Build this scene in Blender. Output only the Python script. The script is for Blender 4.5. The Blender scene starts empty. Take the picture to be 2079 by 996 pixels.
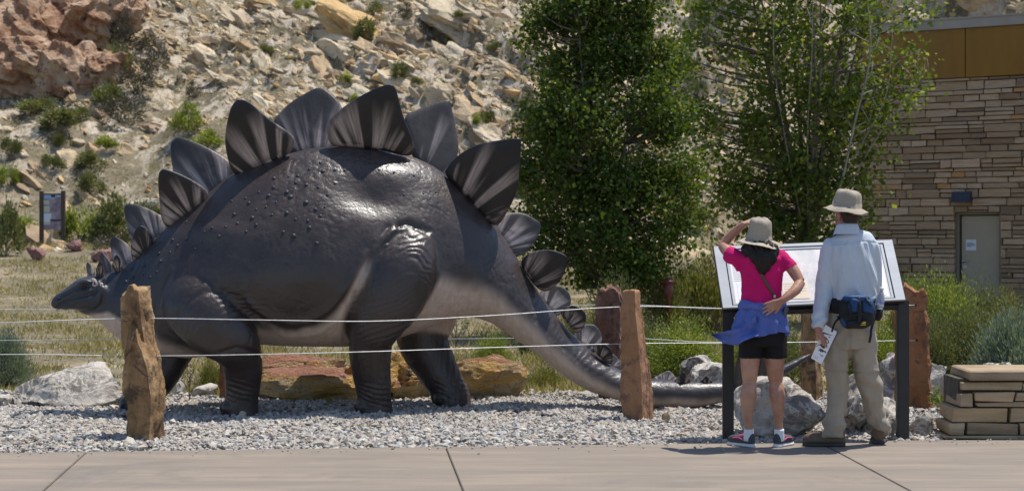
import bpy, bmesh, math, random
import numpy as np
from mathutils import Vector, Matrix
from mathutils.bvhtree import BVHTree

scene = bpy.context.scene
COL = scene.collection
RND = random.Random(11)
NR = np.random.RandomState(5)

# ------------------------------------------------------------------ camera, sky, sun, exposure
FPX = 3372.0           # focal length in pixels of the 2079 px wide photograph
CX, HY, EYE = 1039.5, 483.0, 1.5
cam = bpy.data.cameras.new("camera")
cam.sensor_width = 36.0
cam.lens = 36.0 * FPX / 2079.0
cam.shift_y = -(498.0 - HY) / 2079.0
cam.clip_start = 0.1
cam.clip_end = 1000.0
cam.dof.use_dof = True
cam.dof.focus_distance = 13.2
cam.dof.aperture_fstop = 4.0
camo = bpy.data.objects.new("camera", cam)
COL.objects.link(camo)
camo.location = (0, 0, EYE)
camo.rotation_euler = (math.radians(90), 0, 0)
scene.camera = camo

SUN = Vector((0.40, 0.24, 1.3)).normalized()
elev = math.asin(SUN.z)
azim = math.atan2(SUN.x, SUN.y)
world = bpy.data.worlds.new("World")
scene.world = world
world.use_nodes = True
wn = world.node_tree
wn.nodes.clear()
sky = wn.nodes.new("ShaderNodeTexSky")
sky.sky_type = 'NISHITA'
sky.sun_disc = False
sky.sun_elevation = elev
sky.sun_rotation = azim
sky.altitude = 1500
sky.air_density = 1.0
sky.dust_density = 1.5
bg = wn.nodes.new("ShaderNodeBackground")
bg.inputs["Strength"].default_value = 0.15
wo = wn.nodes.new("ShaderNodeOutputWorld")
wn.links.new(sky.outputs[0], bg.inputs[0])
wn.links.new(bg.outputs[0], wo.inputs[0])
sl = bpy.data.lights.new("sun", 'SUN')
sl.energy = 4.8
sl.angle = math.radians(0.53)
sl.color = (1.0, 0.955, 0.88)
so = bpy.data.objects.new("sun", sl)
COL.objects.link(so)
so.rotation_euler = SUN.to_track_quat('Z', 'Y').to_euler()
so.location = SUN * 60
scene.view_settings.view_transform = 'Standard'
scene.view_settings.look = 'None'
scene.view_settings.exposure = 0.2
scene.view_settings.gamma = 1.0
scene.view_settings.use_curve_mapping = False


# ------------------------------------------------------------------ helpers
def P(px, py, d):
    """a point d metres in front of the viewpoint, measured on the photograph"""
    return Vector(((px - CX) / FPX * d, d, EYE - (py - HY) / FPX * d))


def gd(py):
    return FPX * EYE / (py - HY)


def mesh_np(name, V, faces, mat=None, smooth=True, attrs=None, uv=None):
    """V (n,3); faces: list of integer arrays (k,3) or (k,4)"""
    V = np.asarray(V, dtype=np.float32).reshape(-1, 3)
    faces = [np.asarray(f, dtype=np.int32) for f in faces if len(f)]
    me = bpy.data.meshes.new(name)
    nl = sum(f.size for f in faces)
    npoly = sum(len(f) for f in faces)
    me.vertices.add(len(V))
    me.vertices.foreach_set("co", V.ravel())
    me.loops.add(nl)
    me.polygons.add(npoly)
    loops = np.concatenate([f.ravel() for f in faces])
    tot = np.concatenate([np.full(len(f), f.shape[1], dtype=np.int32) for f in faces])
    start = np.concatenate([[0], np.cumsum(tot)[:-1]]).astype(np.int32)
    me.loops.foreach_set("vertex_index", loops)
    me.polygons.foreach_set("loop_start", start)
    me.polygons.foreach_set("loop_total", tot)
    me.polygons.foreach_set("use_smooth", np.full(npoly, smooth, dtype=bool))
    me.update(calc_edges=True)
    me.validate(verbose=False)
    if attrs:
        for k, a in attrs.items():
            at = me.attributes.new(k, 'FLOAT', 'POINT')
            at.data.foreach_set("value", np.asarray(a, dtype=np.float32))
    if uv is not None:
        lay = me.uv_layers.new(name="UVMap")
        li = np.zeros(len(me.loops), dtype=np.int32)
        me.loops.foreach_get("vertex_index", li)
        lay.data.foreach_set("uv", np.asarray(uv, dtype=np.float32)[li].ravel())
    if mat is not None:
        me.materials.append(mat)
    return me


def link(name, me, parent=None, loc=None):
    o = bpy.data.objects.new(name, me)
    COL.objects.link(o)
    if parent is not None:
        o.parent = parent
        if loc is None:
            # geometry given in world coordinates
            w = parent
            off = Vector((0, 0, 0))
            while w is not None:
                off += w.location
                w = w.parent
            o.location = -off
        else:
            o.location = loc
    elif loc is not None:
        o.location = loc
    return o


def tag(o, label=None, cat=None, group=None, kind=None):
    if label:
        o["label"] = label
    if cat:
        o["category"] = cat
    if group:
        o["group"] = group
    if kind:
        o["kind"] = kind
    return o


def thing(name, label, cat, loc=(0, 0, 0), group=None):
    o = bpy.data.objects.new(name, None)
    o.empty_display_size = 0.1
    COL.objects.link(o)
    o.location = loc
    return tag(o, label, cat, group)


def copy_tree(o, parent=None):
    c = o.copy()
    COL.objects.link(c)
    if parent is not None:
        c.parent = parent
    for ch in list(o.children):
        copy_tree(ch, c)
    return c


# ---- numpy noise
def _hash(ix, iy, iz, seed):
    n = (ix.astype(np.int64) * 374761393 + iy.astype(np.int64) * 668265263 + iz.astype(np.int64) * 1440662683 + seed * 1013904223) & 0xffffffff
    n = ((n ^ (n >> 13)) * 1274126177) & 0xffffffff
    n = ((n ^ (n >> 16)) * 2246822519) & 0xffffffff
    return ((n ^ (n >> 15)) & 0xffff) / 65535.0


def vnoise(Q, seed=0):
    Q = np.asarray(Q, dtype=np.float64)
    i = np.floor(Q).astype(np.int64)
    f = Q - i
    u = f * f * (3 - 2 * f)
    r = 0
    for dx in (0, 1):
        for dy in (0, 1):
            for dz in (0, 1):
                w = (u[:, 0] if dx else 1 - u[:, 0]) * (u[:, 1] if dy else 1 - u[:, 1]) * (u[:, 2] if dz else 1 - u[:, 2])
                r = r + w * _hash(i[:, 0] + dx, i[:, 1] + dy, i[:, 2] + dz, seed)
    return r * 2 - 1


def fbm(Q, seed=0, octv=4, gain=0.5):
    Q = np.asarray(Q, dtype=np.float64)
    a, r = 1.0, 0
    for k in range(octv):
        r = r + a * vnoise(Q * (2.03 ** k) + 17.3 * k, seed + k)
        a *= gain
    return r


def smoothstep(a, b, x):
    t = np.clip((x - a) / (b - a), 0, 1)
    return t * t * (3 - 2 * t)


def curve1(xs, pts, k=0):
    """interpolate (x, value) pairs at xs, softened"""
    p = np.array(sorted(pts), dtype=float)
    y = np.interp(xs, p[:, 0], p[:, 1])
    for _ in range(k):
        yy = np.concatenate([[2 * y[0] - y[1]], y, [2 * y[-1] - y[-2]]])
        y = 0.25 * yy[:-2] + 0.5 * yy[1:-1] + 0.25 * yy[2:]
    return y


def catmull(pts, n):
    """closed or open resampling through points"""
    p = np.array([list(q) for q in pts], dtype=float)
    m = len(p)
    ext = np.vstack([2 * p[0] - p[1], p, 2 * p[-1] - p[-2]])
    ts = np.linspace(0, m - 1, n)
    out = []
    for t in ts:
        i = min(int(t), m - 2)
        f = t - i
        a, b, c, d = ext[i], ext[i + 1], ext[i + 2], ext[i + 3]
        out.append(0.5 * ((2 * b) + (c - a) * f + (2 * a - 5 * b + 4 * c - d) * f * f + (3 * b - a - 3 * c + d) * f ** 3))
    return np.array(out)


def catmull_closed(pts, n):
    p = [list(q) for q in pts]
    k = len(p)
    pp = p[-2:] + p + p[:3]
    full = catmull(pp, (len(pp) - 1) * 24 + 1)
    seg = full[2 * 24:(2 + k) * 24 + 1]
    L = np.concatenate([[0], np.cumsum(np.linalg.norm(np.diff(seg, axis=0), axis=1))])
    t = np.linspace(0, L[-1], n, endpoint=False)
    return np.stack([np.interp(t, L, seg[:, j]) for j in range(seg.shape[1])], 1)


class Geo:
    """collects vertices and faces of ONE mesh"""

    def __init__(self):
        self.V, self.T, self.Q, self.n = [], [], [], 0
        self.A = {}

    def add(self, V, tris=None, quads=None, **attrs):
        V = np.asarray(V, dtype=float).reshape(-1, 3)
        if tris is not None and len(tris):
            self.T.append(np.asarray(tris, dtype=np.int32) + self.n)
        if quads is not None and len(quads):
            self.Q.append(np.asarray(quads, dtype=np.int32) + self.n)
        self.V.append(V)
        for k, a in attrs.items():
            self.A.setdefault(k, []).append(np.broadcast_to(np.asarray(a, dtype=float), (len(V),)))
        self.n += len(V)
        return self

    def rings(self, R, closed=True, caps=True, **attrs):
        R = np.asarray(R, dtype=float)
        n, m = R.shape[:2]
        i, j = np.meshgrid(np.arange(n - 1), np.arange(m if closed else m - 1), indexing='ij')
        j2 = (j + 1) % m
        q = np.stack([i * m + j, i * m + j2, (i + 1) * m + j2, (i + 1) * m + j], -1).reshape(-1, 4)
        V = R.reshape(-1, 3)
        t = []
        if caps and closed:
            V = np.vstack([V, R[0].mean(0), R[-1].mean(0)])
            a, b = n * m, n * m + 1
            jj = np.arange(m)
            t = np.vstack([np.stack([(jj + 1) % m, jj, np.full(m, a)], 1),
                           np.stack([(n - 1) * m + jj, (n - 1) * m + (jj + 1) % m, np.full(m, b)], 1)])
        return self.add(V, t, q, **attrs)

    def tube(self, pts, rad, seg=12, ref=(0, 1, 0), sub=0, caps=True, **attrs):
        """pts list of points, rad list of r or (r_side, r_ref): ref is the direction of the second radius"""
        p = np.array([list(q) for q in pts], dtype=float)
        r = np.array([(q, q) if np.isscalar(q) else q for q in rad], dtype=float)
        if sub:
            n = (len(p) - 1) * sub + 1
            t = np.linspace(0, len(p) - 1, n)
            p2 = catmull(p, n)
            r = np.stack([np.interp(t, np.arange(len(p)), r[:, k]) for k in (0, 1)], 1)
            p = p2
        T = np.gradient(p, axis=0)
        T /= np.linalg.norm(T, axis=1)[:, None] + 1e-9
        ref = np.array(ref, dtype=float)
        rings = []
        th = np.linspace(0, 2 * math.pi, seg, endpoint=False)
        for k in range(len(p)):
            b = ref - T[k] * ref.dot(T[k])
            if np.linalg.norm(b) < 0.15:
                alt = np.array([1.0, 0.3, 0.2])
                b = alt - T[k] * alt.dot(T[k])
            b /= np.linalg.norm(b)
            a = np.cross(b, T[k])
            rings.append(p[k] + np.outer(np.cos(th) * r[k, 0], a) + np.outer(np.sin(th) * r[k, 1], b))
        return self.rings(rings, caps=caps, **attrs)

    def ball(self, c, r, seg=14, rot=None, **attrs):
        r = (r, r, r) if np.isscalar(r) else r
        n = seg // 2 + 1
        ph = np.linspace(0.06, math.pi - 0.06, n)
        th = np.linspace(0, 2 * math.pi, seg, endpoint=False)
        R = np.stack([np.stack([np.sin(a) * np.cos(th), np.sin(a) * np.sin(th), np.full(seg, -np.cos(a))], 1) for a in ph]) * np.array(r)
        if rot is not None:
            R = R @ np.array(rot).T
        return self.rings(R + np.array(list(c)), **attrs)

    def box(self, c, s, rot=None, **attrs):
        V = np.array([[x, y, z] for x in (-1, 1) for y in (-1, 1) for z in (-1, 1)], dtype=float) * np.array(s) / 2
        if rot is not None:
            V = V @ np.array(rot).T
        q = [[0, 1, 3, 2], [4, 6, 7, 5], [0, 4, 5, 1], [2, 3, 7, 6], [0, 2, 6, 4], [1, 5, 7, 3]]
        return self.add(V + np.array(list(c)), None, q, **attrs)

    def arrays(self):
        V = np.vstack(self.V)
        f = []
        if self.T:
            f.append(np.vstack(self.T))
        if self.Q:
            f.append(np.vstack(self.Q))
        return V, f

    def mesh(self, name, mat=None, smooth=True):
        V, f = self.arrays()
        at = {k: np.concatenate(a) for k, a in self.A.items()}
        return mesh_np(name, V, f, mat, smooth, at)

    def build(self, name, mat=None, parent=None, smooth=True, loc=None):
        return link(name, self.mesh(name, mat, smooth), parent, loc)

    def fused(self, voxel, smooth=4, fac=0.5):
        """one continuous skin over everything collected: returns (V, quads, normals)"""
        me = self.mesh("tmp", None)
        o = bpy.data.objects.new("tmp", me)
        COL.objects.link(o)
        m = o.modifiers.new("r", 'REMESH')
        m.mode = 'VOXEL'
        m.voxel_size = voxel
        if smooth:
            s = o.modifiers.new("s", 'SMOOTH')
            s.factor = fac
            s.iterations = smooth
        dg = bpy.context.evaluated_depsgraph_get()
        dg.update()
        m2 = bpy.data.meshes.new_from_object(o.evaluated_get(dg))
        nv = len(m2.vertices)
        V = np.zeros(nv * 3, dtype=np.float32)
        m2.vertices.foreach_get("co", V)
        N = np.zeros(nv * 3, dtype=np.float32)
        m2.vertices.foreach_get("normal", N)
        L = np.zeros(len(m2.loops), dtype=np.int32)
        m2.loops.foreach_get("vertex_index", L)
        tot = np.zeros(len(m2.polygons), dtype=np.int32)
        m2.polygons.foreach_get("loop_total", tot)
        st = np.zeros(len(m2.polygons), dtype=np.int32)
        m2.polygons.foreach_get("loop_start", st)
        fs = []
        for k in (3, 4):
            sel = st[tot == k]
            if len(sel):
                fs.append(L[sel[:, None] + np.arange(k)])
        bpy.data.objects.remove(o)
        bpy.data.meshes.remove(me)
        bpy.data.meshes.remove(m2)
        return V.reshape(-1, 3).astype(float), fs, N.reshape(-1, 3).astype(float)


# ------------------------------------------------------------------ materials
class NT:
    def __init__(self, name):
        self.m = bpy.data.materials.new(name)
        self.m.use_nodes = True
        self.t = self.m.node_tree
        self.t.nodes.clear()
        self.out = self.n("ShaderNodeOutputMaterial")

    def n(self, typ, **kw):
        nd = self.t.nodes.new(typ)
        for k, v in kw.items():
            if k in nd.inputs:
                self.set(nd.inputs[k], v)
            else:
                setattr(nd, k, v)
        return nd

    def set(self, sock, v):
        if hasattr(v, "bl_idname") or isinstance(v, bpy.types.NodeSocket):
            self.t.links.new(v, sock)
        else:
            if isinstance(v, (tuple, list)) and len(v) == 3 and sock.type == 'RGBA':
                v = (*v, 1.0)
            sock.default_value = v

    def coord(self, kind="Object", scale=(1, 1, 1), rot=(0, 0, 0), rand=False):
        if kind == "Position":
            v = self.n("ShaderNodeNewGeometry").outputs["Position"]
        else:
            v = self.n("ShaderNodeTexCoord").outputs[kind]
        mp = self.n("ShaderNodeMapping", Vector=v)
        mp.inputs["Scale"].default_value = scale
        mp.inputs["Rotation"].default_value = rot
        if rand:
            oi = self.n("ShaderNodeObjectInfo")
            m = self.n("ShaderNodeMath", operation='MULTIPLY')
            self.set(m.inputs[0], oi.outputs["Random"])
            m.inputs[1].default_value = 57.0
            self.set(mp.inputs["Location"], m.outputs[0])
        return mp.outputs[0]

    def noise(self, vec, scale=5, detail=6, rough=0.6, dist=0.0):
        return self.n("ShaderNodeTexNoise", Vector=vec, Scale=scale, Detail=detail, Roughness=rough, Distortion=dist).outputs[0]

    def voro(self, vec, scale=5, feature='F1', out="Distance"):
        v = self.n("ShaderNodeTexVoronoi", feature=feature)
        self.set(v.inputs["Vector"], vec)
        v.inputs["Scale"].default_value = scale
        return v.outputs[out]

    def ramp(self, fac, stops, interp='LINEAR'):
        r = self.n("ShaderNodeValToRGB")
        r.color_ramp.interpolation = interp
        el = r.color_ramp.elements
        while len(el) < len(stops):
            el.new(0.5)
        for e, (p, c) in zip(el, stops):
            e.position = p
            if np.isscalar(c):
                c = (c, c, c)
            e.color = (*c, 1)
        self.set(r.inputs[0], fac)
        return r.outputs[0]

    def mix(self, fac, a, b, blend='MIX'):
        m = self.n("ShaderNodeMix", data_type='RGBA', blend_type=blend)
        self.set(m.inputs[0], fac)
        self.set(m.inputs[6], a)
        self.set(m.inputs[7], b)
        return m.outputs[2]

    def math(self, op, a, b=0.0, c=None):
        m = self.n("ShaderNodeMath", operation=op)
        self.set(m.inputs[0], a)
        self.set(m.inputs[1], b)
        if c is not None:
            self.set(m.inputs[2], c)
        return m.outputs[0]

    def attr(self, name):
        return self.n("ShaderNodeAttribute", attribute_name=name).outputs["Fac"]

    def rand(self):
        return self.n("ShaderNodeObjectInfo").outputs["Random"]

    def bump(self, h, strength=0.4, dist=0.02, normal=None):
        b = self.n("ShaderNodeBump", Height=h, Strength=strength, Distance=dist)
        if normal is not None:
            self.set(b.inputs["Normal"], normal)
        return b.outputs[0]

    def finish(self, color, rough=0.7, normal=None, spec=0.5, metal=0.0, **kw):
        p = self.n("ShaderNodeBsdfPrincipled")
        self.set(p.inputs["Base Color"], color)
        self.set(p.inputs["Roughness"], rough)
        self.set(p.inputs["Specular IOR Level"], spec)
        self.set(p.inputs["Metallic"], metal)
        for k, v in kw.items():
            self.set(p.inputs[k.replace("_", " ")], v)
        if normal is not None:
            self.set(p.inputs["Normal"], normal)
        self.t.links.new(p.outputs[0], self.out.inputs[0])
        return self.m


def simple(name, c1, c2=None, scale=6, rough=0.7, bump=0.0, bscale=40, bdist=0.01, spec=0.5, metal=0.0, stretch=(1, 1, 1), coord="Object", rand=False, lo=0.35, hi=0.65):
    t = NT(name)
    v = t.coord(coord, stretch, rand=rand)
    col = c1
    if c2 is not None:
        col = t.ramp(t.noise(v, scale), [(lo, c1), (hi, c2)])
    nrm = None
    if bump:
        nrm = t.bump(t.noise(v, bscale, 5), bump, bdist)
    return t.finish(col, rough, nrm, spec, metal)


def leaf_mat(name, ca, cb, cc=None, rough=0.5, trans=0.3):
    t = NT(name)
    f = t.attr("tint")
    stops = [(0.0, ca), (1.0, cb)] if cc is None else [(0.0, ca), (0.6, cb), (1.0, cc)]
    col = t.ramp(f, stops)
    p = t.n("ShaderNodeBsdfPrincipled")
    t.set(p.inputs["Base Color"], col)
    p.inputs["Roughness"].default_value = rough
    p.inputs["Specular IOR Level"].default_value = 0.25
    tr = t.n("ShaderNodeBsdfTranslucent")
    t.set(tr.inputs[0], t.mix(1.0, col, (1.6, 1.5, 0.6), 'MULTIPLY'))
    m = t.n("ShaderNodeMixShader")
    m.inputs[0].default_value = trans
    t.t.links.new(p.outputs[0], m.inputs[1])
    t.t.links.new(tr.outputs[0], m.inputs[2])
    t.t.links.new(m.outputs[0], t.out.inputs[0])
    return t.m


# ---- rocks
def _ico(sub):
    bm = bmesh.new()
    bmesh.ops.create_icosphere(bm, subdivisions=sub, radius=1.0)
    V = np.array([v.co[:] for v in bm.verts])
    F = np.array([[v.index for v in f.verts] for f in bm.faces])
    bm.free()
    return V, F


ICO = {k: _ico(k) for k in (1, 2, 3, 4, 5, 6)}


def rock(seed, sub=3, planes=12, amp=0.06, freq=2.0, lo=0.45, hi=0.9, octv=4, layer=0.0):
    """angular stone inside the unit box: (V, F)"""
    r = np.random.RandomState(seed)
    V, F = ICO[sub]
    V = V.copy() * 1.25
    for k in range(planes):
        n = r.normal(size=3)
        n /= np.linalg.norm(n)
        d = r.uniform(lo, hi)
        V = V - np.outer(np.maximum(0, V @ n - d), n)
    N = V / (np.linalg.norm(V, axis=1)[:, None] + 1e-6)
    if amp:
        V = V + N * (fbm(V * freq + seed * 3.1, seed, octv) * amp)[:, None]
    if layer:
        s = V[:, 2] * 5 + 0.6 * fbm(V * 1.3, seed + 9, 3)
        V = V + N * ((np.abs((s % 1.0) - 0.5) - 0.25) * layer)[:, None] * np.array([1, 1, 0.2])
    mn, mx = V.min(0), V.max(0)
    V = (V - (mn + mx) / 2) / (mx - mn) * 2
    return V, F


def rock_box(x0, x1, yt, yb, depth, d=None, seed=0, sub=4, sink=0.06, **kw):
    """a stone filling the photograph's box x0..x1, yt..yb with its foot on the ground"""
    if d is None:
        d = gd(yb) + depth * 0.4
    V, F = rock(seed, sub, **kw)
    a, b = P(x0, yt, d), P(x1, yb, d)
    zb = b.z - sink
    V = V * np.array([(b.x - a.x) / 2, depth / 2, (a.z - zb) / 2]) + np.array([(a.x + b.x) / 2, d, (a.z + zb) / 2])
    return V, F
# ------------------------------------------------------------------ ground and hillside
def _mat_ground():
    t = NT("dry_ground")
    v = t.coord("Position")
    n1 = t.noise(v, 0.35, 5)
    n2 = t.noise(v, 2.2, 6)
    n3 = t.noise(v, 9, 4)
    soil = t.ramp(n2, [(0.3, (0.22, 0.17, 0.105)), (0.52, (0.35, 0.28, 0.18)), (0.75, (0.48, 0.395, 0.275))])
    straw = t.ramp(n3, [(0.3, (0.10, 0.085, 0.055)), (0.7, (0.24, 0.20, 0.13))])
    c = t.mix(t.ramp(n1, [(0.30, 0.0), (0.50, 1.0)]), soil, straw)
    h = t.math('ADD', t.noise(v, 5, 8), t.math('MULTIPLY', t.noise(v, 22, 5), 0.4))
    stone = t.ramp(t.noise(t.coord("Position", (1, 0.6, 1), (0, 0, 0.6)), 1.1, 8, 0.65), [(0.5, 0.0), (0.56, 1.0)])
    hill = t.n("ShaderNodeSeparateXYZ", Vector=v).outputs[2]
    up = t.ramp(t.math('DIVIDE', hill, 12.0), [(0.12, 0.0), (0.5, 1.0)])
    pale = t.ramp(n3, [(0.3, (0.36, 0.29, 0.21)), (0.7, (0.55, 0.48, 0.39))])
    c = t.mix(t.math('MULTIPLY', stone, up), c, pale)
    return t.finish(c, 0.95, t.bump(h, 0.6, 0.12), 0.2)


MAT_GROUND = _mat_ground()


def rot2(x, y, a):
    return x * math.cos(a) + y * math.sin(a), -x * math.sin(a) + y * math.cos(a)


def height(x, y):
    x = np.asarray(x, dtype=float).ravel()
    y = np.asarray(y, dtype=float).ravel()
    Q = np.stack([x, y, np.zeros_like(x)], 1)
    z = -0.07 + 1.2 * smoothstep(26, 54, y)
    y0 = 53 + 2.2 * vnoise(Q / 13.0, 3) - 0.10 * np.clip(x, -20, 30)
    t = np.maximum(0, y - y0)
    z = z + 0.50 * t * smoothstep(0, 10, t) + 0.10 * np.maximum(0, t - 9) * smoothstep(0, 12, x + 2)
    a, b = rot2(x, y, -0.98)          # long axis of the ledges
    S = np.stack([a / 7.5, b / 2.1, np.zeros_like(x)], 1)
    led = fbm(S, 21, 4)
    rug = smoothstep(3, 14, t)
    steep = smoothstep(-8, 6, x + 0.25 * t)
    z = z + rug * (0.35 + 0.65 * steep) * (0.7 * led + 0.55 * smoothstep(-0.05, 0.08, led) + 0.35 * smoothstep(0.35, 0.45, led) - 0.3)
    z = z + (0.03 * smoothstep(17, 24, y) + 0.10 * smoothstep(30, 60, y)) * fbm(Q / 1.9, 8, 4)
    z = z + rug * 0.14 * fbm(Q / 0.7, 9, 3)
    # gully between the red cliff and the rubble slope
    gx = -15.2 + 0.10 * (y - 56)
    z = z - rug * 1.0 * np.exp(-((x - gx) / 1.5) ** 2)
    b2 = fbm(np.stack([a / 3.0, b / 0.7, 0 * a], 1), 33, 3)
    z = z + rug * steep * 0.22 * smoothstep(0.0, 0.10, b2)
    return z


def hz(x, y):
    return float(height([x], [y])[0])


xs = np.concatenate([-np.geomspace(160, 27, 26)[:-1], np.arange(-27, 27.01, 0.2), np.geomspace(27, 160, 26)[1:]])
ys = np.concatenate([np.linspace(-60, 14, 12), np.arange(15, 46, 0.8), np.arange(46, 84, 0.2), np.geomspace(84, 190, 40)])
GX, GY = np.meshgrid(xs, ys)
GZ = height(GX, GY)
n, m = GX.shape
i, j = np.meshgrid(np.arange(n - 1), np.arange(m - 1), indexing='ij')
q = np.stack([i * m + j, i * m + j + 1, (i + 1) * m + j + 1, (i + 1) * m + j], -1).reshape(-1, 4)
gr = link("ground", mesh_np("ground", np.stack([GX.ravel(), GY.ravel(), GZ], 1), [q], MAT_GROUND))
tag(gr, "dry tan ground rising into a rocky desert hillside", kind="structure")


def _mat_rock(name, cols, scale=1.2, spot=None, attr=None, bump=0.6, bs=6.0, bd=0.06, rand=True, coord="Object", stretch=(1, 1, 1), rough=0.9):
    t = NT(name)
    v = t.coord(coord, stretch, rand=rand)
    n1 = t.noise(v, scale, 8, 0.65)
    k = len(cols)
    c = t.ramp(n1, [(0.3 + 0.4 * i / (k - 1), cc) for i, cc in enumerate(cols)])
    if attr:
        c = t.mix(1.0, c, t.ramp(t.attr(attr), [(0.0, (0.62, 0.55, 0.5)), (0.25, (0.95, 0.78, 0.6)), (0.5, (1, 0.97, 0.92)), (0.8, (1.12, 1.12, 1.12)), (1.0, (1.1, 0.85, 0.5))]), 'MULTIPLY')
    elif rand:
        c = t.mix(1.0, c, t.ramp(t.rand(), [(0.0, (0.6, 0.53, 0.48)), (0.3, (0.98, 0.86, 0.72)), (0.55, (1, 1, 0.97)), (0.85, (1.15, 1.13, 1.1)), (1.0, (1.1, 0.88, 0.55))]), 'MULTIPLY')
    if spot:
        c = t.mix(t.ramp(t.noise(v, scale * 2.6, 6, 0.7), [(0.55, 0.0), (0.63, 1.0)]), c, spot)
    h = t.math('ADD', t.noise(v, bs, 8, 0.65), t.math('MULTIPLY', t.noise(v, bs * 4, 5), 0.35))
    return t.finish(c, rough, t.bump(h, bump, bd), 0.25)


MAT_PALE = _mat_rock("pale_sandstone", [(0.29, 0.225, 0.155), (0.48, 0.395, 0.28), (0.61, 0.54, 0.42)], 0.9, bump=0.5, bd=0.15)
MAT_RUBBLE = _mat_rock("sandstone_rubble", [(0.31, 0.24, 0.165), (0.49, 0.405, 0.29), (0.61, 0.54, 0.42)], 0.8, attr="tint", rand=False, coord="Position", bd=0.12)
MAT_RED = _mat_rock("red_sandstone", [(0.14, 0.08, 0.055), (0.33, 0.185, 0.11), (0.46, 0.32, 0.215), (0.56, 0.45, 0.33)], 0.9, spot=(0.15, 0.08, 0.055), rand=False, coord="Position", bump=0.7, bs=2.2, bd=0.3)
MAT_MAUVE = _mat_rock("mauve_boulder", [(0.17, 0.09, 0.085), (0.30, 0.17, 0.155)], 1.0, rand=False, bd=0.05)

ROCKS = []
for k in range(14):
    V, F = rock(100 + k, 4 if k < 6 else 3, planes=26, amp=0.17, freq=2.1, lo=0.45, hi=0.9, octv=5, layer=0.05)
    ROCKS.append(mesh_np("rock", V * np.array([0.5, 0.34, 0.25]), [F], MAT_PALE, smooth=False))
SMALL = [rock(300 + k, 1, planes=8, amp=0.12, lo=0.45, hi=0.85) for k in range(16)]


def hill_rot(seed_r):
    """slabs dip down to the right, as the beds of the hill do"""
    e = Matrix.Rotation(-0.62 + seed_r.gauss(0, 0.22), 3, 'Z')
    f = Matrix.Rotation(seed_r.gauss(0.35, 0.15), 3, 'X')
    g = Matrix.Rotation(seed_r.gauss(0.34, 0.15), 3, 'Y')
    return g @ f @ e


spots = []
rr = random.Random(4)
while len(spots) < 16500:
    y = 49 + 33 * rr.random() ** 1.05
    px = rr.uniform(-260, 2330)
    x = (px - CX) / FPX * y
    sz = min(1.35, 0.165 * (rr.random() + 1e-4) ** -0.5)
    z = hz(x, y) if False else 0
    spots.append((x, y, sz, px))
SX = np.array([s[0] for s in spots])
SY = np.array([s[1] for s in spots])
SZ = height(SX, SY)
SPY = HY - (SZ - EYE) / SY * FPX
dens = np.where((np.array([s[3] for s in spots]) < 470 + 0.35 * (SPY - 200)) & (SPY > 170 + 0 * SPY), 0.22, 1.0)
dens = np.where((np.array([s[3] for s in spots]) < 260) & (SPY < 220), 0.25, dens)
dens = np.where(SPY > 420, dens * 0.3, dens)
keep = [k for k in range(len(spots)) if rr.random() < dens[k] and SPY[k] > -160]
keep.sort(key=lambda k: -spots[k][2] / spots[k][1] * (1 if (0 < spots[k][3] < 2079 and 0 < SPY[k] < 470) else 0.01))
for k in keep[:290]:
    x, y, sz, px = spots[k]
    sz *= 0.95
    o = bpy.data.objects.new("hillside_rock", ROCKS[rr.randrange(14)])
    COL.objects.link(o)
    o.location = (x, y, SZ[k] - 0.13 * sz)
    o.rotation_euler = hill_rot(rr).to_euler()
    o.scale = (sz * rr.uniform(1.2, 2.5), sz * rr.uniform(0.9, 1.4), sz * rr.uniform(0.9, 1.4))
    tag(o, "pale angular sandstone rock lying loose on the dry hillside", "rock", "pale rocks strewn over the hillside")
g = Geo()
for k in keep[290:]:
    x, y, sz, px = spots[k]
    V, F = SMALL[rr.randrange(16)]
    Rm = np.array(hill_rot(rr))
    V = (V * np.array([0.5, 0.36, 0.28]) * sz * np.array([rr.uniform(1.0, 2.2), 1.1, rr.uniform(0.85, 1.35)])) @ Rm.T
    g.add(V + np.array([x, y, SZ[k] - 0.05 * sz]), F, tint=rr.random())
tag(g.build("hillside_rubble", MAT_RUBBLE, smooth=False), "small pale stones and rubble covering the hillside slope", "rubble", kind="stuff")

# the red cliff at the left
def slope_depth(px, py):
    yy = np.linspace(40, 120, 800)
    zz = height((px - CX) / FPX * yy, yy)
    ix = int(np.argmax(zz > EYE - (py - HY) / FPX * yy))
    return float(yy[ix]) if ix else 75.0


g = Geo()
for (px, py, w, h, dep, sd) in [(30, 205, 4.6, 4.2, 5.0, 1), (125, 205, 3.6, 3.6, 4.0, 2), (-70, 210, 4.5, 4.6, 5.0, 3), (195, 190, 2.3, 3.0, 3.0, 4), (20, 130, 5.0, 5.0, 6.0, 5), (110, 120, 4.4, 5.0, 5.0, 6), (180, 110, 3.4, 5.0, 5.0, 8),
                               (90, 30, 6.0, 6.0, 6.0, 9), (205, 60, 2.6, 4.4, 4.0, 11), (-20, 50, 6, 6, 6, 10), (-180, 160, 7, 7, 6, 7), (-120, 60, 7, 7, 6, 12)]:
    V, F = rock(40 + sd, 5, planes=60, amp=0.13, freq=3.2, lo=0.55, hi=1.0, octv=6, layer=0.24)
    tl = np.array(Matrix.Rotation(0.62, 3, 'Y') @ Matrix.Rotation(0.35, 3, 'X'))
    V = (V * np.array([w, dep, h]) / 2) @ tl.T
    d = slope_depth(px, py)
    c = P(px, py, d) + Vector((0, dep * 0.34, h * 0.22))
    g.add(V + np.array(c), F)
tag(g.build("red_cliff", MAT_RED, smooth=False), "weathered reddish brown rock cliff standing over the dry slope", "cliff")
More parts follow.
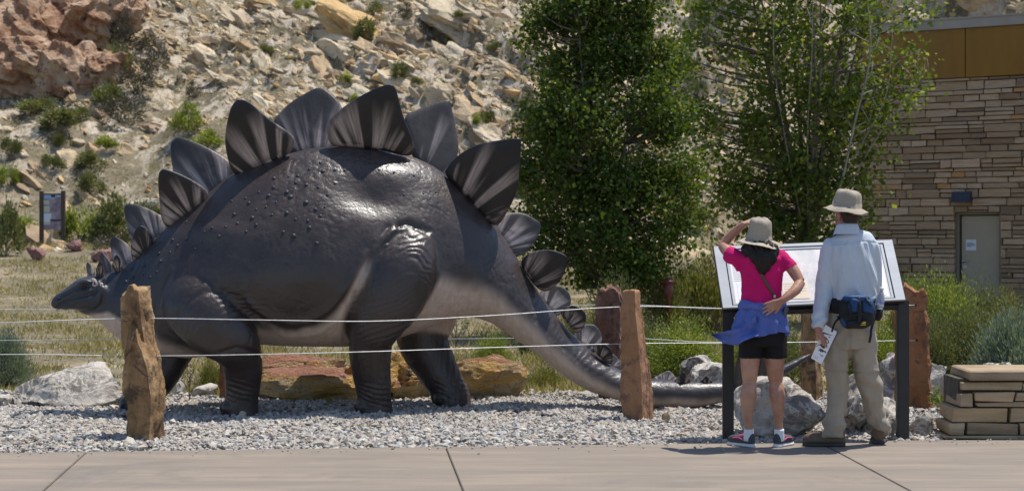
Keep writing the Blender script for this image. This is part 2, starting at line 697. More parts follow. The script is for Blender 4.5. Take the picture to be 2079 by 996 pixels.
# pale ledges higher on the slope
k = 0
for (px, py, w, h, dep, sd, lab) in [
        (730, 60, 4.6, 1.3, 3.0, 1, "long pale overhanging rock ledge with a dark shadowed underside above the tallest plates"),
        (930, 40, 4.2, 1.5, 3.0, 2, "broad pinkish rock ledge near the top of the slope left of the dense tree"),
        (1360, 60, 4.5, 2.6, 3.0, 3, "tall pale cliff face seen between the two trees"),
        (1500, 20, 4.5, 2.4, 3.0, 4, "pale cliff slab showing through the top of the airy tree"),
        (1850, -5, 5.0, 2.6, 3.0, 5, "cream cliff slab rising just above the building roof"),
        (2010, -15, 4.6, 2.4, 3.0, 6, "cream cliff slab above the far right end of the building roof"),
        (395, 150, 1.7, 0.9, 1.2, 7, "large pinkish slab at the foot of the rubble slope"),
        (350, 175, 1.2, 0.9, 1.1, 8, "rounded pink grey boulder below the large pinkish slab"),
        (292, 85, 1.1, 0.6, 0.9, 9, "yellow tan boulder sitting in the dark bushy gully"),
        (292, 127, 0.9, 0.6, 0.8, 10, "white wedge shaped boulder in the dark bushy gully"),
        (320, 262, 1.5, 0.5, 0.9, 11, "low brown rock ledge above the grassy slope"),
        (158, 205, 1.1, 0.5, 0.8, 12, "white rock block at the foot of the red cliff"),
        (15, 268, 0.9, 0.45, 0.7, 13, "pale boulder at the left edge of the grassy slope"),
        (915, 210, 2.2, 1.2, 1.4, 14, "tilted pale slab with a brown end behind the rear plates"),
        (680, 165, 1.0, 0.75, 0.9, 15, "yellowish boulder just above the tallest plates")]:
    # depth where the slope meets this sight line
    yy = np.linspace(48, 110, 500)
    zz = height((px - CX) / FPX * yy, yy)
    dd = EYE - (py - HY) / FPX * yy
    ix = int(np.argmax(zz > dd))
    d = yy[ix] if ix else 70
    V, F = rock(700 + sd, 5, planes=34, amp=0.2, freq=2.1, lo=0.5, hi=0.95, octv=6, layer=0.10)
    tl = np.array(Matrix.Rotation(0.5 if w > 2 else 0.25, 3, 'Y') @ Matrix.Rotation(0.3, 3, 'X'))
    V = (V * np.array([w, dep, h]) / 2) @ tl.T
    mt = MAT_RED if sd in (11,) else MAT_PALE
    o = link("hillside_ledge" if w > 2 else "hillside_boulder", mesh_np("ledge", V, [F], mt, smooth=False), loc=P(px, py, d + dep * 0.15))
    tag(o, lab, "rock")


# ------------------------------------------------------------------ bushes and grass
LEAF_GREEN = leaf_mat("bright_shrub_leaf", (0.09, 0.13, 0.028), (0.20, 0.255, 0.055), (0.38, 0.40, 0.11), trans=0.28)
LEAF_DULL = leaf_mat("dull_shrub_leaf", (0.08, 0.10, 0.042), (0.155, 0.175, 0.075), (0.25, 0.24, 0.12), trans=0.22)
LEAF_SAGE = leaf_mat("sage_leaf", (0.11, 0.15, 0.12), (0.19, 0.24, 0.19), (0.28, 0.33, 0.26), trans=0.2)
LEAF_DARK = leaf_mat("grey_brush_twig", (0.05, 0.045, 0.04), (0.1, 0.09, 0.07), (0.13, 0.13, 0.07), trans=0.1)
LEAF_STRAW = leaf_mat("straw_blade", (0.17, 0.145, 0.065), (0.33, 0.285, 0.145), (0.44, 0.39, 0.23), trans=0.3)
LEAF_GRASS = leaf_mat("green_grass_blade", (0.09, 0.105, 0.035), (0.17, 0.18, 0.06), (0.33, 0.30, 0.14), trans=0.3)
TWIG = simple("twig_bark", (0.12, 0.095, 0.07), (0.22, 0.18, 0.14), 8, 0.9)


def leaves(P0, D, L, W, rs, tint=None):
    """one leaf (diamond) per point: base P0, direction D, length L, width W"""
    n = len(P0)
    D = D / (np.linalg.norm(D, axis=1)[:, None] + 1e-9)
    A = rs.normal(size=(n, 3))
    S = np.cross(D, A)
    S /= np.linalg.norm(S, axis=1)[:, None] + 1e-9
    L = np.broadcast_to(L, (n,))[:, None]
    W = np.broadcast_to(W, (n,))[:, None]
    mid = P0 + D * L * 0.45
    V = np.stack([P0, mid + S * W / 2, P0 + D * L, mid - S * W / 2], 1).reshape(-1, 3)
    q = np.arange(n * 4).reshape(n, 4)
    tt = rs.uniform(0, 1, n) if tint is None else tint
    return V, q, np.repeat(tt, 4)


def bush_mesh(seed, n, ll, lw, clumps=26, up=0.6, flat=1.0, mat=None, spiky=False, stems=14):
    """unit shrub: about 1 wide and 1 high, foot at the origin"""
    rs = np.random.RandomState(seed)
    c = rs.normal(size=(clumps, 3))
    c[:, 2] = np.abs(c[:, 2])
    c /= np.linalg.norm(c, axis=1)[:, None]
    c *= (rs.uniform(0.35, 1.0, clumps) ** 0.5)[:, None]
    c = c * np.array([0.40, 0.40, 0.72 * flat]) + np.array([0, 0, 0.12])
    cr = rs.uniform(0.08, 0.17, clumps)
    ct = rs.uniform(-0.25, 0.25, clumps)
    k = rs.randint(0, clumps, n)
    off = rs.normal(size=(n, 3)) * cr[k][:, None] * np.array([0.62, 0.62, 0.75])
    p = c[k] + off
    p[:, 2] = np.abs(p[:, 2])
    d = p * np.array([1, 1, 0.4]) + off * 1.5 + rs.normal(size=(n, 3)) * 0.16
    d /= np.linalg.norm(d, axis=1)[:, None]
    d[:, 2] += up
    L = ll * rs.uniform(0.6, 1.4, n)
    V, q, t = leaves(p, d, L, lw * rs.uniform(0.7, 1.3, n), rs, np.clip(rs.uniform(0.1, 0.9, n) + ct[k], 0, 1))
    me = mesh_np("shrub", V, [q], mat, False, {"tint": t})
    g = Geo()
    for s in range(stems):
        e = c[s % clumps]
        g.tube([(0.02 * rs.normal(), 0.02 * rs.normal(), -0.03), e * np.array([0.4, 0.4, 0.55]), e], [0.012, 0.009, 0.004], 4)
    return me, g.mesh("stem", TWIG)


def bush(label, loc, w, h, src, name="shrub", group=None, rz=0.0, wy=None):
    o = thing(name, label, "shrub", loc, group)
    f = bpy.data.objects.new("foliage", src[0])
    s = bpy.data.objects.new("stem", src[1])
    for c in (f, s):
        COL.objects.link(c)
        c.parent = o
    o.scale = (w, wy or w, h)
    o.rotation_euler = (0, 0, rz)
    return o


B_FAR = [bush_mesh(50 + k, 2200, 0.085, 0.04, 20, 0.5, mat=LEAF_DULL, stems=6) for k in range(3)] + \
        [bush_mesh(60 + k, 2200, 0.085, 0.04, 20, 0.5, mat=LEAF_GREEN, stems=6) for k in range(2)] + \
        [bush_mesh(70 + k, 1100, 0.10, 0.028, 18, 0.3, mat=LEAF_DARK, stems=8) for k in range(2)]


def on_slope(px, py):
    yy = np.linspace(16, 110, 1200)
    zz = height((px - CX) / FPX * yy, yy)
    dd = EYE - (py - HY) / FPX * yy
    ix = int(np.argmax(zz > dd))
    d = yy[ix]
    return Vector(((px - CX) / FPX * d, d, zz[ix])), d


# shrubs that can be told apart: (px, py of the foot, width px, height px, kind, label)
for (px, py, w, h, k, lab) in [
        (378, 268, 62, 66, 4, "green and yellow shrub on the slope left of the tall dark plates"),
        (540, 118, 36, 30, 0, "small dark green shrub low on the bare rubble slope"),
        (615, 28, 40, 34, 3, "green shrub near the top of the rubble slope"),
        (868, 66, 42, 34, 5, "dark grey dead shrub on the upper slope"),
        (820, 50, 40, 44, 5, "brownish dry shrub beside the dark grey dead shrub"),
        (930, 50, 50, 30, 0, "grey green shrub on the upper slope left of the dense tree"),
        (812, 166, 40, 46, 1, "thin dull green shrub above the tallest plates"),
        (975, 258, 34, 34, 3, "green shrub just above the rear plate"),
        (740, 85, 60, 50, 2, "olive shrub growing out of the long pale ledge"),
        (215, 302, 52, 34, 3, "bright green shrub in the middle of the grassy slope"),
        (125, 262, 95, 52, 1, "wide dark green shrub under the red cliff"),
        (75, 232, 80, 40, 0, "dark shrub at the foot of the red cliff left side"),
        (130, 290, 44, 34, 5, "grey brown shrub on the grassy slope"),
        (22, 320, 46, 46, 0, "dark green shrub at the left edge of the slope"),
        (105, 345, 50, 36, 0, "small dull shrub above the brown information sign"),
        (185, 345, 70, 46, 1, "dull green shrub right of and above the information sign"),
        (185, 395, 60, 60, 1, "upright dull green shrub above the sign's right post"),
        (18, 378, 44, 54, 3, "leafy green shrub on the left edge above the lower bushes"),
        (120, 302, 30, 30, 2, "little olive shrub on the grassy slope"),
        (12, 520, 70, 130, 1, "tall sprawling olive bush at the left edge of the clearing"),
        (45, 488, 80, 62, 3, "rounded green bush left of the information sign"),
        (165, 490, 90, 88, 3, "bushy green shrub right of the information sign"),
        (235, 500, 100, 110, 2, "large olive shrub behind the statue's neck plates"),
        (215, 515, 60, 40, 6, "dry straw coloured shrub beside the red boulders"),
        (300, 470, 80, 70, 1, "dull shrub behind the small neck plates"),
        (420, 300, 70, 40, 4, "yellow green shrub behind the slanted pale plate"),
        (395, 200, 40, 40, 5, "dead grey shrub beside the rounded pink boulder"),
        (265, 40, 60, 70, 5, "dark bare brush at the top of the gully"),
        (245, 110, 60, 90, 5, "dark bare brush halfway up the gully"),
        (305, 105, 80, 40, 6, "grey brush around the yellow tan boulder"),
        (235, 160, 70, 80, 0, "green grey brush in the lower gully"),
        (320, 150, 60, 60, 6, "brown brush right of the white wedge boulder"),
        (275, 190, 90, 70, 5, "tangled dark brush at the gully mouth"),
        (215, 215, 80, 50, 1, "dark green brush under the right end of the red cliff"),
        (240, 250, 110, 60, 6, "dark twiggy brush below the gully mouth"),
        (155, 250, 60, 40, 0, "small dark bush under the white rock block"),
        (1430, 470, 60, 60, 1, "olive bush on the slope between the two trees"),
        (1400, 440, 50, 36, 0, "dull bush on the slope right of the dense tree"),
        (1070, 400, 60, 60, 1, "dull bush at the left foot of the dense tree")]:
    p, d = on_slope(px, py)
    bush(lab, p, w / FPX * d, h / FPX * d, B_FAR[k], rz=RND.uniform(0, 6))
rb = random.Random(77)
cnt = 0
while cnt < 46:
    px, py = rb.uniform(-80, 2150), rb.uniform(-10, 330)
    if px < 420 and rb.random() < 0.4:
        continue
    p, d = on_slope(px, py)
    s = rb.uniform(14, 30) / FPX * d
    bush("small dry grey green bush dotted among the hillside rocks", p, s * rb.uniform(1, 1.5), s, B_FAR[rb.choice([0, 1, 2, 3, 5, 6])], group="small bushes dotted over the hillside", rz=rb.uniform(0, 6))
    cnt += 1

# nearer shrubs: own depth
NEARG = [bush_mesh(80 + k, 15000, 0.036, 0.0135, 90, 0.3, mat=LEAF_GREEN, stems=26) for k in range(2)]
NEARD = bush_mesh(84, 13000, 0.036, 0.014, 80, 0.3, mat=LEAF_DULL, stems=24)
NEARS = bush_mesh(85, 12000, 0.065, 0.013, 70, 1.0, mat=LEAF_SAGE, stems=24)
NEARY = bush_mesh(86, 9000, 0.075, 0.011, 46, 1.0, mat=LEAF_GRASS, stems=16)
for (px, w, h, d, src, lab, wy) in [
        (1385, 190, 150, 17.6, NEARG[0], "bright green rabbitbrush behind the fence right of the tapered tan post", None),
        (1320, 130, 130, 18.6, NEARD, "olive bush right behind the tapered tan post", None),
        (1545, 170, 150, 18.2, NEARG[1], "green bush behind the woman and the exhibit panel", None),
        (1775, 150, 150, 18.0, NEARG[0], "yellow green bush behind the man and the exhibit panel", None),
        (1910, 190, 240, 18.4, NEARG[1], "tall dark green bush behind the right end post", None),
        (1960, 150, 190, 17.2, NEARD, "dull bush between the right end post and the silvery sagebrush", None),
        (1850, 130, 190, 20.5, NEARG[0], "green bush below the building wall beside the exhibit panel", None),
        (1985, 210, 200, 19.5, NEARD, "dark rounded bush in front of the stone wall left of the door", None),
        (1880, 150, 170, 17.0, NEARD, "dark olive bush close behind the right end post", None),
        (1600, 130, 130, 17.4, NEARD, "dark green bush low behind the exhibit panel between the couple", None),
        (2062, 190, 185, 16.6, NEARS, "silvery grey green sagebrush behind the low stone wall", None),
        (15, 110, 130, 17.5, NEARS, "grey green sagebrush at the left edge behind the grey boulder", None),
        (428, 62, 86, 16.6, NEARY, "yellow green bunch of rabbitbrush beside the hidden back post", None),
        (1105, 90, 60, 17.2, NEARY, "low yellowish clump left of the statue's tail", None),
        (1000, 90, 90, 19.5, NEARG[1], "small green bush seen under the base of the tail", None),
        (1170, 80, 130, 20.0, NEARD, "grey green brush beside the thick back post", None),
        (1250, 130, 170, 22.5, NEARD, "dull brush at the foot of the dense tree", None),
        (1090, 90, 120, 22.0, NEARD, "dull bush behind the statue's tail plates", None),
        (1330, 150, 150, 26, NEARY, "straw green clump of tall grass near the dark red standpipe", None),
        (1440, 170, 190, 27, NEARY, "tall green grass clump left of the exhibit panel", None),
        (1395, 120, 150, 29, NEARY, "tall pale grass clump right of the dark red standpipe", None),
        (2050, 120, 150, 22, NEARY, "tall straw grass clump below the stone wall near the door", None)]:
    zz = hz((px - CX) / FPX * d, d)
    bush(lab, ((px - CX) / FPX * d, d, zz - 0.03), w / FPX * d, h / FPX * d, src, rz=RND.uniform(0, 6), wy=wy)

# small bare sapling under the tail base, and a thistle on the gravel
def twiggy(name, label, px, d, h, seed, mat=LEAF_DULL, nl=240, ll=0.05):
    rs = np.random.RandomState(seed)
    zz = max(hz((px - CX) / FPX * d, d), -0.02)
    o = thing(name, label, "plant", ((px - CX) / FPX * d, d, zz))
    g = Geo()
    tips = []
    for k in range(11):
        a = rs.uniform(0, 6.28)
        s = rs.uniform(0.12, 0.34) * h
        z0 = rs.uniform(0.05, 0.5) * h
        e = np.array([math.cos(a) * s, math.sin(a) * s, z0 + rs.uniform(0.3, 0.5) * h])
        g.tube([(0, 0, z0), e * np.array([0.5, 0.5, 0]) + np.array([0, 0, z0 + (e[2] - z0) * 0.4]), e], [0.008 * h, 0.006 * h, 0.003 * h], 4)
        tips.append(e)
    g.tube([(0, 0, -0.03), (0.01, 0, 0.5 * h), (0, 0.01, h)], [0.014 * h, 0.01 * h, 0.003 * h], 5)
    g.build("stem", TWIG, o, loc=(0, 0, 0))
    tips.append(np.array([0, 0, h]))
    tips = np.array(tips)
    k = rs.randint(0, len(tips), nl)
    p = tips[k] * rs.uniform(0.75, 1.05, (nl, 1)) + rs.normal(size=(nl, 3)) * 0.05 * h
    V, q, t = leaves(p, rs.normal(size=(nl, 3)) + np.array([0, 0, 0.5]), ll * h, ll * h * 0.3, rs)
    link("foliage", mesh_np("foliage", V, [q], mat, False, {"tint": t}), o, loc=(0, 0, 0))
    return o


twiggy("sapling", "small bare twiggy sapling in the dry grass under the tail base", 925, 23, 0.62, 3, nl=420, ll=0.07)
twiggy("thistle", "thin dry weed growing from the gravel behind the left stone post", 384, 15.6, 0.42, 4, LEAF_DARK, 120, 0.08)
twiggy("weed", "tiny green weed sprouting in the statue's shadow", 668, 14.9, 0.09, 6, LEAF_GREEN, 60, 0.35)
twiggy("weed", "small green weed at the foot of the right end post", 1903, 14.3, 0.22, 7, LEAF_GREEN, 130, 0.22)
twiggy("weed", "low green weed in front of the dark boulder between the man's legs", 1800, 12.62, 0.10, 8, LEAF_GREEN, 80, 0.3)


def grass(name, label, N, y0, y1, mat, seed, hh, test, blades=16, spread=0.10, pw=1.6):
    rs = np.random.RandomState(seed)
    y = y0 + (y1 - y0) * rs.uniform(0, 1, N) ** pw
    px = rs.uniform(-560, 2630, N)
    x = (px - CX) / FPX * y
    ok = test(px, y, rs)
    x, y = x[ok], y[ok]
    z = height(x, y)
    sc = rs.uniform(0.6, 1.35, len(x)) * (1 + 0.75 * vnoise(np.stack([x / 0.8, y / 1.6, 0 * x], 1), 5))
    n = len(x) * blades
    k = np.repeat(np.arange(len(x)), blades)
    p = np.stack([x[k], y[k], z[k] - 0.01], 1) + rs.normal(size=(n, 3)) * np.array([spread, spread, 0]) * sc[k][:, None]
    d = rs.normal(size=(n, 3)) * 0.55
    d[:, 2] = 1
    L = hh * sc[k] * rs.uniform(0.5, 1.2, n)
    V, q, t = leaves(p, d, L, 0.011 * (0.6 + y[k] / 30), rs, np.clip(rs.uniform(0, 0.8, n) + rs.uniform(-0.2, 0.3, len(x))[k], 0, 1))
    tag(link(name, mesh_np(name, V, [q], mat, False, {"tint": t})), label, "grass", kind="stuff")


def t_dry(px, y, rs):
    # bare path in front of the information sign
    bare = (px < 330) & (y > 46) & (y < 54)
    f = vnoise(np.stack([px / FPX * y / 1.3, y / 1.3, 0 * y], 1), 12)
    return (f + rs.uniform(-0.4, 0.4, len(px)) > -0.3) & ~(bare & (rs.uniform(0, 1, len(px)) < 0.97)) & ~((px > 1380) & (y > 31))


grass("dry_grass", "short dry straw coloured grass covering the flat behind the fence", 18000, 16.4, 62, LEAF_STRAW, 3, 0.115, t_dry, 12)
grass("green_grass", "fading green grass tufts mixed into the dry grass", 5200, 16.8, 50, LEAF_GRASS, 4, 0.095, lambda px, y, rs: ((rs.uniform(0, 1, len(px)) < np.where(px > 1000, 0.9, 0.35)) & ~((px < 330) & (y > 38)) & ~((px > 1650) & (y > 31))), 12)
grass("straw_tufts", "sparse straw coloured grass tufts scattered up the hillside", 6500, 50, 78, LEAF_STRAW, 6, 0.2, lambda px, y, rs: rs.uniform(0, 1, len(px)) < np.where(px < 500, 1.0, 0.75), 11, 0.26, 1.0)
# ------------------------------------------------------------------ sidewalk and gravel
def _mat_concrete():
    t = NT("tinted_concrete")
    v = t.coord("Position", (1, 1, 1), (0, 0, -0.107))
    vs = t.coord("Position", (0.45, 3.2, 1), (0, 0, -0.107))
    a = t.noise(vs, 1.6, 6, 0.6)
    b = t.noise(v, 2.2, 5)
    c = t.ramp(a, [(0.28, (0.165, 0.139, 0.117)), (0.5, (0.22, 0.183, 0.147)), (0.74, (0.32, 0.252, 0.184))])
    c = t.mix(t.ramp(b, [(0.45, 0.0), (0.7, 0.5)]), c, (0.185, 0.158, 0.135))
    br = t.coord("Position", (1.5, 130, 1), (0, 0, -0.107))
    broom = t.noise(br, 1.0, 3)
    c = t.mix(0.22, c, t.ramp(broom, [(0.3, (0.15, 0.125, 0.105)), (0.7, (0.36, 0.3, 0.24))]))
    pit = t.ramp(t.voro(v, 2.3), [(0.015, 1.0), (0.022, 0.0)])
    c = t.mix(t.math('MULTIPLY', pit, 0.7), c, (0.08, 0.07, 0.06))
    c = t.mix(t.ramp(t.noise(v, 0.9, 7, 0.7, 0.8), [(0.54, 0.0), (0.66, 0.55)]), c, (0.15, 0.13, 0.115))
    c = t.mix(t.ramp(t.noise(t.coord('Position', (1.3, 0.5, 1)), 5.0, 6, 0.7), [(0.62, 0.0), (0.72, 0.5)]), c, (0.28, 0.24, 0.2))
    ck = t.math('ABSOLUTE', t.math('SUBTRACT', t.noise(v, 0.55, 7, 0.62, 0.5), 0.5))
    c = t.mix(t.ramp(ck, [(0.0, 0.0), (0.0016, 0.0)]), c, (0.09, 0.075, 0.06))
    h = t.math('ADD', broom, t.math('MULTIPLY', t.noise(v, 70, 4), 0.6))
    return t.finish(c, 0.85, t.bump(h, 0.35, 0.004), 0.3)


MAT_CONC = _mat_concrete()
MAT_JOINT = simple("joint_filler", (0.06, 0.05, 0.04), (0.20, 0.17, 0.14), 60, 0.95, 0.6, 120, 0.004)
EDGE = lambda x: 12.012 + 0.108 * x
sw = link("sidewalk", Geo().add([(-16, EDGE(-16) - 0.02, -0.014), (16, EDGE(16) - 0.02, -0.014), (16, -6, -0.014), (-16, -6, -0.014)], None, [[0, 3, 2, 1]]).mesh("sidewalk_bed", MAT_JOINT))
tag(sw, "tan concrete sidewalk with cut joints in front of the gravel bed", kind="structure")
jt = [(-10.6, -0.1), (-8.0, -0.1), (-5.5, -0.105), (-2.99, -0.112), (-0.48, -0.09), (2.26, -0.045), (4.9, -0.05), (7.5, -0.05), (10.2, -0.05)]
for (xa, sa), (xb, sb) in zip(jt[:-1], jt[1:]):
    gp = 0.006
    ya, yb = EDGE(xa), EDGE(xb)
    L = 9.0
    c4 = [Vector((xa + gp, ya, 0)), Vector((xb - gp, yb, 0)), Vector((xb - gp - sb * L, yb - L, 0)), Vector((xa + gp - sa * L, ya - L, 0))]
    bm = bmesh.new()
    top = [bm.verts.new(c) for c in c4]
    bot = [bm.verts.new(c - Vector((0, 0, 0.12))) for c in c4]
    bm.faces.new(top[::-1])
    for k in range(4):
        bm.faces.new([top[k], top[(k + 1) % 4], bot[(k + 1) % 4], bot[k]])
    bm.normal_update()
    bmesh.ops.bevel(bm, geom=[e for e in bm.edges if all(v in top for v in e.verts)], offset=0.004, segments=2, affect='EDGES')
    bmesh.ops.recalc_face_normals(bm, faces=bm.faces)
    me = bpy.data.meshes.new("slab")
    bm.to_mesh(me)
    bm.free()
    me.materials.append(MAT_CONC)
    link("slab", me, sw)


def _mat_gravel():
    t = NT("gravel_stone")
    f = t.attr("tint")
    c = t.ramp(f, [(0.0, (0.10, 0.095, 0.10)), (0.10, (0.26, 0.25, 0.25)), (0.3, (0.32, 0.295, 0.26)), (0.5, (0.43, 0.395, 0.345)), (0.66, (0.57, 0.53, 0.465)), (0.8, (0.39, 0.305, 0.21)), (0.9, (0.30, 0.2, 0.14)), (1.0, (0.3, 0.31, 0.34))])
    v = t.coord("Position")
    c = t.mix(0.35, c, t.ramp(t.noise(v, 60, 4), [(0.3, (0.18, 0.165, 0.15)), (0.7, (0.7, 0.66, 0.59))]))
    c = t.mix(t.ramp(t.noise(v, 1.6, 5, 0.65), [(0.52, 0.0), (0.68, 0.45)]), c, (0.33, 0.27, 0.20))
    return t.finish(c, 0.8, t.bump(t.noise(v, 130, 3), 0.3, 0.004), 0.35)


MAT_GRAV = _mat_gravel()
BACK = lambda x: 16.25 + 0.25 * np.sin(x * 1.1) + 0.2 * np.sin(x * 2.7 + 1)
g = Geo()
cols = 60
xx = np.linspace(-12.5, 12.5, cols)
R0 = np.stack([np.stack([xx, EDGE(xx), np.full(cols, -0.05)], 1), np.stack([xx, BACK(xx), np.full(cols, -0.05)], 1)])
g.rings(R0, closed=False, caps=False)
gb = g.build("gravel_bed", simple("gravel_fines", (0.14, 0.13, 0.12), (0.33, 0.31, 0.29), 40, 0.95, 0.8, 60, 0.02, coord="Position"))
tag(gb, "bed of crushed stone fines under the gravel", kind="structure")
N = 70000
yy = 11.4 + 5.3 * NR.uniform(0, 1, N) ** 1.15
xx = NR.uniform(-0.39, 0.39, N) * yy
ok = (yy > EDGE(xx) + 0.012) & (yy < BACK(xx))
ok &= (NR.uniform(0, 1, N) < smoothstep(16.6, 15.2, yy) * 0.85 + 0.15)
xx, yy = xx[ok], yy[ok]
N = len(xx)
zz = -0.035 + 0.018 * NR.uniform(0, 1, N) + 0.022 * fbm(np.stack([xx / 0.5, yy / 0.5, 0 * xx], 1), 31, 3)
zz += 0.02 * smoothstep(12.0, 12.5, yy - 0.108 * xx)
rad = 0.0155 * np.exp(NR.normal(size=N) * 0.38)
tint = NR.uniform(0, 1, N)
# a few stones kicked onto the paving
ks = 150
sx_ = NR.uniform(-4.2, 5.0, ks)
sy_ = EDGE(sx_) - 0.02 - np.abs(NR.normal(size=ks)) * 0.16
xx, yy, zz = np.concatenate([xx, sx_]), np.concatenate([yy, sy_]), np.concatenate([zz, np.full(ks, 0.006)])
rad, tint = np.concatenate([rad, NR.uniform(0.004, 0.011, ks)]), np.concatenate([tint, NR.uniform(0, 1, ks)])
N += ks
# dusty and darker patches
tint = np.clip(tint + 0.10 * fbm(np.stack([xx / 0.7, yy / 0.7, 0 * xx], 1), 77, 3), 0, 1)
for lo_, hi_, sub in ((0, 13.3, 1), (13.3, 30, 0)):
    s = (yy >= lo_) & (yy < hi_)
    k = int(s.sum())
    if sub:
        BV, BF = ICO[1]
        BV, BF = ICO[1] if False else (np.array([[0, 0, 1], [.894, 0, .447], [.276, .851, .447], [-.724, .526, .447], [-.724, -.526, .447], [.276, -.851, .447], [.724, .526, -.447], [-.276, .851, -.447], [-.894, 0, -.447], [-.276, -.851, -.447], [.724, -.526, -.447], [0, 0, -1]]),
                  np.array([[0, 1, 2], [0, 2, 3], [0, 3, 4], [0, 4, 5], [0, 5, 1], [1, 6, 2], [2, 7, 3], [3, 8, 4], [4, 9, 5], [5, 10, 1], [6, 7, 2], [7, 8, 3], [8, 9, 4], [9, 10, 5], [10, 6, 1], [6, 11, 7], [7, 11, 8], [8, 11, 9], [9, 11, 10], [10, 11, 6]]))
    else:
        BV = np.array([[1, 0, 0], [0, 1, 0], [-1, 0, 0], [0, -1, 0], [0, 0, 1], [0, 0, -1]], dtype=float)
        BF = np.array([[0, 1, 4], [1, 2, 4], [2, 3, 4], [3, 0, 4], [1, 0, 5], [2, 1, 5], [3, 2, 5], [0, 3, 5]])
    nb = len(BV)
    V = BV[None] * NR.uniform(0.6, 1.25, (k, nb, 1)) * np.stack([NR.uniform(0.8, 1.5, k), NR.uniform(0.7, 1.1, k), NR.uniform(0.55, 0.9, k)], 1)[:, None, :]
    a = NR.uniform(0, 6.28, k)
    tl = NR.normal(size=k) * 0.4
    X = V[..., 0] * np.cos(tl)[:, None] + V[..., 2] * np.sin(tl)[:, None]
    Z = -V[..., 0] * np.sin(tl)[:, None] + V[..., 2] * np.cos(tl)[:, None]
    V = np.stack([X * np.cos(a)[:, None] - V[..., 1] * np.sin(a)[:, None], X * np.sin(a)[:, None] + V[..., 1] * np.cos(a)[:, None], Z], -1)
    V = V * (rad[s] * (1.0 if sub else 1.08))[:, None, None] + np.stack([xx[s], yy[s], zz[s]], 1)[:, None, :]
    F = (BF[None] + (np.arange(k) * nb)[:, None, None]).reshape(-1, 3)
    g = Geo().add(V.reshape(-1, 3), F, tint=np.repeat(tint[s], nb))
    tag(g.build("gravel", MAT_GRAV, smooth=False), "loose grey and tan crushed gravel " + ("along the sidewalk" if sub else "around the statue's feet"), "gravel", kind="stuff")

# ------------------------------------------------------------------ boulders around the statue
def _mat_grey():
    t = NT("grey_limestone")
    v = t.coord("Position")
    n = t.noise(v, 2.4, 8, 0.6, 0.6)
    c = t.ramp(n, [(0.3, (0.115, 0.10, 0.088)), (0.5, (0.235, 0.21, 0.185)), (0.7, (0.38, 0.345, 0.30))])
    vein = t.noise(v, 3.2, 8, 0.65, 2.2)
    w = t.ramp(t.math('ABSOLUTE', t.math('SUBTRACT', vein, 0.5)), [(0.0, 1.0), (0.06, 0.0)])
    c = t.mix(t.math('MULTIPLY', w, 0.85), c, (0.60, 0.55, 0.48))
    c = t.mix(t.ramp(t.noise(v, 1.1, 7, 0.7, 1.0), [(0.52, 0.0), (0.6, 0.6)]), c, (0.52, 0.48, 0.43))
    c = t.mix(t.ramp(t.noise(v, 1.5, 5), [(0.58, 0.0), (0.72, 0.6)]), c, (0.30, 0.22, 0.13))
    h = t.math('ADD', t.noise(v, 6, 8, 0.65), t.math('MULTIPLY', t.noise(v, 26, 5), 0.35))
    return t.finish(c, 0.85, t.bump(h, 0.7, 0.05), 0.3)


def _mat_orange():
    t = NT("orange_layered_stone")
    v = t.coord("Position")
    vl = t.coord("Position", (1.1, 1.1, 2.6), (0, 0.12, 0))
    n = t.noise(vl, 1.3, 8, 0.65, 0.4)
    c = t.ramp(n, [(0.28, (0.26, 0.15, 0.08)), (0.40, (0.42, 0.29, 0.15)), (0.50, (0.54, 0.33, 0.09)), (0.60, (0.55, 0.44, 0.28)), (0.76, (0.42, 0.22, 0.085))])
    m = t.noise(v, 4.5, 7, 0.7, 1.2)
    c = t.mix(t.ramp(m, [(0.57, 0.0), (0.68, 0.5)]), c, (0.17, 0.11, 0.07))
    ck = t.math('ABSOLUTE', t.math('SUBTRACT', t.noise(v, 2.6, 7, 0.65, 0.7), 0.5))
    c = t.mix(t.ramp(ck, [(0.0, 0.8), (0.006, 0.0)]), c, (0.05, 0.03, 0.02))
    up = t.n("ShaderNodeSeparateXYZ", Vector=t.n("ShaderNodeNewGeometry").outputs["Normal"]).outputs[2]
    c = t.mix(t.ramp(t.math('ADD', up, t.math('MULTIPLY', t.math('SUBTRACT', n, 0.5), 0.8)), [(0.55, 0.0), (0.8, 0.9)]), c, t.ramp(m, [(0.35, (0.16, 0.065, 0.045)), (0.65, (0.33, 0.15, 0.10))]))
    h = t.math('ADD', t.noise(vl, 5, 8, 0.65), t.math('MULTIPLY', t.noise(v, 24, 5), 0.5))
    return t.finish(c, 0.9, t.bump(h, 1.0, 0.09), 0.25)


MAT_GREY, MAT_ORANGE = _mat_grey(), _mat_orange()


def boulder(label, x0, x1, yt, yb, depth, seed, mat, name="boulder", d=None, sub=5, flat=False, **kw):
    kw = dict(dict(planes=22, amp=0.16, freq=2.2, lo=0.5, hi=0.9, octv=6), **kw)
    V, F = rock_box(x0, x1, yt, yb, depth, d, seed, sub, **kw)
    c = Vector(((V[:, 0].min() + V[:, 0].max()) / 2, (V[:, 1].min() + V[:, 1].max()) / 2, V[:, 2].min()))
    o = link(name, mesh_np(name, V - np.array(c), [F], mat, True), loc=c)
    o.data.set_sharp_from_angle(angle=math.radians(38))
    return tag(o, label, "boulder")


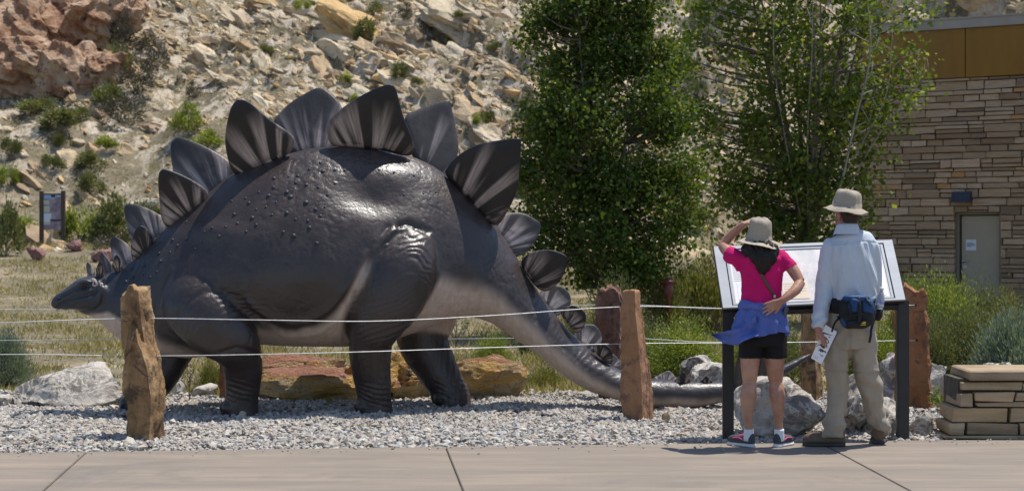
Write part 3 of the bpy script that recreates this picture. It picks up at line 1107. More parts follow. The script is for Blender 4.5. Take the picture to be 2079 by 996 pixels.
boulder("big grey boulder with a white top behind the left stone post", 42, 262, 736, 822, 0.9, 501, MAT_GREY, lo=0.55, hi=0.95, planes=14, amp=0.07)
boulder("reddish slab topping the long orange rock between the statue's near legs", 505, 726, 716, 770, 0.7, 502, MAT_ORANGE, layer=0.10, planes=12, lo=0.6, hi=0.92, amp=0.13, freq=2.6, d=15.95)
boulder("long yellow orange rock block between the statue's near legs", 500, 742, 744, 813, 0.55, 531, MAT_ORANGE, layer=0.07, planes=9, lo=0.72, hi=0.98, amp=0.10, freq=2.6)
boulder("orange brown rock block with a grey top behind the near hind leg", 690, 832, 710, 811, 0.7, 532, MAT_ORANGE, layer=0.07, planes=9, lo=0.6, hi=0.95, amp=0.12, freq=2.6, d=15.9)
boulder("reddish brown rock between the statue's two hind legs", 790, 900, 738, 806, 0.6, 513, MAT_ORANGE, layer=0.08)
boulder("blocky orange tan rock at the right of the statue's far hind leg", 900, 1074, 716, 804, 0.6, 504, MAT_ORANGE, layer=0.05, planes=8, lo=0.78, hi=1.0, amp=0.09, freq=2.6)
boulder("pale grey flat topped boulder behind the tail plates", 1376, 1480, 718, 782, 0.7, 505, MAT_GREY, d=16.9)
boulder("lower white veined boulder just behind the tail plates", 1392, 1500, 736, 812, 0.6, 506, MAT_GREY, d=16.1)
boulder("large rounded grey boulder with white veins behind the woman's legs", 1484, 1674, 762, 888, 0.75, 507, MAT_GREY, planes=9, lo=0.75, hi=1.0, amp=0.09)
boulder("dark grey boulder seen between the man's legs", 1690, 1778, 752, 884, 0.6, 508, MAT_GREY, planes=14)
boulder("grey boulder at the right of the man's right leg", 1744, 1838, 806, 886, 0.5, 509, MAT_GREY)
boulder("tall pale boulder around the foot of the right end post", 1776, 1928, 712, 832, 0.7, 510, MAT_GREY, d=15.3, lo=0.5, hi=0.95)
boulder("small grey rock beside the panel's right leg", 1842, 1904, 832, 884, 0.35, 511, MAT_GREY, sub=4)
boulder("pale rounded rock top showing above the low stone wall", 1990, 2064, 732, 800, 0.5, 512, MAT_GREY, d=14.6, sub=4)
boulder("small bluish grey rock right of the right end post", 1908, 1936, 762, 812, 0.3, 514, MAT_GREY, d=14.9, sub=4)
boulder("small pale stone behind the front legs of the statue", 352, 376, 772, 806, 0.25, 515, MAT_GREY, d=16.3, sub=3)
boulder("low flat pale stone right of the small pale stone", 392, 442, 778, 804, 0.35, 516, MAT_GREY, d=16.2, sub=3)
boulder("little dark stone at the left edge of the gravel bed", -8, 28, 800, 822, 0.3, 517, MAT_GREY, sub=3)
boulder("single flat brown stone lying on the gravel beside the tapered tan post", 1344, 1364, 836, 852, 0.09, 518, MAT_ORANGE, "stone", sub=3, d=13.6)
boulder("small tan pebble in front of the statue's near front foot", 484, 500, 833, 846, 0.08, 519, MAT_PALE, "stone", sub=2, d=14.05)
for (x0, x1, yt, yb, sd, lab, mt) in [
        (184, 240, 503, 534, 521, "red boulder behind the small neck plates", MAT_MAUVE),
        (133, 168, 485, 512, 522, "pinkish red boulder beside the right post of the information sign", MAT_MAUVE),
        (51, 92, 501, 531, 523, "dull purple boulder in front of the left post of the information sign", MAT_MAUVE),
        (92, 132, 461, 499, 524, "large tan rock lying behind the information sign", MAT_PALE),
        (0, 40, 470, 500, 525, "low pale rock left of the information sign", MAT_PALE)]:
    p, d = on_slope((x0 + x1) / 2, yb)
    boulder(lab, x0, x1, yt, yb, (x1 - x0) / FPX * d * 0.8, sd, mt, d=d + 0.3, sub=4, planes=16)


# ------------------------------------------------------------------ stone posts and wires
def _mat_post(name, c1, c2, c3, dark):
    t = NT(name)
    v = t.coord("Position")
    vs = t.coord("Position", (1.6, 1.6, 0.7))
    n = t.noise(vs, 3.5, 8, 0.65, 0.3)
    c = t.ramp(n, [(0.3, c1), (0.5, c2), (0.7, c3)])
    s = t.noise(v, 6.5, 8, 0.72, 0.8)
    c = t.mix(t.ramp(s, [(0.49, 0.0), (0.60, 0.9)]), c, dark)
    c = t.mix(t.ramp(t.noise(v, 11, 7, 0.7, 1.0), [(0.58, 0.0), (0.68, 0.55)]), c, c3)
    sp = t.noise(v, 45, 3)
    c = t.mix(t.ramp(sp, [(0.62, 0.0), (0.7, 0.5)]), c, dark)
    h = t.math('ADD', t.noise(v, 13, 8, 0.65), t.math('MULTIPLY', t.noise(v, 60, 5), 0.35))
    return t.finish(c, 0.88, t.bump(h, 0.7, 0.02), 0.3)


MAT_P1 = _mat_post("ochre_post_stone", (0.14, 0.08, 0.04), (0.31, 0.185, 0.085), (0.48, 0.34, 0.195), (0.07, 0.045, 0.03))
MAT_P2 = _mat_post("tan_post_stone", (0.28, 0.145, 0.075), (0.36, 0.19, 0.10), (0.40, 0.235, 0.14), (0.17, 0.09, 0.065))
MAT_P3 = _mat_post("rust_post_stone", (0.20, 0.08, 0.035), (0.29, 0.125, 0.055), (0.36, 0.175, 0.085), (0.13, 0.06, 0.04))
MAT_P4 = _mat_post("dark_post_stone", (0.14, 0.07, 0.05), (0.22, 0.115, 0.08), (0.34, 0.20, 0.13), (0.08, 0.045, 0.04))
MAT_HOLE = simple("drilled_hole", (0.012, 0.011, 0.01), rough=0.9)


def pillar(g, rows, d, depth, cf, seed, amp=0.016, side=12, tilt=0.0, jag=0.0, yaw_in=0.06):
    """stone slab post: rows (py, left px, right px) from top to foot; cf = where its front corner stands between them"""
    rows = sorted(rows)
    pys = np.array([r[0] for r in rows], float)
    n = max(10, int((pys[-1] - pys[0]) / 4))
    yy = np.linspace(pys[0], pys[-1], n)
    xl = np.interp(yy, pys, [r[1] for r in rows])
    xr = np.interp(yy, pys, [r[2] for r in rows])
    rng = []
    for k, y in enumerate(yy):
        a, b = P(xl[k], y, d), P(xr[k], y, d)
        f = a.lerp(b, cf)
        L = Vector((a.x, d + yaw_in * (1 if cf > 0.15 else 0), 0))
        Fc = Vector((f.x, d - 0.02, 0))
        Rr = Vector((b.x, d + depth * (0.75 if cf < 0.85 else 0.1), 0))
        B1 = Vector((b.x - 0.02, d + depth, 0))
        B2 = Vector((a.x + 0.02, d + depth * 0.95, 0))
        ring = []
        for u, v in ((L, Fc), (Fc, Rr), (Rr, B1), (B1, B2), (B2, L)):
            for s in range(side):
                q = u.lerp(v, s / side)
                ring.append((q.x, q.y, a.z))
        rng.append(ring)
    # rounded irregular cap rows
    R = np.array(rng)
    c = R.mean(1, keepdims=True)
    top = []
    for s, dz in ((0.93, 0.012), (0.72, 0.018), (0.35, 0.02)):
        q = c[0] + (R[0] - c[0]) * np.array([s, s, 1])
        q[:, 2] += dz
        top.append(q)
    R = np.concatenate([np.array(top[::-1]), R])
    V = R.reshape(-1, 3)
    C = np.repeat(R.mean(1), R.shape[1], 0)
    Nn = V - C
    Nn[:, 2] = 0
    Nn /= np.linalg.norm(Nn, axis=1)[:, None] + 1e-6
    f1 = fbm(V * 8 + seed, seed, 6, 0.6)
    st = np.floor(fbm(V * np.array([5, 5, 3]) + seed * 2, seed + 3, 3) * 3.5) / 3.5
    V = V + Nn * (amp * f1 + amp * 1.4 * st)[:, None]
    hi = smoothstep(0.14, 0.0, R[0, 0, 2] - V[:, 2])
    V[:, 2] += hi * jag * fbm(V * np.array([14, 9, 0]) + seed, seed + 7, 3)
    g.rings(V.reshape(R.shape))


def post(label, rows, d, depth, cf, mat, seed, extra=None, **kw):
    g = Geo()
    pillar(g, rows, d, depth, cf, seed, **kw)
    if extra:
        for (r2, d2, dep2, cf2, k2) in extra:
            pillar(g, r2, d2, dep2, cf2, seed + 5, **k2)
    V, F = g.arrays()
    c = np.array([V[:, 0].mean(), V[:, 1].mean(), -0.05])
    o = link("stone_post", mesh_np("stone_post", V - c, F, mat, True), loc=Vector(c))
    o.data.set_sharp_from_angle(angle=math.radians(35))
    tag(o, label, "stone post")
    return o


post("ochre upright stone post at the left with a split lower slab on its front",
     [(589, 243, 297), (640, 243, 303), (690, 246, 312), (750, 250, 322), (800, 252, 326), (850, 254, 327), (902, 256, 326)],
     12.42, 0.22, 0.72, MAT_P1, 3, jag=0.04, amp=0.015,
     extra=[([(692, 250, 284), (712, 245, 300), (745, 246, 312), (800, 250, 322), (850, 252, 320), (902, 254, 316)], 12.30, 0.22, 0.80, dict(jag=0.14, amp=0.012))])
post("tapered tan stone post with a pale left face in the middle of the fence",
     [(595, 1264, 1303), (640, 1262, 1308), (700, 1261, 1317), (760, 1261, 1325), (763, 1261, 1326), (858, 1262, 1332)],
     13.75, 0.2, 0.62, MAT_P2, 8, amp=0.010, jag=0.02)
post("broad rust red stone post at the right end of the fence",
     [(590, 1834, 1884), (600, 1832, 1885), (640, 1820, 1887), (700, 1823, 1890), (780, 1826, 1893), (836, 1828, 1896)],
     14.5, 0.24, 0.86, MAT_P3, 12, amp=0.012, jag=0.06)
post("thick dark brown stone post behind the tail with a broken flat top",
     [(594, 1216, 1258), (612, 1211, 1262), (700, 1212, 1262), (812, 1214, 1262)],
     15.55, 0.3, 0.9, MAT_P4, 17, amp=0.016, jag=0.06)
post("brown stone post behind the exhibit panel with an orange lower end",
     [(610, 1632, 1674), (700, 1630, 1676), (812, 1629, 1679)],
     15.5, 0.25, 0.55, MAT_P1, 22, amp=0.012)
post("slim reddish stone post half hidden behind the statue's near front leg",
     [(690, 444, 486), (812, 443, 490)], 15.7, 0.22, 0.8, MAT_P3, 27)

MAT_WIRE = simple("galvanised_wire", (0.42, 0.42, 0.42), (0.62, 0.62, 0.61), 30, 0.45, spec=0.5, metal=0.3)


def wire(label, pts, r=0.0036, name="fence_wire"):
    q = np.array([list(P(*p)) for p in pts])
    c = catmull(q, 24 * (len(q) - 1) + 1)
    g = Geo().tube(c, [r] * len(c), 6, ref=(0, 0, 1))
    return tag(g.build(name, MAT_WIRE), label, "wire")


wire("upper front fence wire running past the statue from the left post to the right post",
     [(-420, 672, 11.9), (0, 655, 12.2), (270, 646, 12.52), (520, 649, 12.72), (760, 651.5, 12.98), (1000, 640, 13.4), (1283, 622, 13.86), (1560, 627.5, 14.15), (1859, 619, 14.49)])
wire("lower front fence wire running past the statue from the left post to the right post",
     [(-420, 728, 11.9), (0, 719, 12.2), (280, 722, 12.52), (520, 719, 12.72), (760, 713, 12.98), (1000, 705, 13.4), (1283, 697, 13.86), (1560, 695, 14.15), (1861, 690.5, 14.49)])
wire("upper back fence wire behind the statue", [(-420, 629, 15.3), (0, 627.5, 15.6), (140, 628, 15.7), (464, 628, 15.8), (850, 630, 15.75), (1236, 618, 15.7), (1440, 626, 15.65), (1654, 626, 15.6)])
wire("lower back fence wire behind the statue", [(-420, 692, 15.3), (0, 690.5, 15.6), (240, 688, 15.7), (464, 690, 15.8), (850, 688, 15.75), (1236, 685, 15.7), (1440, 694, 15.65), (1654, 694, 15.6)])
for (px, py, d) in ((1859, 619, 14.492), (1861, 690.5, 14.492)):
    o = Geo().ball(P(px, py, d), (0.011, 0.012, 0.011), 10).build("drilled_hole", MAT_HOLE, bpy.data.objects["stone_post.002"])

# ------------------------------------------------------------------ low stone wall at the right
def _mat_block(name, cols, coord="Object", rand=True, bs=30, tone=True, bd=0.012):
    t = NT(name)
    v = t.coord(coord, (0.35, 0.35, 2.2), rand=rand)
    n = t.noise(v, 6.0, 7, 0.6)
    c = t.ramp(n, [(0.3, cols[0]), (0.5, cols[1]), (0.72, cols[2])])
    if tone:
        c = t.mix(1.0, c, t.ramp(t.rand(), tone if tone is not True else [(0.0, (0.8, 0.78, 0.76)), (0.5, (1, 1, 1)), (1.0, (1.12, 1.08, 1.0))]), 'MULTIPLY')
    h = t.math('ADD', t.noise(v, bs * 0.5, 6), t.math('MULTIPLY', t.noise(t.coord(coord, rand=rand), bs * 2, 4), 0.4))
    return t.finish(c, 0.9, t.bump(h, 0.6, bd), 0.25)


MAT_BLOCK = _mat_block("tan_wall_stone", [(0.23, 0.165, 0.10), (0.35, 0.265, 0.17), (0.45, 0.355, 0.245)])
MAT_MORTAR = simple("dark_mortar", (0.055, 0.045, 0.035), (0.10, 0.085, 0.065), 20, 0.95, 0.5, 60, 0.01)


def block_mesh(seed, sx, sy, sz, mat, bev=0.005, wob=0.011, name="stone"):
    r = random.Random(seed)
    bm = bmesh.new()
    bmesh.ops.create_cube(bm, size=1.0)
    for v in bm.verts:
        v.co = Vector((v.co.x * sx + r.uniform(-wob, wob), v.co.y * sy + r.uniform(-wob, wob), v.co.z * sz + r.uniform(-wob, wob) * 0.6))
    bmesh.ops.bevel(bm, geom=bm.edges[:], offset=min(bev, sz * 0.2, sx * 0.2), segments=1, affect='EDGES')
    me = bpy.data.meshes.new(name)
    bm.to_mesh(me)
    bm.free()
    me.materials.append(mat)
    return me


WD = 12.46
lw = thing("low_stone_wall", "low wall of stacked tan stone blocks with a flat cap beside the sidewalk at the right", "wall", P(1935, 891, WD))
zo = lambda y: EYE - (y / 4.742 + 700 - HY) / FPX * WD
xo = lambda x: (x / 4.742 + 1850 - CX) / FPX * WD
Geo().box(((xo(420) + xo(420) + 3.0) / 2 + 0.04, WD + 0.27, (zo(900) + zo(330)) / 2), (3.0, 0.42, zo(330) - zo(900))).build("core", MAT_MORTAR, lw, smooth=False)
wall_rows = [(875, 903, 0, [(335, 1020), (1030, 1500), (1510, 2000)]),
             (756, 866, 0.02, [(375, 515), (540, 1030), (1052, 1400), (1420, 1900)]),
             (604, 738, 0.03, [(408, 940), (960, 1300), (1320, 1900)]),
             (470, 596, -0.01, [(470, 600)]), (454, 540, 0.0, [(615, 985), (1006, 1400), (1420, 1900)]), (548, 590, 0.0, [(622, 1200), (1220, 1900)]),
             (364, 440, 0.015, [(490, 1064), (1086, 1500), (1520, 1900)])]
sd = 0
for (ya, yb, off, segs) in wall_rows:
    for k, (xa, xb) in enumerate(segs):
        sd += 1
        x0, x1 = xo(xa), xo(xb)
        dep = 0.42 if k == 0 and xa < 500 else 0.2
        h = zo(ya) - zo(yb)
        me = block_mesh(sd, x1 - x0, dep, h, MAT_BLOCK)
        link("stone", me, lw, Vector(((x0 + x1) / 2, WD + off + dep / 2 - 0.01, (zo(ya) + zo(yb)) / 2)) - lw.location)
me = block_mesh(99, 3.1, 0.56, zo(238) - zo(333), MAT_BLOCK, 0.012, 0.012, "cap_stone")
link("cap_stone", me, lw, Vector((xo(552) + 1.55, WD + 0.25, (zo(238) + zo(333)) / 2)) - lw.location)

# ------------------------------------------------------------------ building
BU = Vector((3.03, -1.85, 0)).normalized()
BN = Vector((BU.y, -BU.x, 0))          # out of the wall, towards the viewer
BO = Vector((7.5, 36.0, 0))
bld = thing("stone_building", "stone clad building with amber metal panels under a flat grey roof edge", "building", BO)
bld.rotation_euler = (0, 0, math.atan2(BU.y, BU.x))
# in the building's own axes: x along the wall, -y out of the wall, z up
MAT_STONE = _mat_block("stacked_facade_stone", [(0.25, 0.185, 0.13), (0.38, 0.29, 0.205), (0.49, 0.395, 0.295)], bs=8, bd=0.03,
                       tone=[(0.0, (0.55, 0.50, 0.48)), (0.2, (0.85, 0.76, 0.66)), (0.5, (1.0, 0.93, 0.84)), (0.8, (1.18, 1.12, 1.08)), (0.93, (1.3, 1.26, 1.24)), (1.0, (1.2, 0.85, 0.45))])
WLEN, STOP = 9.0, 4.84
DX0, DX1, DZ = 2.135, 3.085, 2.03
g = Geo()
g.box((DX0 / 2, 0.2, STOP / 2), (DX0, 0.36, STOP))
g.box(((DX1 + WLEN) / 2, 0.2, STOP / 2), (WLEN - DX1, 0.36, STOP))
g.box(((DX0 + DX1) / 2, 0.2, (DZ + STOP) / 2), (DX1 - DX0, 0.36, STOP - DZ))
g.build("wall", simple("grey_brown_mortar", (0.12, 0.097, 0.075), (0.17, 0.14, 0.11), 12, 0.95), bld, smooth=False, loc=(0, 0, 0))
Geo().box((WLEN / 2 + 0.1, 4.2, 2.9), (WLEN - 0.1, 7.6, 5.7)).build("wall_block", simple("plain_render", (0.3, 0.25, 0.2), rough=0.9), bld, smooth=False, loc=(0, 0, 0))
unit = [block_mesh(700 + k, 1, 1, 1, MAT_STONE, 0.03, 0.0) for k in range(8)]
for k, me in enumerate(unit):
    r = random.Random(k)
    for v in me.vertices:
        v.co.x += r.uniform(-0.02, 0.02)
        v.co.z += r.uniform(-0.07, 0.07)
        v.co.y += r.uniform(-0.12, 0.12)
rs_ = random.Random(21)
segs = []
z = 0.0
while z < STOP - 0.03:
    h = min(rs_.choice([0.075, 0.1, 0.12, 0.14, 0.17, 0.19]), STOP - z)
    x = -0.02 + rs_.uniform(-0.2, 0)
    while x < WLEN:
        w = rs_.uniform(0.22, 0.78)
        a, b = max(x, -0.03), min(x + w, WLEN)
        x += w
        rows = [(z, h)]
        if h > 0.15 and rs_.random() < 0.4:
            s = rs_.uniform(0.4, 0.6)
            rows = [(z, h * s), (z + h * s, h * (1 - s))]
        for zz_, hh in rows:
            parts_ = [(a, b)]
            if zz_ < DZ < zz_ + hh and b > DX0 and a < DX1 and zz_ + hh - DZ > 0.04:
                segs.append((max(a, DX0), min(b, DX1), DZ + 0.002, zz_ + hh - DZ - 0.002))
            if zz_ < DZ:
                parts_ = [(a, min(b, DX0))] if a < DX0 else []
                if b > DX1:
                    parts_.append((max(a, DX1), b))
                if a < DX0 and b <= DX0:
                    parts_ = [(a, b)]
            for (u, v) in parts_:
                if v - u > 0.05:
                    segs.append((u, v, zz_, hh))
    z += h
vis = [s for s in segs if s[0] < 3.75 and s[2] > 0.55]
vis.sort(key=lambda s: -(s[1] - s[0]) * s[3])
rest = [s for s in segs if s not in vis[:290]]
for (u, v, z_, h) in vis[:290]:
    o = bpy.data.objects.new("stone", unit[rs_.randrange(8)])
    COL.objects.link(o)
    o.parent = bld
    pr = rs_.uniform(0.0, 0.06)
    o.location = ((u + v) / 2, -0.02 - pr, z_ + h / 2)
    o.scale = (v - u - 0.02, 0.12, h - 0.02)
g = Geo()
for (u, v, z_, h) in rest:
    g.box(((u + v) / 2, -0.025 - rs_.uniform(0, 0.03), z_ + h / 2), (v - u - 0.014, 0.12, h - 0.014))
tag(g.build("stone_course", MAT_STONE, bld, smooth=False, loc=(0, 0, 0)), kind="stuff")
MAT_AMBER = NT("amber_metal_panel")
_v = MAT_AMBER.coord("Object", (1, 1, 0.15))
MAT_AMBER = MAT_AMBER.finish(MAT_AMBER.ramp(MAT_AMBER.noise(_v, 3, 5), [(0.3, (0.20, 0.096, 0.008)), (0.7, (0.27, 0.135, 0.013))]), 0.42, MAT_AMBER.bump(MAT_AMBER.noise(_v, 8, 4), 0.1, 0.02), 0.4)
for k in range(5):
    a = 0.02 + (2.42 - 2.0) * 0 + k * 2.02 + (0 if k == 0 else 0.0)
    x0, x1 = (0.0, 2.36) if k == 0 else (2.38 + (k - 1) * 2.4, 2.38 + k * 2.4 - 0.02)
    if x0 > WLEN:
        break
    x1 = min(x1, WLEN)
    Geo().box(((x0 + x1) / 2, -0.02, (STOP + 5.87) / 2 + 0.005), (x1 - x0, 0.2, 5.87 - STOP - 0.012)).build("metal_panel", MAT_AMBER, bld, smooth=False, loc=(0, 0, 0))
Geo().box((WLEN / 2, 0.1, (STOP + 5.87) / 2), (WLEN - 0.04, 0.2, 5.87 - STOP - 0.04)).build("panel_backing", MAT_MORTAR, bld, smooth=False, loc=(0, 0, 0))
g = Geo().box((WLEN / 2 - 0.05, 3.9, 5.975), (WLEN + 0.2, 8.2, 0.2))
g.box((WLEN / 2 - 0.05, -0.2, 6.08), (WLEN + 0.24, 0.06, 0.03))
g.build("roof", simple("grey_roof_edge", (0.27, 0.245, 0.215), (0.33, 0.3, 0.27), 2, 0.6, 0.1, 12), bld, smooth=False, loc=(0, 0, 0))
MAT_DOOR = simple("taupe_door_paint", (0.33, 0.285, 0.215), (0.36, 0.31, 0.235), 3, 0.45, 0.05, 50)
MAT_FRAME = simple("taupe_frame_paint", (0.18, 0.155, 0.115), (0.2, 0.17, 0.13), 3, 0.5)
dr = Geo().box(((DX0 + DX1) / 2 + 0.03, 0.10, DZ / 2 - 0.03), (DX1 - DX0 - 0.15, 0.05, DZ - 0.08)).build("door", MAT_DOOR, bld, smooth=False, loc=(0, 0, 0))
g = Geo().box((DX0 + 0.035, 0.07, DZ / 2), (0.07, 0.12, DZ)).box((DX1 - 0.025, 0.07, DZ / 2), (0.05, 0.12, DZ)).box(((DX0 + DX1) / 2, 0.07, DZ - 0.022), (DX1 - DX0 - 0.122, 0.118, 0.044))
g.build("door_frame", MAT_FRAME, bld, smooth=False, loc=(0, 0, 0))
MAT_STEEL = simple("brushed_steel", (0.4, 0.42, 0.46), rough=0.35, metal=0.8)
g = Geo().tube([(DX0 + 0.14, 0.08, 1.02), (DX0 + 0.14, 0.02, 1.02)], [0.035, 0.03], 12).tube([(DX0 + 0.14, 0.03, 1.02), (DX0 + 0.25, 0.03, 1.015)], [0.012, 0.012], 8, ref=(0, 0, 1))
h_ = g.build("handle", MAT_STEEL)
h_.parent = dr
h_ = Geo().box((DX0 + 0.17, 0.068, 0.90), (0.09, 0.014, 0.06)).build("lock_plate", MAT_STEEL, smooth=False)
h_.parent = dr
nt = Geo().box((DX0 + 0.30, 0.071, 1.355), (0.215, 0.004, 0.225)).build("notice", simple("paper_notice", (0.6, 0.66, 0.72), rough=0.8), smooth=False)
nt.parent = dr
g = Geo()
for (zz_, w) in ((1.395, 0.13), (1.372, 0.16), (1.349, 0.17), (1.326, 0.09)):
    g.box((DX0 + 0.215 + w / 2, 0.0675, zz_), (w, 0.002, 0.011))
tx = g.build("printed_line", simple("notice_ink", (0.08, 0.1, 0.16), rough=0.8), smooth=False)
tx.parent = dr
lampo = Geo()
lampo.add(np.array([[-0.19, 0, 0.11], [0.19, 0, 0.11], [0.19, -0.13, 0.11], [-0.19, -0.13, 0.11], [-0.19, 0, -0.11], [0.19, 0, -0.11], [0.19, -0.26, -0.11], [-0.19, -0.26, -0.11]]) + np.array([2.32, -0.1, 2.36]), None, [[0, 3, 2, 1], [4, 5, 6, 7], [3, 7, 6, 2], [0, 4, 7, 3], [1, 2, 6, 5], [0, 1, 5, 4]])
wl = lampo.build("wall_lamp", simple("dark_lamp_casing", (0.02, 0.025, 0.035), (0.03, 0.035, 0.045), 10, 0.4), smooth=False)
wl.location = BO
wl.rotation_euler = bld.rotation_euler
tag(wl, "dark wedge shaped wall lamp fixed above the taupe door", "lamp")

# ------------------------------------------------------------------ far information sign and standpipe
MAT_BRN = simple("dark_brown_post", (0.05, 0.032, 0.026), (0.075, 0.05, 0.04), 12, 0.7)
sp_, sd_ = on_slope(104, 500)
sg = thing("information_sign", "upright brown framed information sign with a purple picture standing below the hill", "sign", sp_)
for (px, yt, yb) in ((84.5, 388, 510), (128.5, 387, 504)):
    a, b = P(px, yt, sd_), P(px, yb, sd_)
    Geo().box((a.x, sd_, (a.z + b.z) / 2), (0.13, 0.13, a.z - b.z)).build("post", MAT_BRN, sg, smooth=False)


def rect(g, x0, x1, y0, y1, d, th=0.012, **kw):
    a, b = P(x0, y0, d), P(x1, y1, d)
    g.box(((a.x + b.x) / 2, d, (a.z + b.z) / 2), (b.x - a.x, th, a.z - b.z), **kw)
    return g


rect(Geo(), 88.5, 124.5, 392.5, 395.5, sd_, 0.08).build("rail", MAT_BRN, sg, smooth=False)
rect(Geo(), 88.5, 124.5, 395.5, 466, sd_, 0.05).build("panel", _mat_rock("rock_photo_print", [(0.1, 0.08, 0.1), (0.24, 0.19, 0.23), (0.42, 0.37, 0.42)], 2.5, rand=False, coord="Position", bump=0.0, rough=0.5), sg, smooth=False)
fd = sd_ - 0.03
for (x0, x1, y0, y1, c, nm) in ((89, 112, 395.5, 403, (0.24, 0.38, 0.6), "sky_print"), (89, 100, 406, 415, (0.42, 0.46, 0.36), "caption_box"), (89, 101, 418, 431, (0.42, 0.46, 0.36), "caption_box"),
                                (89, 104, 433, 450, (0.52, 0.62, 0.66), "map_box"), (89, 102, 450, 456, (0.42, 0.46, 0.36), "caption_box"), (102, 124, 445, 449, (0.02, 0.02, 0.025), "dark_band"), (104, 124, 396, 400, (0.3, 0.42, 0.6), "sky_print")):
    rect(Geo(), x0, x1, y0, y1, fd).build(nm, simple(nm, c, rough=0.5), sg, smooth=False)

o = thing("standpipe", "small dark red standpipe in the tall grass between the two trees", "standpipe", P(1357, 622, 25.5))
g = Geo()
prof = [(632, 4), (604, 4), (600, 7), (596, 9), (580, 10), (576, 8), (570, 8), (564, 6), (561, 2)]
g.tube([P(1357, y, 25.5) for y, r in prof], [r / FPX * 25.5 for y, r in prof], 12)
g.build("pipe", simple("dark_red_paint", (0.11, 0.022, 0.02), (0.16, 0.04, 0.035), 8, 0.5), o)
Geo().tube([P(1346, 572, 25.45), P(1368, 572, 25.45)], [0.03, 0.03], 8).build("outlet", bpy.data.materials["dark_red_paint"], o)

# ------------------------------------------------------------------ trees
LEAF_COT = leaf_mat("cottonwood_leaf_dark", (0.036, 0.065, 0.012), (0.088, 0.135, 0.024), (0.19, 0.21, 0.05), rough=0.5, trans=0.42)
LEAF_COT2 = leaf_mat("cottonwood_leaf_light", (0.065, 0.10, 0.018), (0.14, 0.19, 0.036), (0.25, 0.28, 0.075), rough=0.5, trans=0.45)
BARK = simple("grey_brown_bark", (0.10, 0.08, 0.06), (0.24, 0.2, 0.16), 14, 0.95, 0.8, 24, 0.03, stretch=(1, 1, 0.25))
PALEBARK = simple("pale_grey_bark", (0.20, 0.18, 0.15), (0.36, 0.33, 0.285), 10, 0.9)


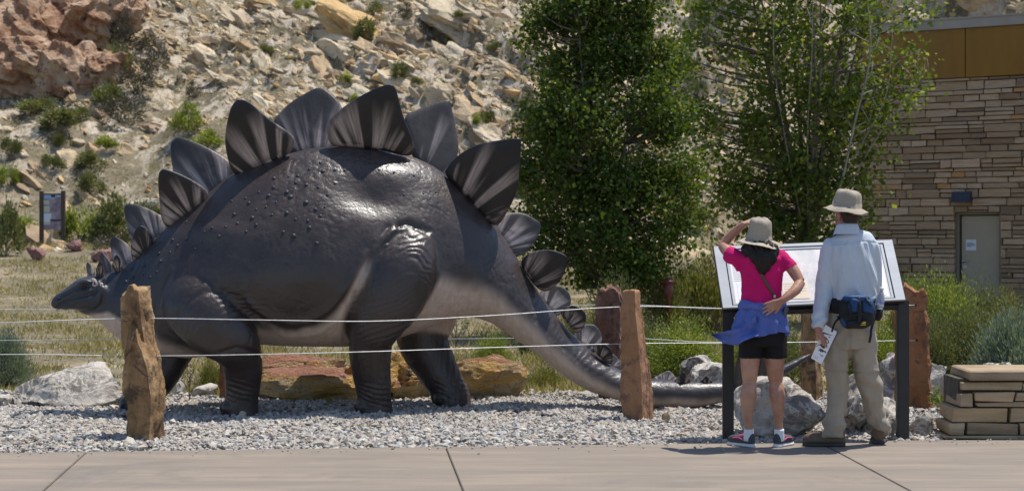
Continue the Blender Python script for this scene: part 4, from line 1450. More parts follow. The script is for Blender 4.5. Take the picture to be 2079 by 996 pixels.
def tree(label, px, d, prof, K, per, cr, leaf, lmat, seed, trunk_top, r0, stems, depthf=0.8, bare=(), zmin=0.0, dens=None, clump=0.4):
    """prof: (py, left px, right px) outline of the crown on the photograph at depth d"""
    rs = np.random.RandomState(seed)
    base = Vector(((px - CX) / FPX * d, d, hz((px - CX) / FPX * d, d)))
    o = thing("cottonwood_tree", label, "tree", base)
    prof = sorted(prof)
    pys = np.array([p[0] for p in prof], float)
    C = []
    it = 0
    while len(C) < K:
        it += 1
        py = rs.uniform(pys[0], pys[-1])
        l, r = np.interp(py, pys, [p[1] for p in prof]), np.interp(py, pys, [p[2] for p in prof])
        wmax = max(p[2] - p[1] for p in prof)
        if rs.uniform() > (r - l) / wmax:
            continue
        if dens is not None and rs.uniform() > dens(py, (rs.uniform(l, r) - l)):
            pass
        hw = (r - l) / 2 / FPX * d
        a = rs.uniform(-1, 1)
        b = rs.uniform(-1, 1)
        if a * a + b * b > 1:
            continue
        cx = ((l + r) / 2 - CX) / FPX * d
        C.append((cx + a * hw, d + b * hw * depthf, EYE - (py - HY) / FPX * d))
    C = np.array(C)
    # gather the twigs into boughs, so that the crown has lumps and gaps
    nb_ = max(12, K // 9)
    H_ = C[rs.choice(K, nb_, replace=False)]
    nr_ = np.argmin(((C[:, None] - H_[None]) ** 2).sum(2), 1)
    C = C + (H_[nr_] - C) * clump + rs.normal(size=C.shape) * 0.05
    # stems
    g = Geo()
    axes = []
    top = np.array([base.x, d, EYE - (pys[0] - HY) / FPX * d])
    for s in range(stems):
        an = 6.28 * s / stems + rs.uniform(-0.4, 0.4)
        sp = 0.0 if stems == 1 else 1.0
        w = np.interp((pys[0] * 0.6 + pys[-1] * 0.4), pys, [(p[2] - p[1]) / 2 for p in prof]) / FPX * d * 0.55 * sp
        e = top + np.array([math.cos(an) * w, math.sin(an) * w * 0.8, -rs.uniform(0.0, 0.25) * (top[2] - base.z)])
        m1 = np.array([base.x + math.cos(an) * 0.10 * sp, d + math.sin(an) * 0.10 * sp, base.z + 0.25 * (e[2] - base.z)])
        m2 = m1 * 0.45 + e * 0.55 + rs.normal(size=3) * np.array([0.08, 0.08, 0])
        pts = [np.array([base.x + math.cos(an) * 0.05 * sp, d + math.sin(an) * 0.05 * sp, base.z - 0.1]), m1, m2, e]
        rr_ = [r0 * 1.15, r0 * 0.8, r0 * 0.42, r0 * 0.1]
        g.tube(pts, rr_, 8, sub=6)
        axes.append(catmull(pts, 40))
    g.build("trunk", BARK, o)
    AX = np.vstack(axes)
    g = Geo()
    for c in C:
        # leave a stem lower down, bend up to the clump
        dd = np.linalg.norm((AX - c) * np.array([1, 1, 0.75]), axis=1) + 3 * np.maximum(0, AX[:, 2] - (c[2] - 0.25))
        a = AX[int(np.argmin(dd))]
        mid = a * 0.5 + c * 0.5 + np.array([0, 0, -0.05]) + rs.normal(size=3) * 0.05
        L = np.linalg.norm(c - a)
        g.tube([a, mid, c], [0.008 + 0.014 * L, 0.006 + 0.007 * L, 0.004], 4, sub=2)
    g.build("branches", BARK, o)
    if bare:
        g = Geo()
        for pts in bare:
            q = [list(P(x, y, d - 0.3 - 0.45 * k)) for k, (x, y) in enumerate(pts[0])]
            g.tube(q, list(np.linspace(pts[1], pts[2], len(q))), 6, sub=4)
            for s in range(pts[3]):
                t_ = rs.uniform(0.25, 1)
                cc = catmull(q, 30)
                a = cc[int(t_ * 29)]
                an = rs.uniform(-1.2, 1.2)
                e = a + np.array([math.sin(an) * 0.45, rs.normal() * 0.15, abs(math.cos(an)) * 0.5]) * rs.uniform(0.4, 1.1)
                g.tube([a, (a + e) / 2 + rs.normal(size=3) * 0.03, e], [pts[2] * 1.0, pts[2] * 0.8, pts[2] * 0.4], 4)
        g.build("bare_branch", PALEBARK, o)
    n = K * per
    k = np.repeat(np.arange(K), per)
    rad = (cr * rs.uniform(0.6, 1.35, K))[k]
    off = rs.normal(size=(n, 3)) * rad[:, None] * np.array([0.6, 0.6, 0.55])
    p = C[k] + off
    ok = p[:, 2] > base.z + zmin
    p, k = p[ok], k[ok]
    n = len(p)
    dv = rs.normal(size=(n, 3))
    dv[:, 2] -= 0.35
    ct = rs.uniform(-0.2, 0.2, K)
    sz_ = rs.uniform(0.55, 1.35, n)
    V, q, t = leaves(p, dv, leaf * sz_, leaf * 0.85 * sz_ * rs.uniform(0.7, 1.15, n), rs, np.clip(rs.uniform(0, 0.9, n) ** 1.3 + ct[k] * 1.3, 0, 1))
    link("crown", mesh_np("crown", V, [q], lmat, False, {"tint": t}), o)
    return o


tree("dense dark green cottonwood tree behind the statue's tail", 1225, 26,
     [(-190, 1200, 1262), (-100, 1140, 1310), (0, 1085, 1360), (90, 1062, 1385), (160, 1040, 1410), (250, 1028, 1428), (340, 1030, 1434), (430, 1030, 1430), (500, 1070, 1412), (550, 1120, 1370), (590, 1185, 1290), (606, 1210, 1262)],
     560, 100, 0.26, 0.07, LEAF_COT, 3, 0, 0.055, 3, zmin=0.75, clump=0.36)
tree("airy light green cottonwood with grey bare branches in front of the building", 1640, 29.5,
     [(-190, 1480, 1720), (-90, 1420, 1840), (0, 1392, 1885), (80, 1378, 1905), (180, 1378, 1885), (260, 1384, 1855), (330, 1392, 1815), (400, 1410, 1800), (450, 1450, 1760), (500, 1490, 1745), (530, 1540, 1720)],
     430, 56, 0.30, 0.092, LEAF_COT2, 8, 0, 0.065, 10, depthf=0.5, zmin=0.9, clump=0.16,
     bare=(([(1660, 470), (1705, 380), (1735, 250), (1766, 120), (1762, 10), (1755, -60)], 0.024, 0.008, 10), ([(1690, 400), (1750, 290), (1800, 190), (1812, 60)], 0.014, 0.005, 8), ([(1700, 420), (1780, 280), (1850, 190), (1885, 130)], 0.014, 0.005, 8),
           ([(1640, 440), (1640, 250), (1648, 120), (1650, -20)], 0.016, 0.006, 4), ([(1625, 440), (1585, 230), (1570, 90), (1578, -40)], 0.016, 0.006, 4)))
# ------------------------------------------------------------------ the dinosaur statue
def _mat_skin():
    t = NT("painted_dinosaur_skin")
    v = t.coord("Position")
    pale = t.attr("pale")
    n = t.noise(v, 3.0, 6)
    dark = t.ramp(n, [(0.3, (0.031, 0.023, 0.021)), (0.7, (0.056, 0.042, 0.038))])
    dark = t.mix(t.attr("blue"), dark, (0.022, 0.028, 0.038))
    vs = t.coord("Position", (14, 14, 1.2))
    st = t.noise(vs, 1.6, 4)
    lite = t.ramp(st, [(0.3, (0.42, 0.325, 0.265)), (0.7, (0.55, 0.44, 0.37))])
    c = t.mix(pale, dark, lite)
    vo = t.voro(v, 55, 'F1')
    vo2 = t.n("ShaderNodeTexVoronoi", feature='DISTANCE_TO_EDGE')
    t.set(vo2.inputs["Vector"], t.mix(0.08, v, t.n("ShaderNodeTexNoise", Vector=v, Scale=9.0).outputs[1], 'ADD'))
    vo2.inputs["Scale"].default_value = 30
    h = t.math('ADD', t.math('MULTIPLY', t.noise(v, 26, 6, 0.6), 0.55), t.math('MULTIPLY', t.noise(t.coord("Position", (60, 60, 9)), 1.0, 4), 0.35))
    h = t.math('ADD', h, t.math('MULTIPLY', vo2.outputs["Distance"], 0.35))
    h = t.math('ADD', h, t.math('MULTIPLY', t.noise(v, 90, 4), 0.25))
    r = t.ramp(t.noise(v, 6, 5), [(0.3, 0.31), (0.7, 0.44)])
    return t.finish(c, t.mix(pale, r, (0.6, 0.6, 0.6)), t.bump(h, 0.33, 0.013), 0.5)


MAT_SKIN = _mat_skin()
SC = 1.0 / FPX
mid = [(90, 14.25), (200, 14.35), (300, 14.45), (480, 14.6), (700, 14.72), (850, 14.8), (1000, 14.85), (1200, 14.8), (1400, 14.72), (1550, 14.8), (1660, 14.9)]
topc = [(103, 614), (107, 604), (112, 598), (125, 591), (140, 579), (158, 565), (178, 559), (196, 557), (215, 554), (240, 546), (270, 528), (300, 499), (340, 461), (385, 424), (430, 386), (470, 354), (520, 333), (580, 312), (640, 299), (700, 296), (760, 299), (830, 316), (880, 337), (910, 358), (940, 384), (980, 427), (1010, 462), (1040, 507), (1070, 556), (1100, 604), (1130, 641), (1160, 676), (1200, 713), (1250, 747), (1300, 764), (1350, 769), (1400, 772), (1480, 772), (1530, 764), (1590, 740), (1630, 722), (1650, 714)]
botc = [(103, 620), (107, 626), (116, 629), (126, 628), (140, 630), (160, 634), (180, 640), (200, 650), (220, 670), (245, 692), (285, 710), (330, 720), (380, 727), (430, 722), (480, 705), (530, 698), (600, 701), (700, 703), (760, 697), (800, 689), (850, 672), (900, 652), (960, 642), (1000, 655), (1050, 691), (1100, 727), (1150, 766), (1200, 795), (1260, 813), (1330, 825), (1400, 827), (1450, 821), (1500, 806), (1550, 786), (1600, 757), (1635, 731), (1650, 718)]
widc = [(103, 0.02), (108, 0.05), (125, 0.075), (140, 0.088), (158, 0.125), (175, 0.15), (195, 0.155), (215, 0.155), (240, 0.19), (280, 0.26), (330, 0.38), (400, 0.51), (480, 0.62), (580, 0.73), (680, 0.77), (780, 0.74), (850, 0.66), (900, 0.56), (950, 0.46), (1000, 0.39), (1060, 0.33), (1150, 0.26), (1250, 0.20), (1350, 0.16), (1450, 0.13), (1550, 0.095), (1610, 0.055), (1650, 0.012)]
px_ = np.concatenate([np.arange(103, 220, 3.0), np.arange(220, 1651, 7.0)])
T_, B_, W_, D_ = curve1(px_, topc, 2), curve1(px_, botc, 2), curve1(px_, widc, 3), curve1(px_, mid, 8)
th = np.linspace(0, 2 * math.pi, 72, endpoint=False)
rings = []
for k, x in enumerate(px_):
    a, b = P(x, T_[k], D_[k]), P(x, B_[k], D_[k])
    zc, h = (a.z + b.z) / 2, (a.z - b.z) / 2
    cs, sn = np.cos(th), np.sin(th)
    # egg shaped section with a narrow ridge on top
    ridge = np.interp(x, [100, 230, 420, 900, 1100, 1650], [0.0, 0.12, 0.34, 0.34, 0.22, 0.0])
    wf = np.sign(sn) * np.abs(sn) ** 0.92 * (1 - ridge * np.clip(cs, -0.4, 1)) * W_[k]
    rings.append(np.stack([np.full(72, 0.0) + (x - CX) * SC * (D_[k] + wf * 0.0), D_[k] + wf, zc + h * cs], 1))
DG = Geo()
DG.rings(rings)


def limb(rows):
    """rows: (px, py, depth offset from the middle line, px half width, depth radius)"""
    pts, rad = [], []
    for (x, y, o, w, dr) in rows:
        d = float(np.interp(x, [m_[0] for m_ in mid], [m_[1] for m_ in mid])) + o
        pts.append(P(x, y, d))
        rad.append((w * SC * d, dr))
    return pts, rad


legs = {
    "nf": limb([(365, 560, -0.26, 60, 0.14), (395, 612, -0.44, 72, 0.18), (430, 658, -0.55, 64, 0.20), (470, 692, -0.54, 56, 0.20), (490, 728, -0.43, 43, 0.175), (493, 770, -0.35, 37, 0.155), (491, 805, -0.32, 34, 0.15), (489, 828, -0.31, 36, 0.155), (488, 850, -0.31, 38, 0.16)]),
    "nh": limb([(800, 400, 0.0, 40, 0.10), (806, 440, -0.24, 56, 0.13), (814, 490, -0.47, 70, 0.17), (812, 540, -0.60, 76, 0.215), (788, 600, -0.60, 76, 0.235), (765, 650, -0.55, 60, 0.22), (753, 690, -0.47, 46, 0.19), (752, 730, -0.42, 43, 0.175), (756, 770, -0.38, 39, 0.165), (760, 805, -0.36, 35, 0.155), (761, 825, -0.35, 36, 0.16), (761, 846, -0.35, 37, 0.165)]),
    "fh": limb([(850, 560, 0.35, 70, 0.2), (862, 640, 0.38, 66, 0.2), (858, 690, 0.38, 52, 0.19), (885, 745, 0.36, 43, 0.165), (908, 785, 0.34, 37, 0.155), (918, 806, 0.33, 37, 0.155), (918, 830, 0.33, 38, 0.16)]),
    "ff": limb([(400, 600, 0.32, 60, 0.2), (370, 665, 0.34, 52, 0.19), (345, 720, 0.33, 42, 0.165), (322, 765, 0.3, 38, 0.155), (292, 800, 0.28, 36, 0.15), (282, 822, 0.27, 37, 0.155), (280, 842, 0.27, 38, 0.16)]),
}
for k_, (pts, rad) in legs.items():
    DG.tube(pts, rad, 28, ref=(0, 1, 0), sub=5)
# toes
for k_ in legs:
    f = legs[k_][0][-2]
    w = legs[k_][1][-2]
    for a in (-0.75, 0.0, 0.75):
        dx, dy = -math.cos(a), math.sin(a)
        c = (f.x + dx * w[0] * 0.78, f.y + dy * w[1] * 0.85, 0.045)
        DG.ball(c, (0.07, 0.06, 0.065), 12)
# cheek, brow and jaw masses of the head
dh = 14.33
for s in (-1, 1):
    DG.ball(P(178, 612, dh + s * 0.10), (0.13, 0.05, 0.055), 16)
    DG.ball(P(172, 572, dh + s * 0.105), (0.075, 0.035, 0.028), 14)
    DG.ball(P(140, 597, dh + s * 0.055), (0.12, 0.035, 0.03), 14, Matrix.Rotation(-0.5, 3, 'Y'))
    DG.ball(P(205, 596, dh + s * 0.12), (0.05, 0.04, 0.10), 14)
V, FS, NRM = DG.fused(0.0143, 7)

# measured coordinates of every point on the photograph
ppx = CX + V[:, 0] / V[:, 1] * FPX
ppy = HY - (V[:, 2] - EYE) / V[:, 1] * FPX
dm = np.interp(ppx, px_, D_)
offm = V[:, 1] - dm


def poly_dist(x, y, pts):
    """signed-less distance in px to a polyline, and the arc position"""
    p = np.array(pts, float)
    best = np.full(len(x), 1e9)
    for a, b in zip(p[:-1], p[1:]):
        ab = b - a
        t = np.clip(((x - a[0]) * ab[0] + (y - a[1]) * ab[1]) / (ab @ ab), 0, 1)
        d = np.hypot(x - a[0] - t * ab[0], y - a[1] - t * ab[1])
        best = np.minimum(best, d)
    return best


def tube_dist(V, pts, rad):
    c = catmull(pts, 40)
    r = np.array(rad)
    r = np.stack([np.interp(np.linspace(0, len(r) - 1, 40), np.arange(len(r)), r[:, k]) for k in (0, 1)], 1)
    best = np.full(len(V), 9.0)
    for k in range(40):
        q = (V - c[k]) / np.array([r[k, 0], r[k, 1], max(r[k])])
        best = np.minimum(best, np.linalg.norm(q, axis=1))
    return best


disp = np.zeros(len(V))
# folds over the thigh: nested arcs
cx_, cy_ = 838, 620
rr2 = np.hypot((ppx - cx_) * 1.0, (ppy - cy_) * 0.62)
ang = np.arctan2(cy_ - ppy, ppx - cx_)
wob = 5 * fbm(np.stack([ppx / 40, ppy / 40, offm * 0], 1), 5, 3)
mk = smoothstep(0.02, 0.3, np.sin(np.clip(ang, 0.15, 3.0))) * smoothstep(118, 95, rr2) * smoothstep(26, 48, rr2) * smoothstep(900, 850, ppx) * (np.abs(offm) > 0.25)
disp += mk * (0.0028 + 0.003 * fbm(V * 7, 41, 2)) * np.sin((rr2 + 1.6 * wob) / 8.5 * 2 * math.pi)
# vertical creases low on the hind leg
mk = smoothstep(560, 620, ppy) * smoothstep(720, 660, ppy) * smoothstep(700, 730, ppx) * smoothstep(860, 820, ppx) * (np.abs(offm) > 0.2)
disp += mk * 0.004 * np.sin((ppy + 0.35 * (ppx - 760) + wob * 1.5) / 11 * 2 * math.pi)
# folds over the shoulder
rr2 = np.hypot(ppx - 500, (ppy - 735) * 0.95)
mk = smoothstep(70, 92, rr2) * smoothstep(165, 128, rr2) * smoothstep(585, 540, ppx) * smoothstep(345, 400, ppx) * smoothstep(700, 670, ppy) * (np.abs(offm) > 0.2)
disp += mk * (0.0030 + 0.0045 * fbm(V * 6, 43, 2)) * np.sin((rr2 + wob * 2.2) / 12.0 * 2 * math.pi)
# ankle folds
for (ax, ay) in ((490, 790), (760, 800), (918, 790)):
    mk = smoothstep(40, 25, np.abs(ppx - ax)) * smoothstep(32, 14, np.abs(ppy - ay))
    disp += mk * 0.004 * np.sin((ppy - 0.25 * (ppx - ax) + wob) / 10 * 2 * math.pi)
# elbow crease
disp -= 0.016 * np.exp(-(poly_dist(ppx, ppy, [(450, 716), (480, 706), (505, 712), (530, 722)]) / 4.5) ** 2) * (offm < -0.1)
# the skin ridge hanging along the belly and its groove
rg = [(505, 612), (545, 640), (590, 655), (630, 650), (672, 622), (705, 580), (735, 530), (765, 490), (800, 462)]
disp += 0.030 * np.exp(-(poly_dist(ppx, ppy, rg) / 8.5) ** 2)
disp -= 0.014 * np.exp(-(poly_dist(ppx, ppy, [(505, 628), (545, 655), (595, 672), (640, 664), (685, 634), (716, 592)]) / 6.5) ** 2)
disp += 0.012 * np.exp(-(poly_dist(ppx, ppy, [(530, 655), (580, 682), (640, 678), (690, 648)]) / 6) ** 2)
disp -= 0.024 * np.exp(-(poly_dist(ppx, ppy, [(700, 690), (704, 640), (722, 580), (752, 505), (790, 462), (830, 452), (868, 470)]) / 6.5) ** 2) * (np.abs(offm) > 0.2)
disp -= 0.018 * np.exp(-(poly_dist(ppx, ppy, [(310, 700), (312, 640), (322, 590), (345, 545)]) / 6) ** 2)
disp -= 0.012 * np.exp(-(poly_dist(ppx, ppy, [(362, 640), (380, 612), (415, 592), (450, 590), (500, 612)]) / 6) ** 2)
# hollow under the hip, hip swell
disp -= 0.046 * np.exp(-(((ppx - 742 - 0.5 * (ppy - 395)) / 60) ** 2 + ((ppy - 400) / 36) ** 2))
disp += 0.026 * np.exp(-(((ppx - 800) / 55) ** 2 + ((ppy - 352) / 26) ** 2))
disp += 0.035 * np.exp(-(((ppx - 440) / 60) ** 2 + ((ppy - 470) / 22) ** 2))
disp -= 0.02 * np.exp(-(((ppx - 905) / 30) ** 2 + ((ppy - 520) / 60) ** 2))
# neck rings and tail creases
mk = smoothstep(205, 225, ppx) * smoothstep(320, 290, ppx)
disp += mk * 0.0022 * np.sin((ppx + 0.4 * (ppy - 560) + 2 * wob) / 11 * 2 * math.pi)
u = ppx * 0.62 + ppy * 0.78
mk = smoothstep(960, 1010, ppx) * smoothstep(1300, 1200, ppx)
disp += mk * (0.0006 + 0.0022 * np.clip(fbm(V * 5, 44, 2), 0, 1)) * np.sin((u + wob * 1.8) / 13 * 2 * math.pi)
# fine vertical folds under the belly and tail root
mk = smoothstep(650, 690, ppy) * smoothstep(540, 560, ppx) * smoothstep(1000, 950, ppx) * 0.6 + smoothstep(585, 625, ppy) * smoothstep(880, 900, ppx) * smoothstep(1000, 960, ppx)
disp += mk * 0.0016 * np.sin((ppx + wob) / 9 * 2 * math.pi)
# mouth, jaw and cheek grooves
hd = ppx < 235
disp -= hd * 0.016 * np.exp(-(poly_dist(ppx, ppy, [(118, 622), (127, 616), (150, 604), (170, 599), (188, 596), (196, 590)]) / 2.4) ** 2)
disp += hd * 0.008 * np.exp(-(poly_dist(ppx, ppy, [(120, 612), (150, 597), (170, 592), (190, 588)]) / 3) ** 2)
disp -= hd * 0.016 * np.exp(-(poly_dist(ppx, ppy, [(140, 632), (168, 632), (192, 630), (206, 618), (211, 596), (209, 570)]) / 3) ** 2)
disp += hd * 0.013 * np.exp(-(poly_dist(ppx, ppy, [(124, 598), (140, 589), (156, 580), (163, 574), (174, 570), (186, 573)]) / 2.6) ** 2)
disp += hd * 0.007 * np.exp(-(poly_dist(ppx, ppy, [(128, 603), (146, 594), (158, 588)]) / 2.0) ** 2)
disp -= hd * 0.007 * np.exp(-(poly_dist(ppx, ppy, [(126, 600.5), (144, 591.5), (157, 584)]) / 1.8) ** 2)
disp += hd * 0.009 * np.exp(-(poly_dist(ppx, ppy, [(112, 621), (126, 622), (150, 613), (172, 607), (190, 604)]) / 3.0) ** 2)
disp -= hd * 0.018 * np.exp(-(((ppx - 171) / 8) ** 2 + ((ppy - 583) / 6) ** 2))
disp += hd * 0.006 * np.exp(-(np.abs(np.hypot((ppx - 171) / 11, (ppy - 583) / 8.5) - 1) / 0.25) ** 2)
wn_ = fbm(V * np.array([13, 13, 4.5]) + 0.5 * fbm(V * 3, 61, 2)[:, None], 62, 3)
disp -= 0.0048 * np.exp(-(wn_ / 0.11) ** 2) * smoothstep(-0.25, 0.35, fbm(V * 1.7, 63, 2)) * smoothstep(225, 260, ppx)
wn_ = fbm(V * np.array([22, 22, 15]), 64, 3)
disp -= 0.0022 * np.exp(-(wn_ / 0.12) ** 2)
disp += 0.0028 * fbm(V * 5.5, 3, 4) + 0.006 * fbm(V * 1.6, 13, 3)
V = V + NRM * disp[:, None]
V[:, 2] = np.maximum(V[:, 2], -0.03)

# paint: pale underside with a soft dark border, dark legs
bx = [(100, 660), (128, 640), (150, 634), (172, 637), (196, 634), (217, 628), (228, 637), (240, 648), (275, 668), (310, 684), (345, 694), (400, 712), (440, 706), (490, 672), (530, 662), (560, 664), (600, 673), (640, 664), (680, 634), (700, 606), (722, 560), (742, 528), (770, 540), (860, 556), (905, 560), (945, 570), (985, 584), (1025, 600), (1070, 643), (1110, 684), (1150, 722), (1200, 764), (1260, 792), (1330, 808), (1400, 811), (1480, 806), (1560, 778), (1610, 748), (1650, 720)]
by = curve1(np.arange(100, 1652, 2.0), bx, 6)
border = np.interp(ppx, np.arange(100, 1652, 2.0), by)
soft = np.interp(ppx, [100, 200, 330, 520, 600, 700, 880, 960, 1100, 1300, 1650], [5, 6, 16, 20, 14, 22, 26, 30, 26, 14, 9])
pale = smoothstep(-0.6, 1.0, (ppy - border + 6 * fbm(V * 4, 4, 3)) / soft)
for k_, (pts, rad) in legs.items():
    if k_ in ("nf", "nh"):
        td = tube_dist(V, pts[1:], rad[1:])
        pale *= smoothstep(1.02, 1.22, td) * (1 - (offm < 0) * 0) if k_ == "nh" else smoothstep(1.0, 1.15, td)
    else:
        pale *= smoothstep(1.0, 1.15, tube_dist(V, pts[2:], rad[2:]))
pale *= ~((ppx > 455) & (ppx < 535) & (ppy > 700) & (offm < -0.1))
pale *= ~((ppy > 735) & (ppx < 1000))
blue = smoothstep(420, 230, ppx) * 0.75 + 0.35 * smoothstep(1050, 1200, ppx)
dino = thing("dinosaur_statue", "life size dark brown plated dinosaur statue with a pale belly walking on the gravel", "statue", (0.2, 14.7, 0))
body = link("body", mesh_np("body", V, FS, MAT_SKIN, True, {"pale": pale, "blue": blue}), dino)
TREE_D = BVHTree.FromPolygons([tuple(v) for v in V], [tuple(f) for ff in FS for f in ff])
EYEP = Vector((0, 0, EYE))


def on_body(px, py):
    d = (P(px, py, 10) - EYEP).normalized()
    h = TREE_D.ray_cast(EYEP, d)
    return h[0], h[1]


# studs
MAT_STUD = simple("blue_black_stud", (0.014, 0.019, 0.027), (0.022, 0.028, 0.038), 20, 0.58)
sv, sf = ICO[2]
stud_me = mesh_np("stud", sv * np.array([1, 1, 0.62]), [sf], MAT_STUD)
stud = [(545, 397, 5), (582, 390, 5.5), (622, 375, 4.5), (600, 370, 3.5), (555, 380, 3.5), (525, 390, 3), (590, 400, 6), (621, 411, 6), (582, 432, 5), (640, 425, 4), (650, 438, 4), (556, 362, 5), (656, 348, 5), (628, 343, 3), (605, 357, 4), (586, 358, 3), (650, 330, 3.5), (680, 345, 4), (700, 346, 3), (720, 330, 3), (575, 328, 3), (545, 345, 3.5), (530, 352, 3), (512, 442, 5), (505, 412, 4), (520, 456, 4), (552, 436, 3.5), (596, 479, 6), (575, 471, 4), (643, 494, 5), (628, 462, 5), (625, 448, 4), (498, 402, 3), (475, 435, 4.5), (482, 453, 4), (500, 470, 3.5), (470, 408, 3), (440, 430, 3.5), (430, 462, 3.5), (444, 480, 5), (458, 460, 3), (415, 470, 3), (408, 450, 3), (385, 470, 3.5), (378, 485, 4.5), (360, 498, 3.5), (345, 512, 3), (350, 487, 4), (378, 450, 3), (322, 514, 5), (300, 500, 3), (325, 530, 4.5), (293, 539, 4), (268, 545, 4), (290, 558, 3), (318, 551, 3), (255, 572, 5), (268, 563, 5.5), (280, 585, 3), (305, 562, 3), (395, 505, 3), (410, 492, 2.5), (735, 360, 3), (770, 345, 3), (800, 350, 3), (840, 356, 3), (860, 392, 3), (885, 390, 2.5), (820, 395, 2.5), (646, 380, 3.5), (665, 395, 3), (680, 372, 3), (660, 420, 3), (540, 420, 3), (560, 410, 3), (600, 445, 3), (520, 425, 3)]
for (x, y, r) in stud:
    h, nn = on_body(x, y)
    if h is None:
        continue
    o = bpy.data.objects.new("stud", stud_me)
    COL.objects.link(o)
    o.parent = dino
    o.location = h - dino.location
    o.rotation_euler = nn.to_track_quat('Z', 'Y').to_euler()
    s = r * 0.92 * SC * h.y
    o.scale = (s, s, s)

# eye, ear patch, nostril
MAT_EYE = simple("glossy_dark_eye", (0.012, 0.008, 0.006), rough=0.12)
MAT_EAR = simple("pale_ear_skin", (0.42, 0.32, 0.28), (0.55, 0.44, 0.4), 60, 0.5)
for s in (-1, 1):
    h, nn = on_body(171, 583)
    if s == 1:
        h = Vector((h.x, 2 * dh - h.y, h.z))
    e = Geo().ball((h.x, h.y + s * -0.006, h.z), (0.027, 0.020, 0.021), 16).build("eye", MAT_EYE, dino)
    g = Geo()
    for sg_, r0 in ((1, 0.0075), (-1, 0.0055)):
        pp = [Vector((h.x + 0.035 * math.cos(a), h.y + s * (0.012 + 0.004 * math.sin(a)), h.z + sg_ * 0.022 * math.sin(a))) for a in np.linspace(0, math.pi, 9)]
        g.tube(pp, [0.004] + [r0] * 7 + [0.004], 8)
    l = g.mesh("eyelid", MAT_SKIN)
    for at in ("pale", "blue"):
        a_ = l.attributes.new(at, 'FLOAT', 'POINT')
        a_.data.foreach_set("value", np.full(len(l.vertices), 0.03 if at == "pale" else 0.7, dtype=np.float32))
    link("eyelid", l, dino)
    h, nn = on_body(191, 575)
    if s == 1:
        h = Vector((h.x, 2 * dh - h.y, h.z))
    g = Geo().ball((h.x, h.y + s * 0.002, h.z), (0.030, 0.012, 0.046), 16, Matrix.Rotation(-0.25, 3, 'Y'))
    g.build("ear_patch", MAT_EAR, dino)
    Geo().ball((h.x + 0.008, h.y + s * 0.012, h.z), (0.007, 0.006, 0.014), 10).build("ear_hole", MAT_HOLE, dino)
    h, nn = on_body(119.5, 606)
    if s == 1:
        h = Vector((h.x, 2 * dh - h.y, h.z))
    Geo().ball((h.x, h.y, h.z), (0.012, 0.005, 0.012), 12).build("nostril_rim", MAT_STUD, dino)
    Geo().ball((h.x, h.y + s * 0.006, h.z), (0.0105, 0.007, 0.0105), 10).build("nostril", MAT_HOLE, dino)


# ---- plates
def _mat_plate(nm, k):
    t = NT(nm)
    uv = t.n("ShaderNodeUVMap").outputs[0]
    sep = t.n("ShaderNodeSeparateXYZ", Vector=uv)
    fan, rad = sep.outputs[0], sep.outputs[1]
    mp = t.n("ShaderNodeMapping", Vector=uv, Scale=(1, 0.10, 1))
    oi = t.n("ShaderNodeObjectInfo")
    t.set(mp.inputs["Location"], t.math('MULTIPLY', oi.outputs["Random"], 31.0))
    n = t.noise(mp.outputs[0], 3.6, 2, 0.5, 0.15)
    fine = t.noise(mp.outputs[0], 26, 3, 0.6)
    st = t.ramp(n, [(0.45, 0.0), (0.57, 1.0)])
    env = t.ramp(rad, [(0.0, 0.35), (0.12, 1.0), (0.45, 0.75), (0.78, 0.0)])
    fa = t.math('MULTIPLY', t.math('MULTIPLY', st, env), t.ramp(fine, [(0.3, 0.45), (0.65, 1.0)]))
    v = t.coord("Position")
    base = t.ramp(t.noise(v, 7, 5), [(0.3, (0.012, 0.009, 0.008)), (0.7, (0.024, 0.017, 0.015))]) if k < 0 else t.ramp(t.noise(v, 7, 5), [(0.3, (0.042, 0.036, 0.036)), (0.7, (0.074, 0.063, 0.062))])  # far row: paler base, its sunlit look put into the colour
    edge = t.ramp(rad, [(0.55, 0.0), (0.95, 0.8)])
    base = t.mix(edge, base, (0.009, 0.010, 0.013))
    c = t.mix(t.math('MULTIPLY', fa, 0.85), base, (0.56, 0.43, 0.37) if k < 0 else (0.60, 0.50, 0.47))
    h = t.math('ADD', t.math('MULTIPLY', fine, 1.0), t.math('MULTIPLY', t.noise(v, 45, 5), 0.5))
    return t.finish(c, 0.5, t.bump(h, 0.3, 0.01), 0.4)


MAT_PLATE = {-1: _mat_plate("streaked_dark_plate_paint", -1), 1: _mat_plate("streaked_sunlit_plate_paint", 1)}  # same plates twice: the far-row copy is lightened to look sunlit


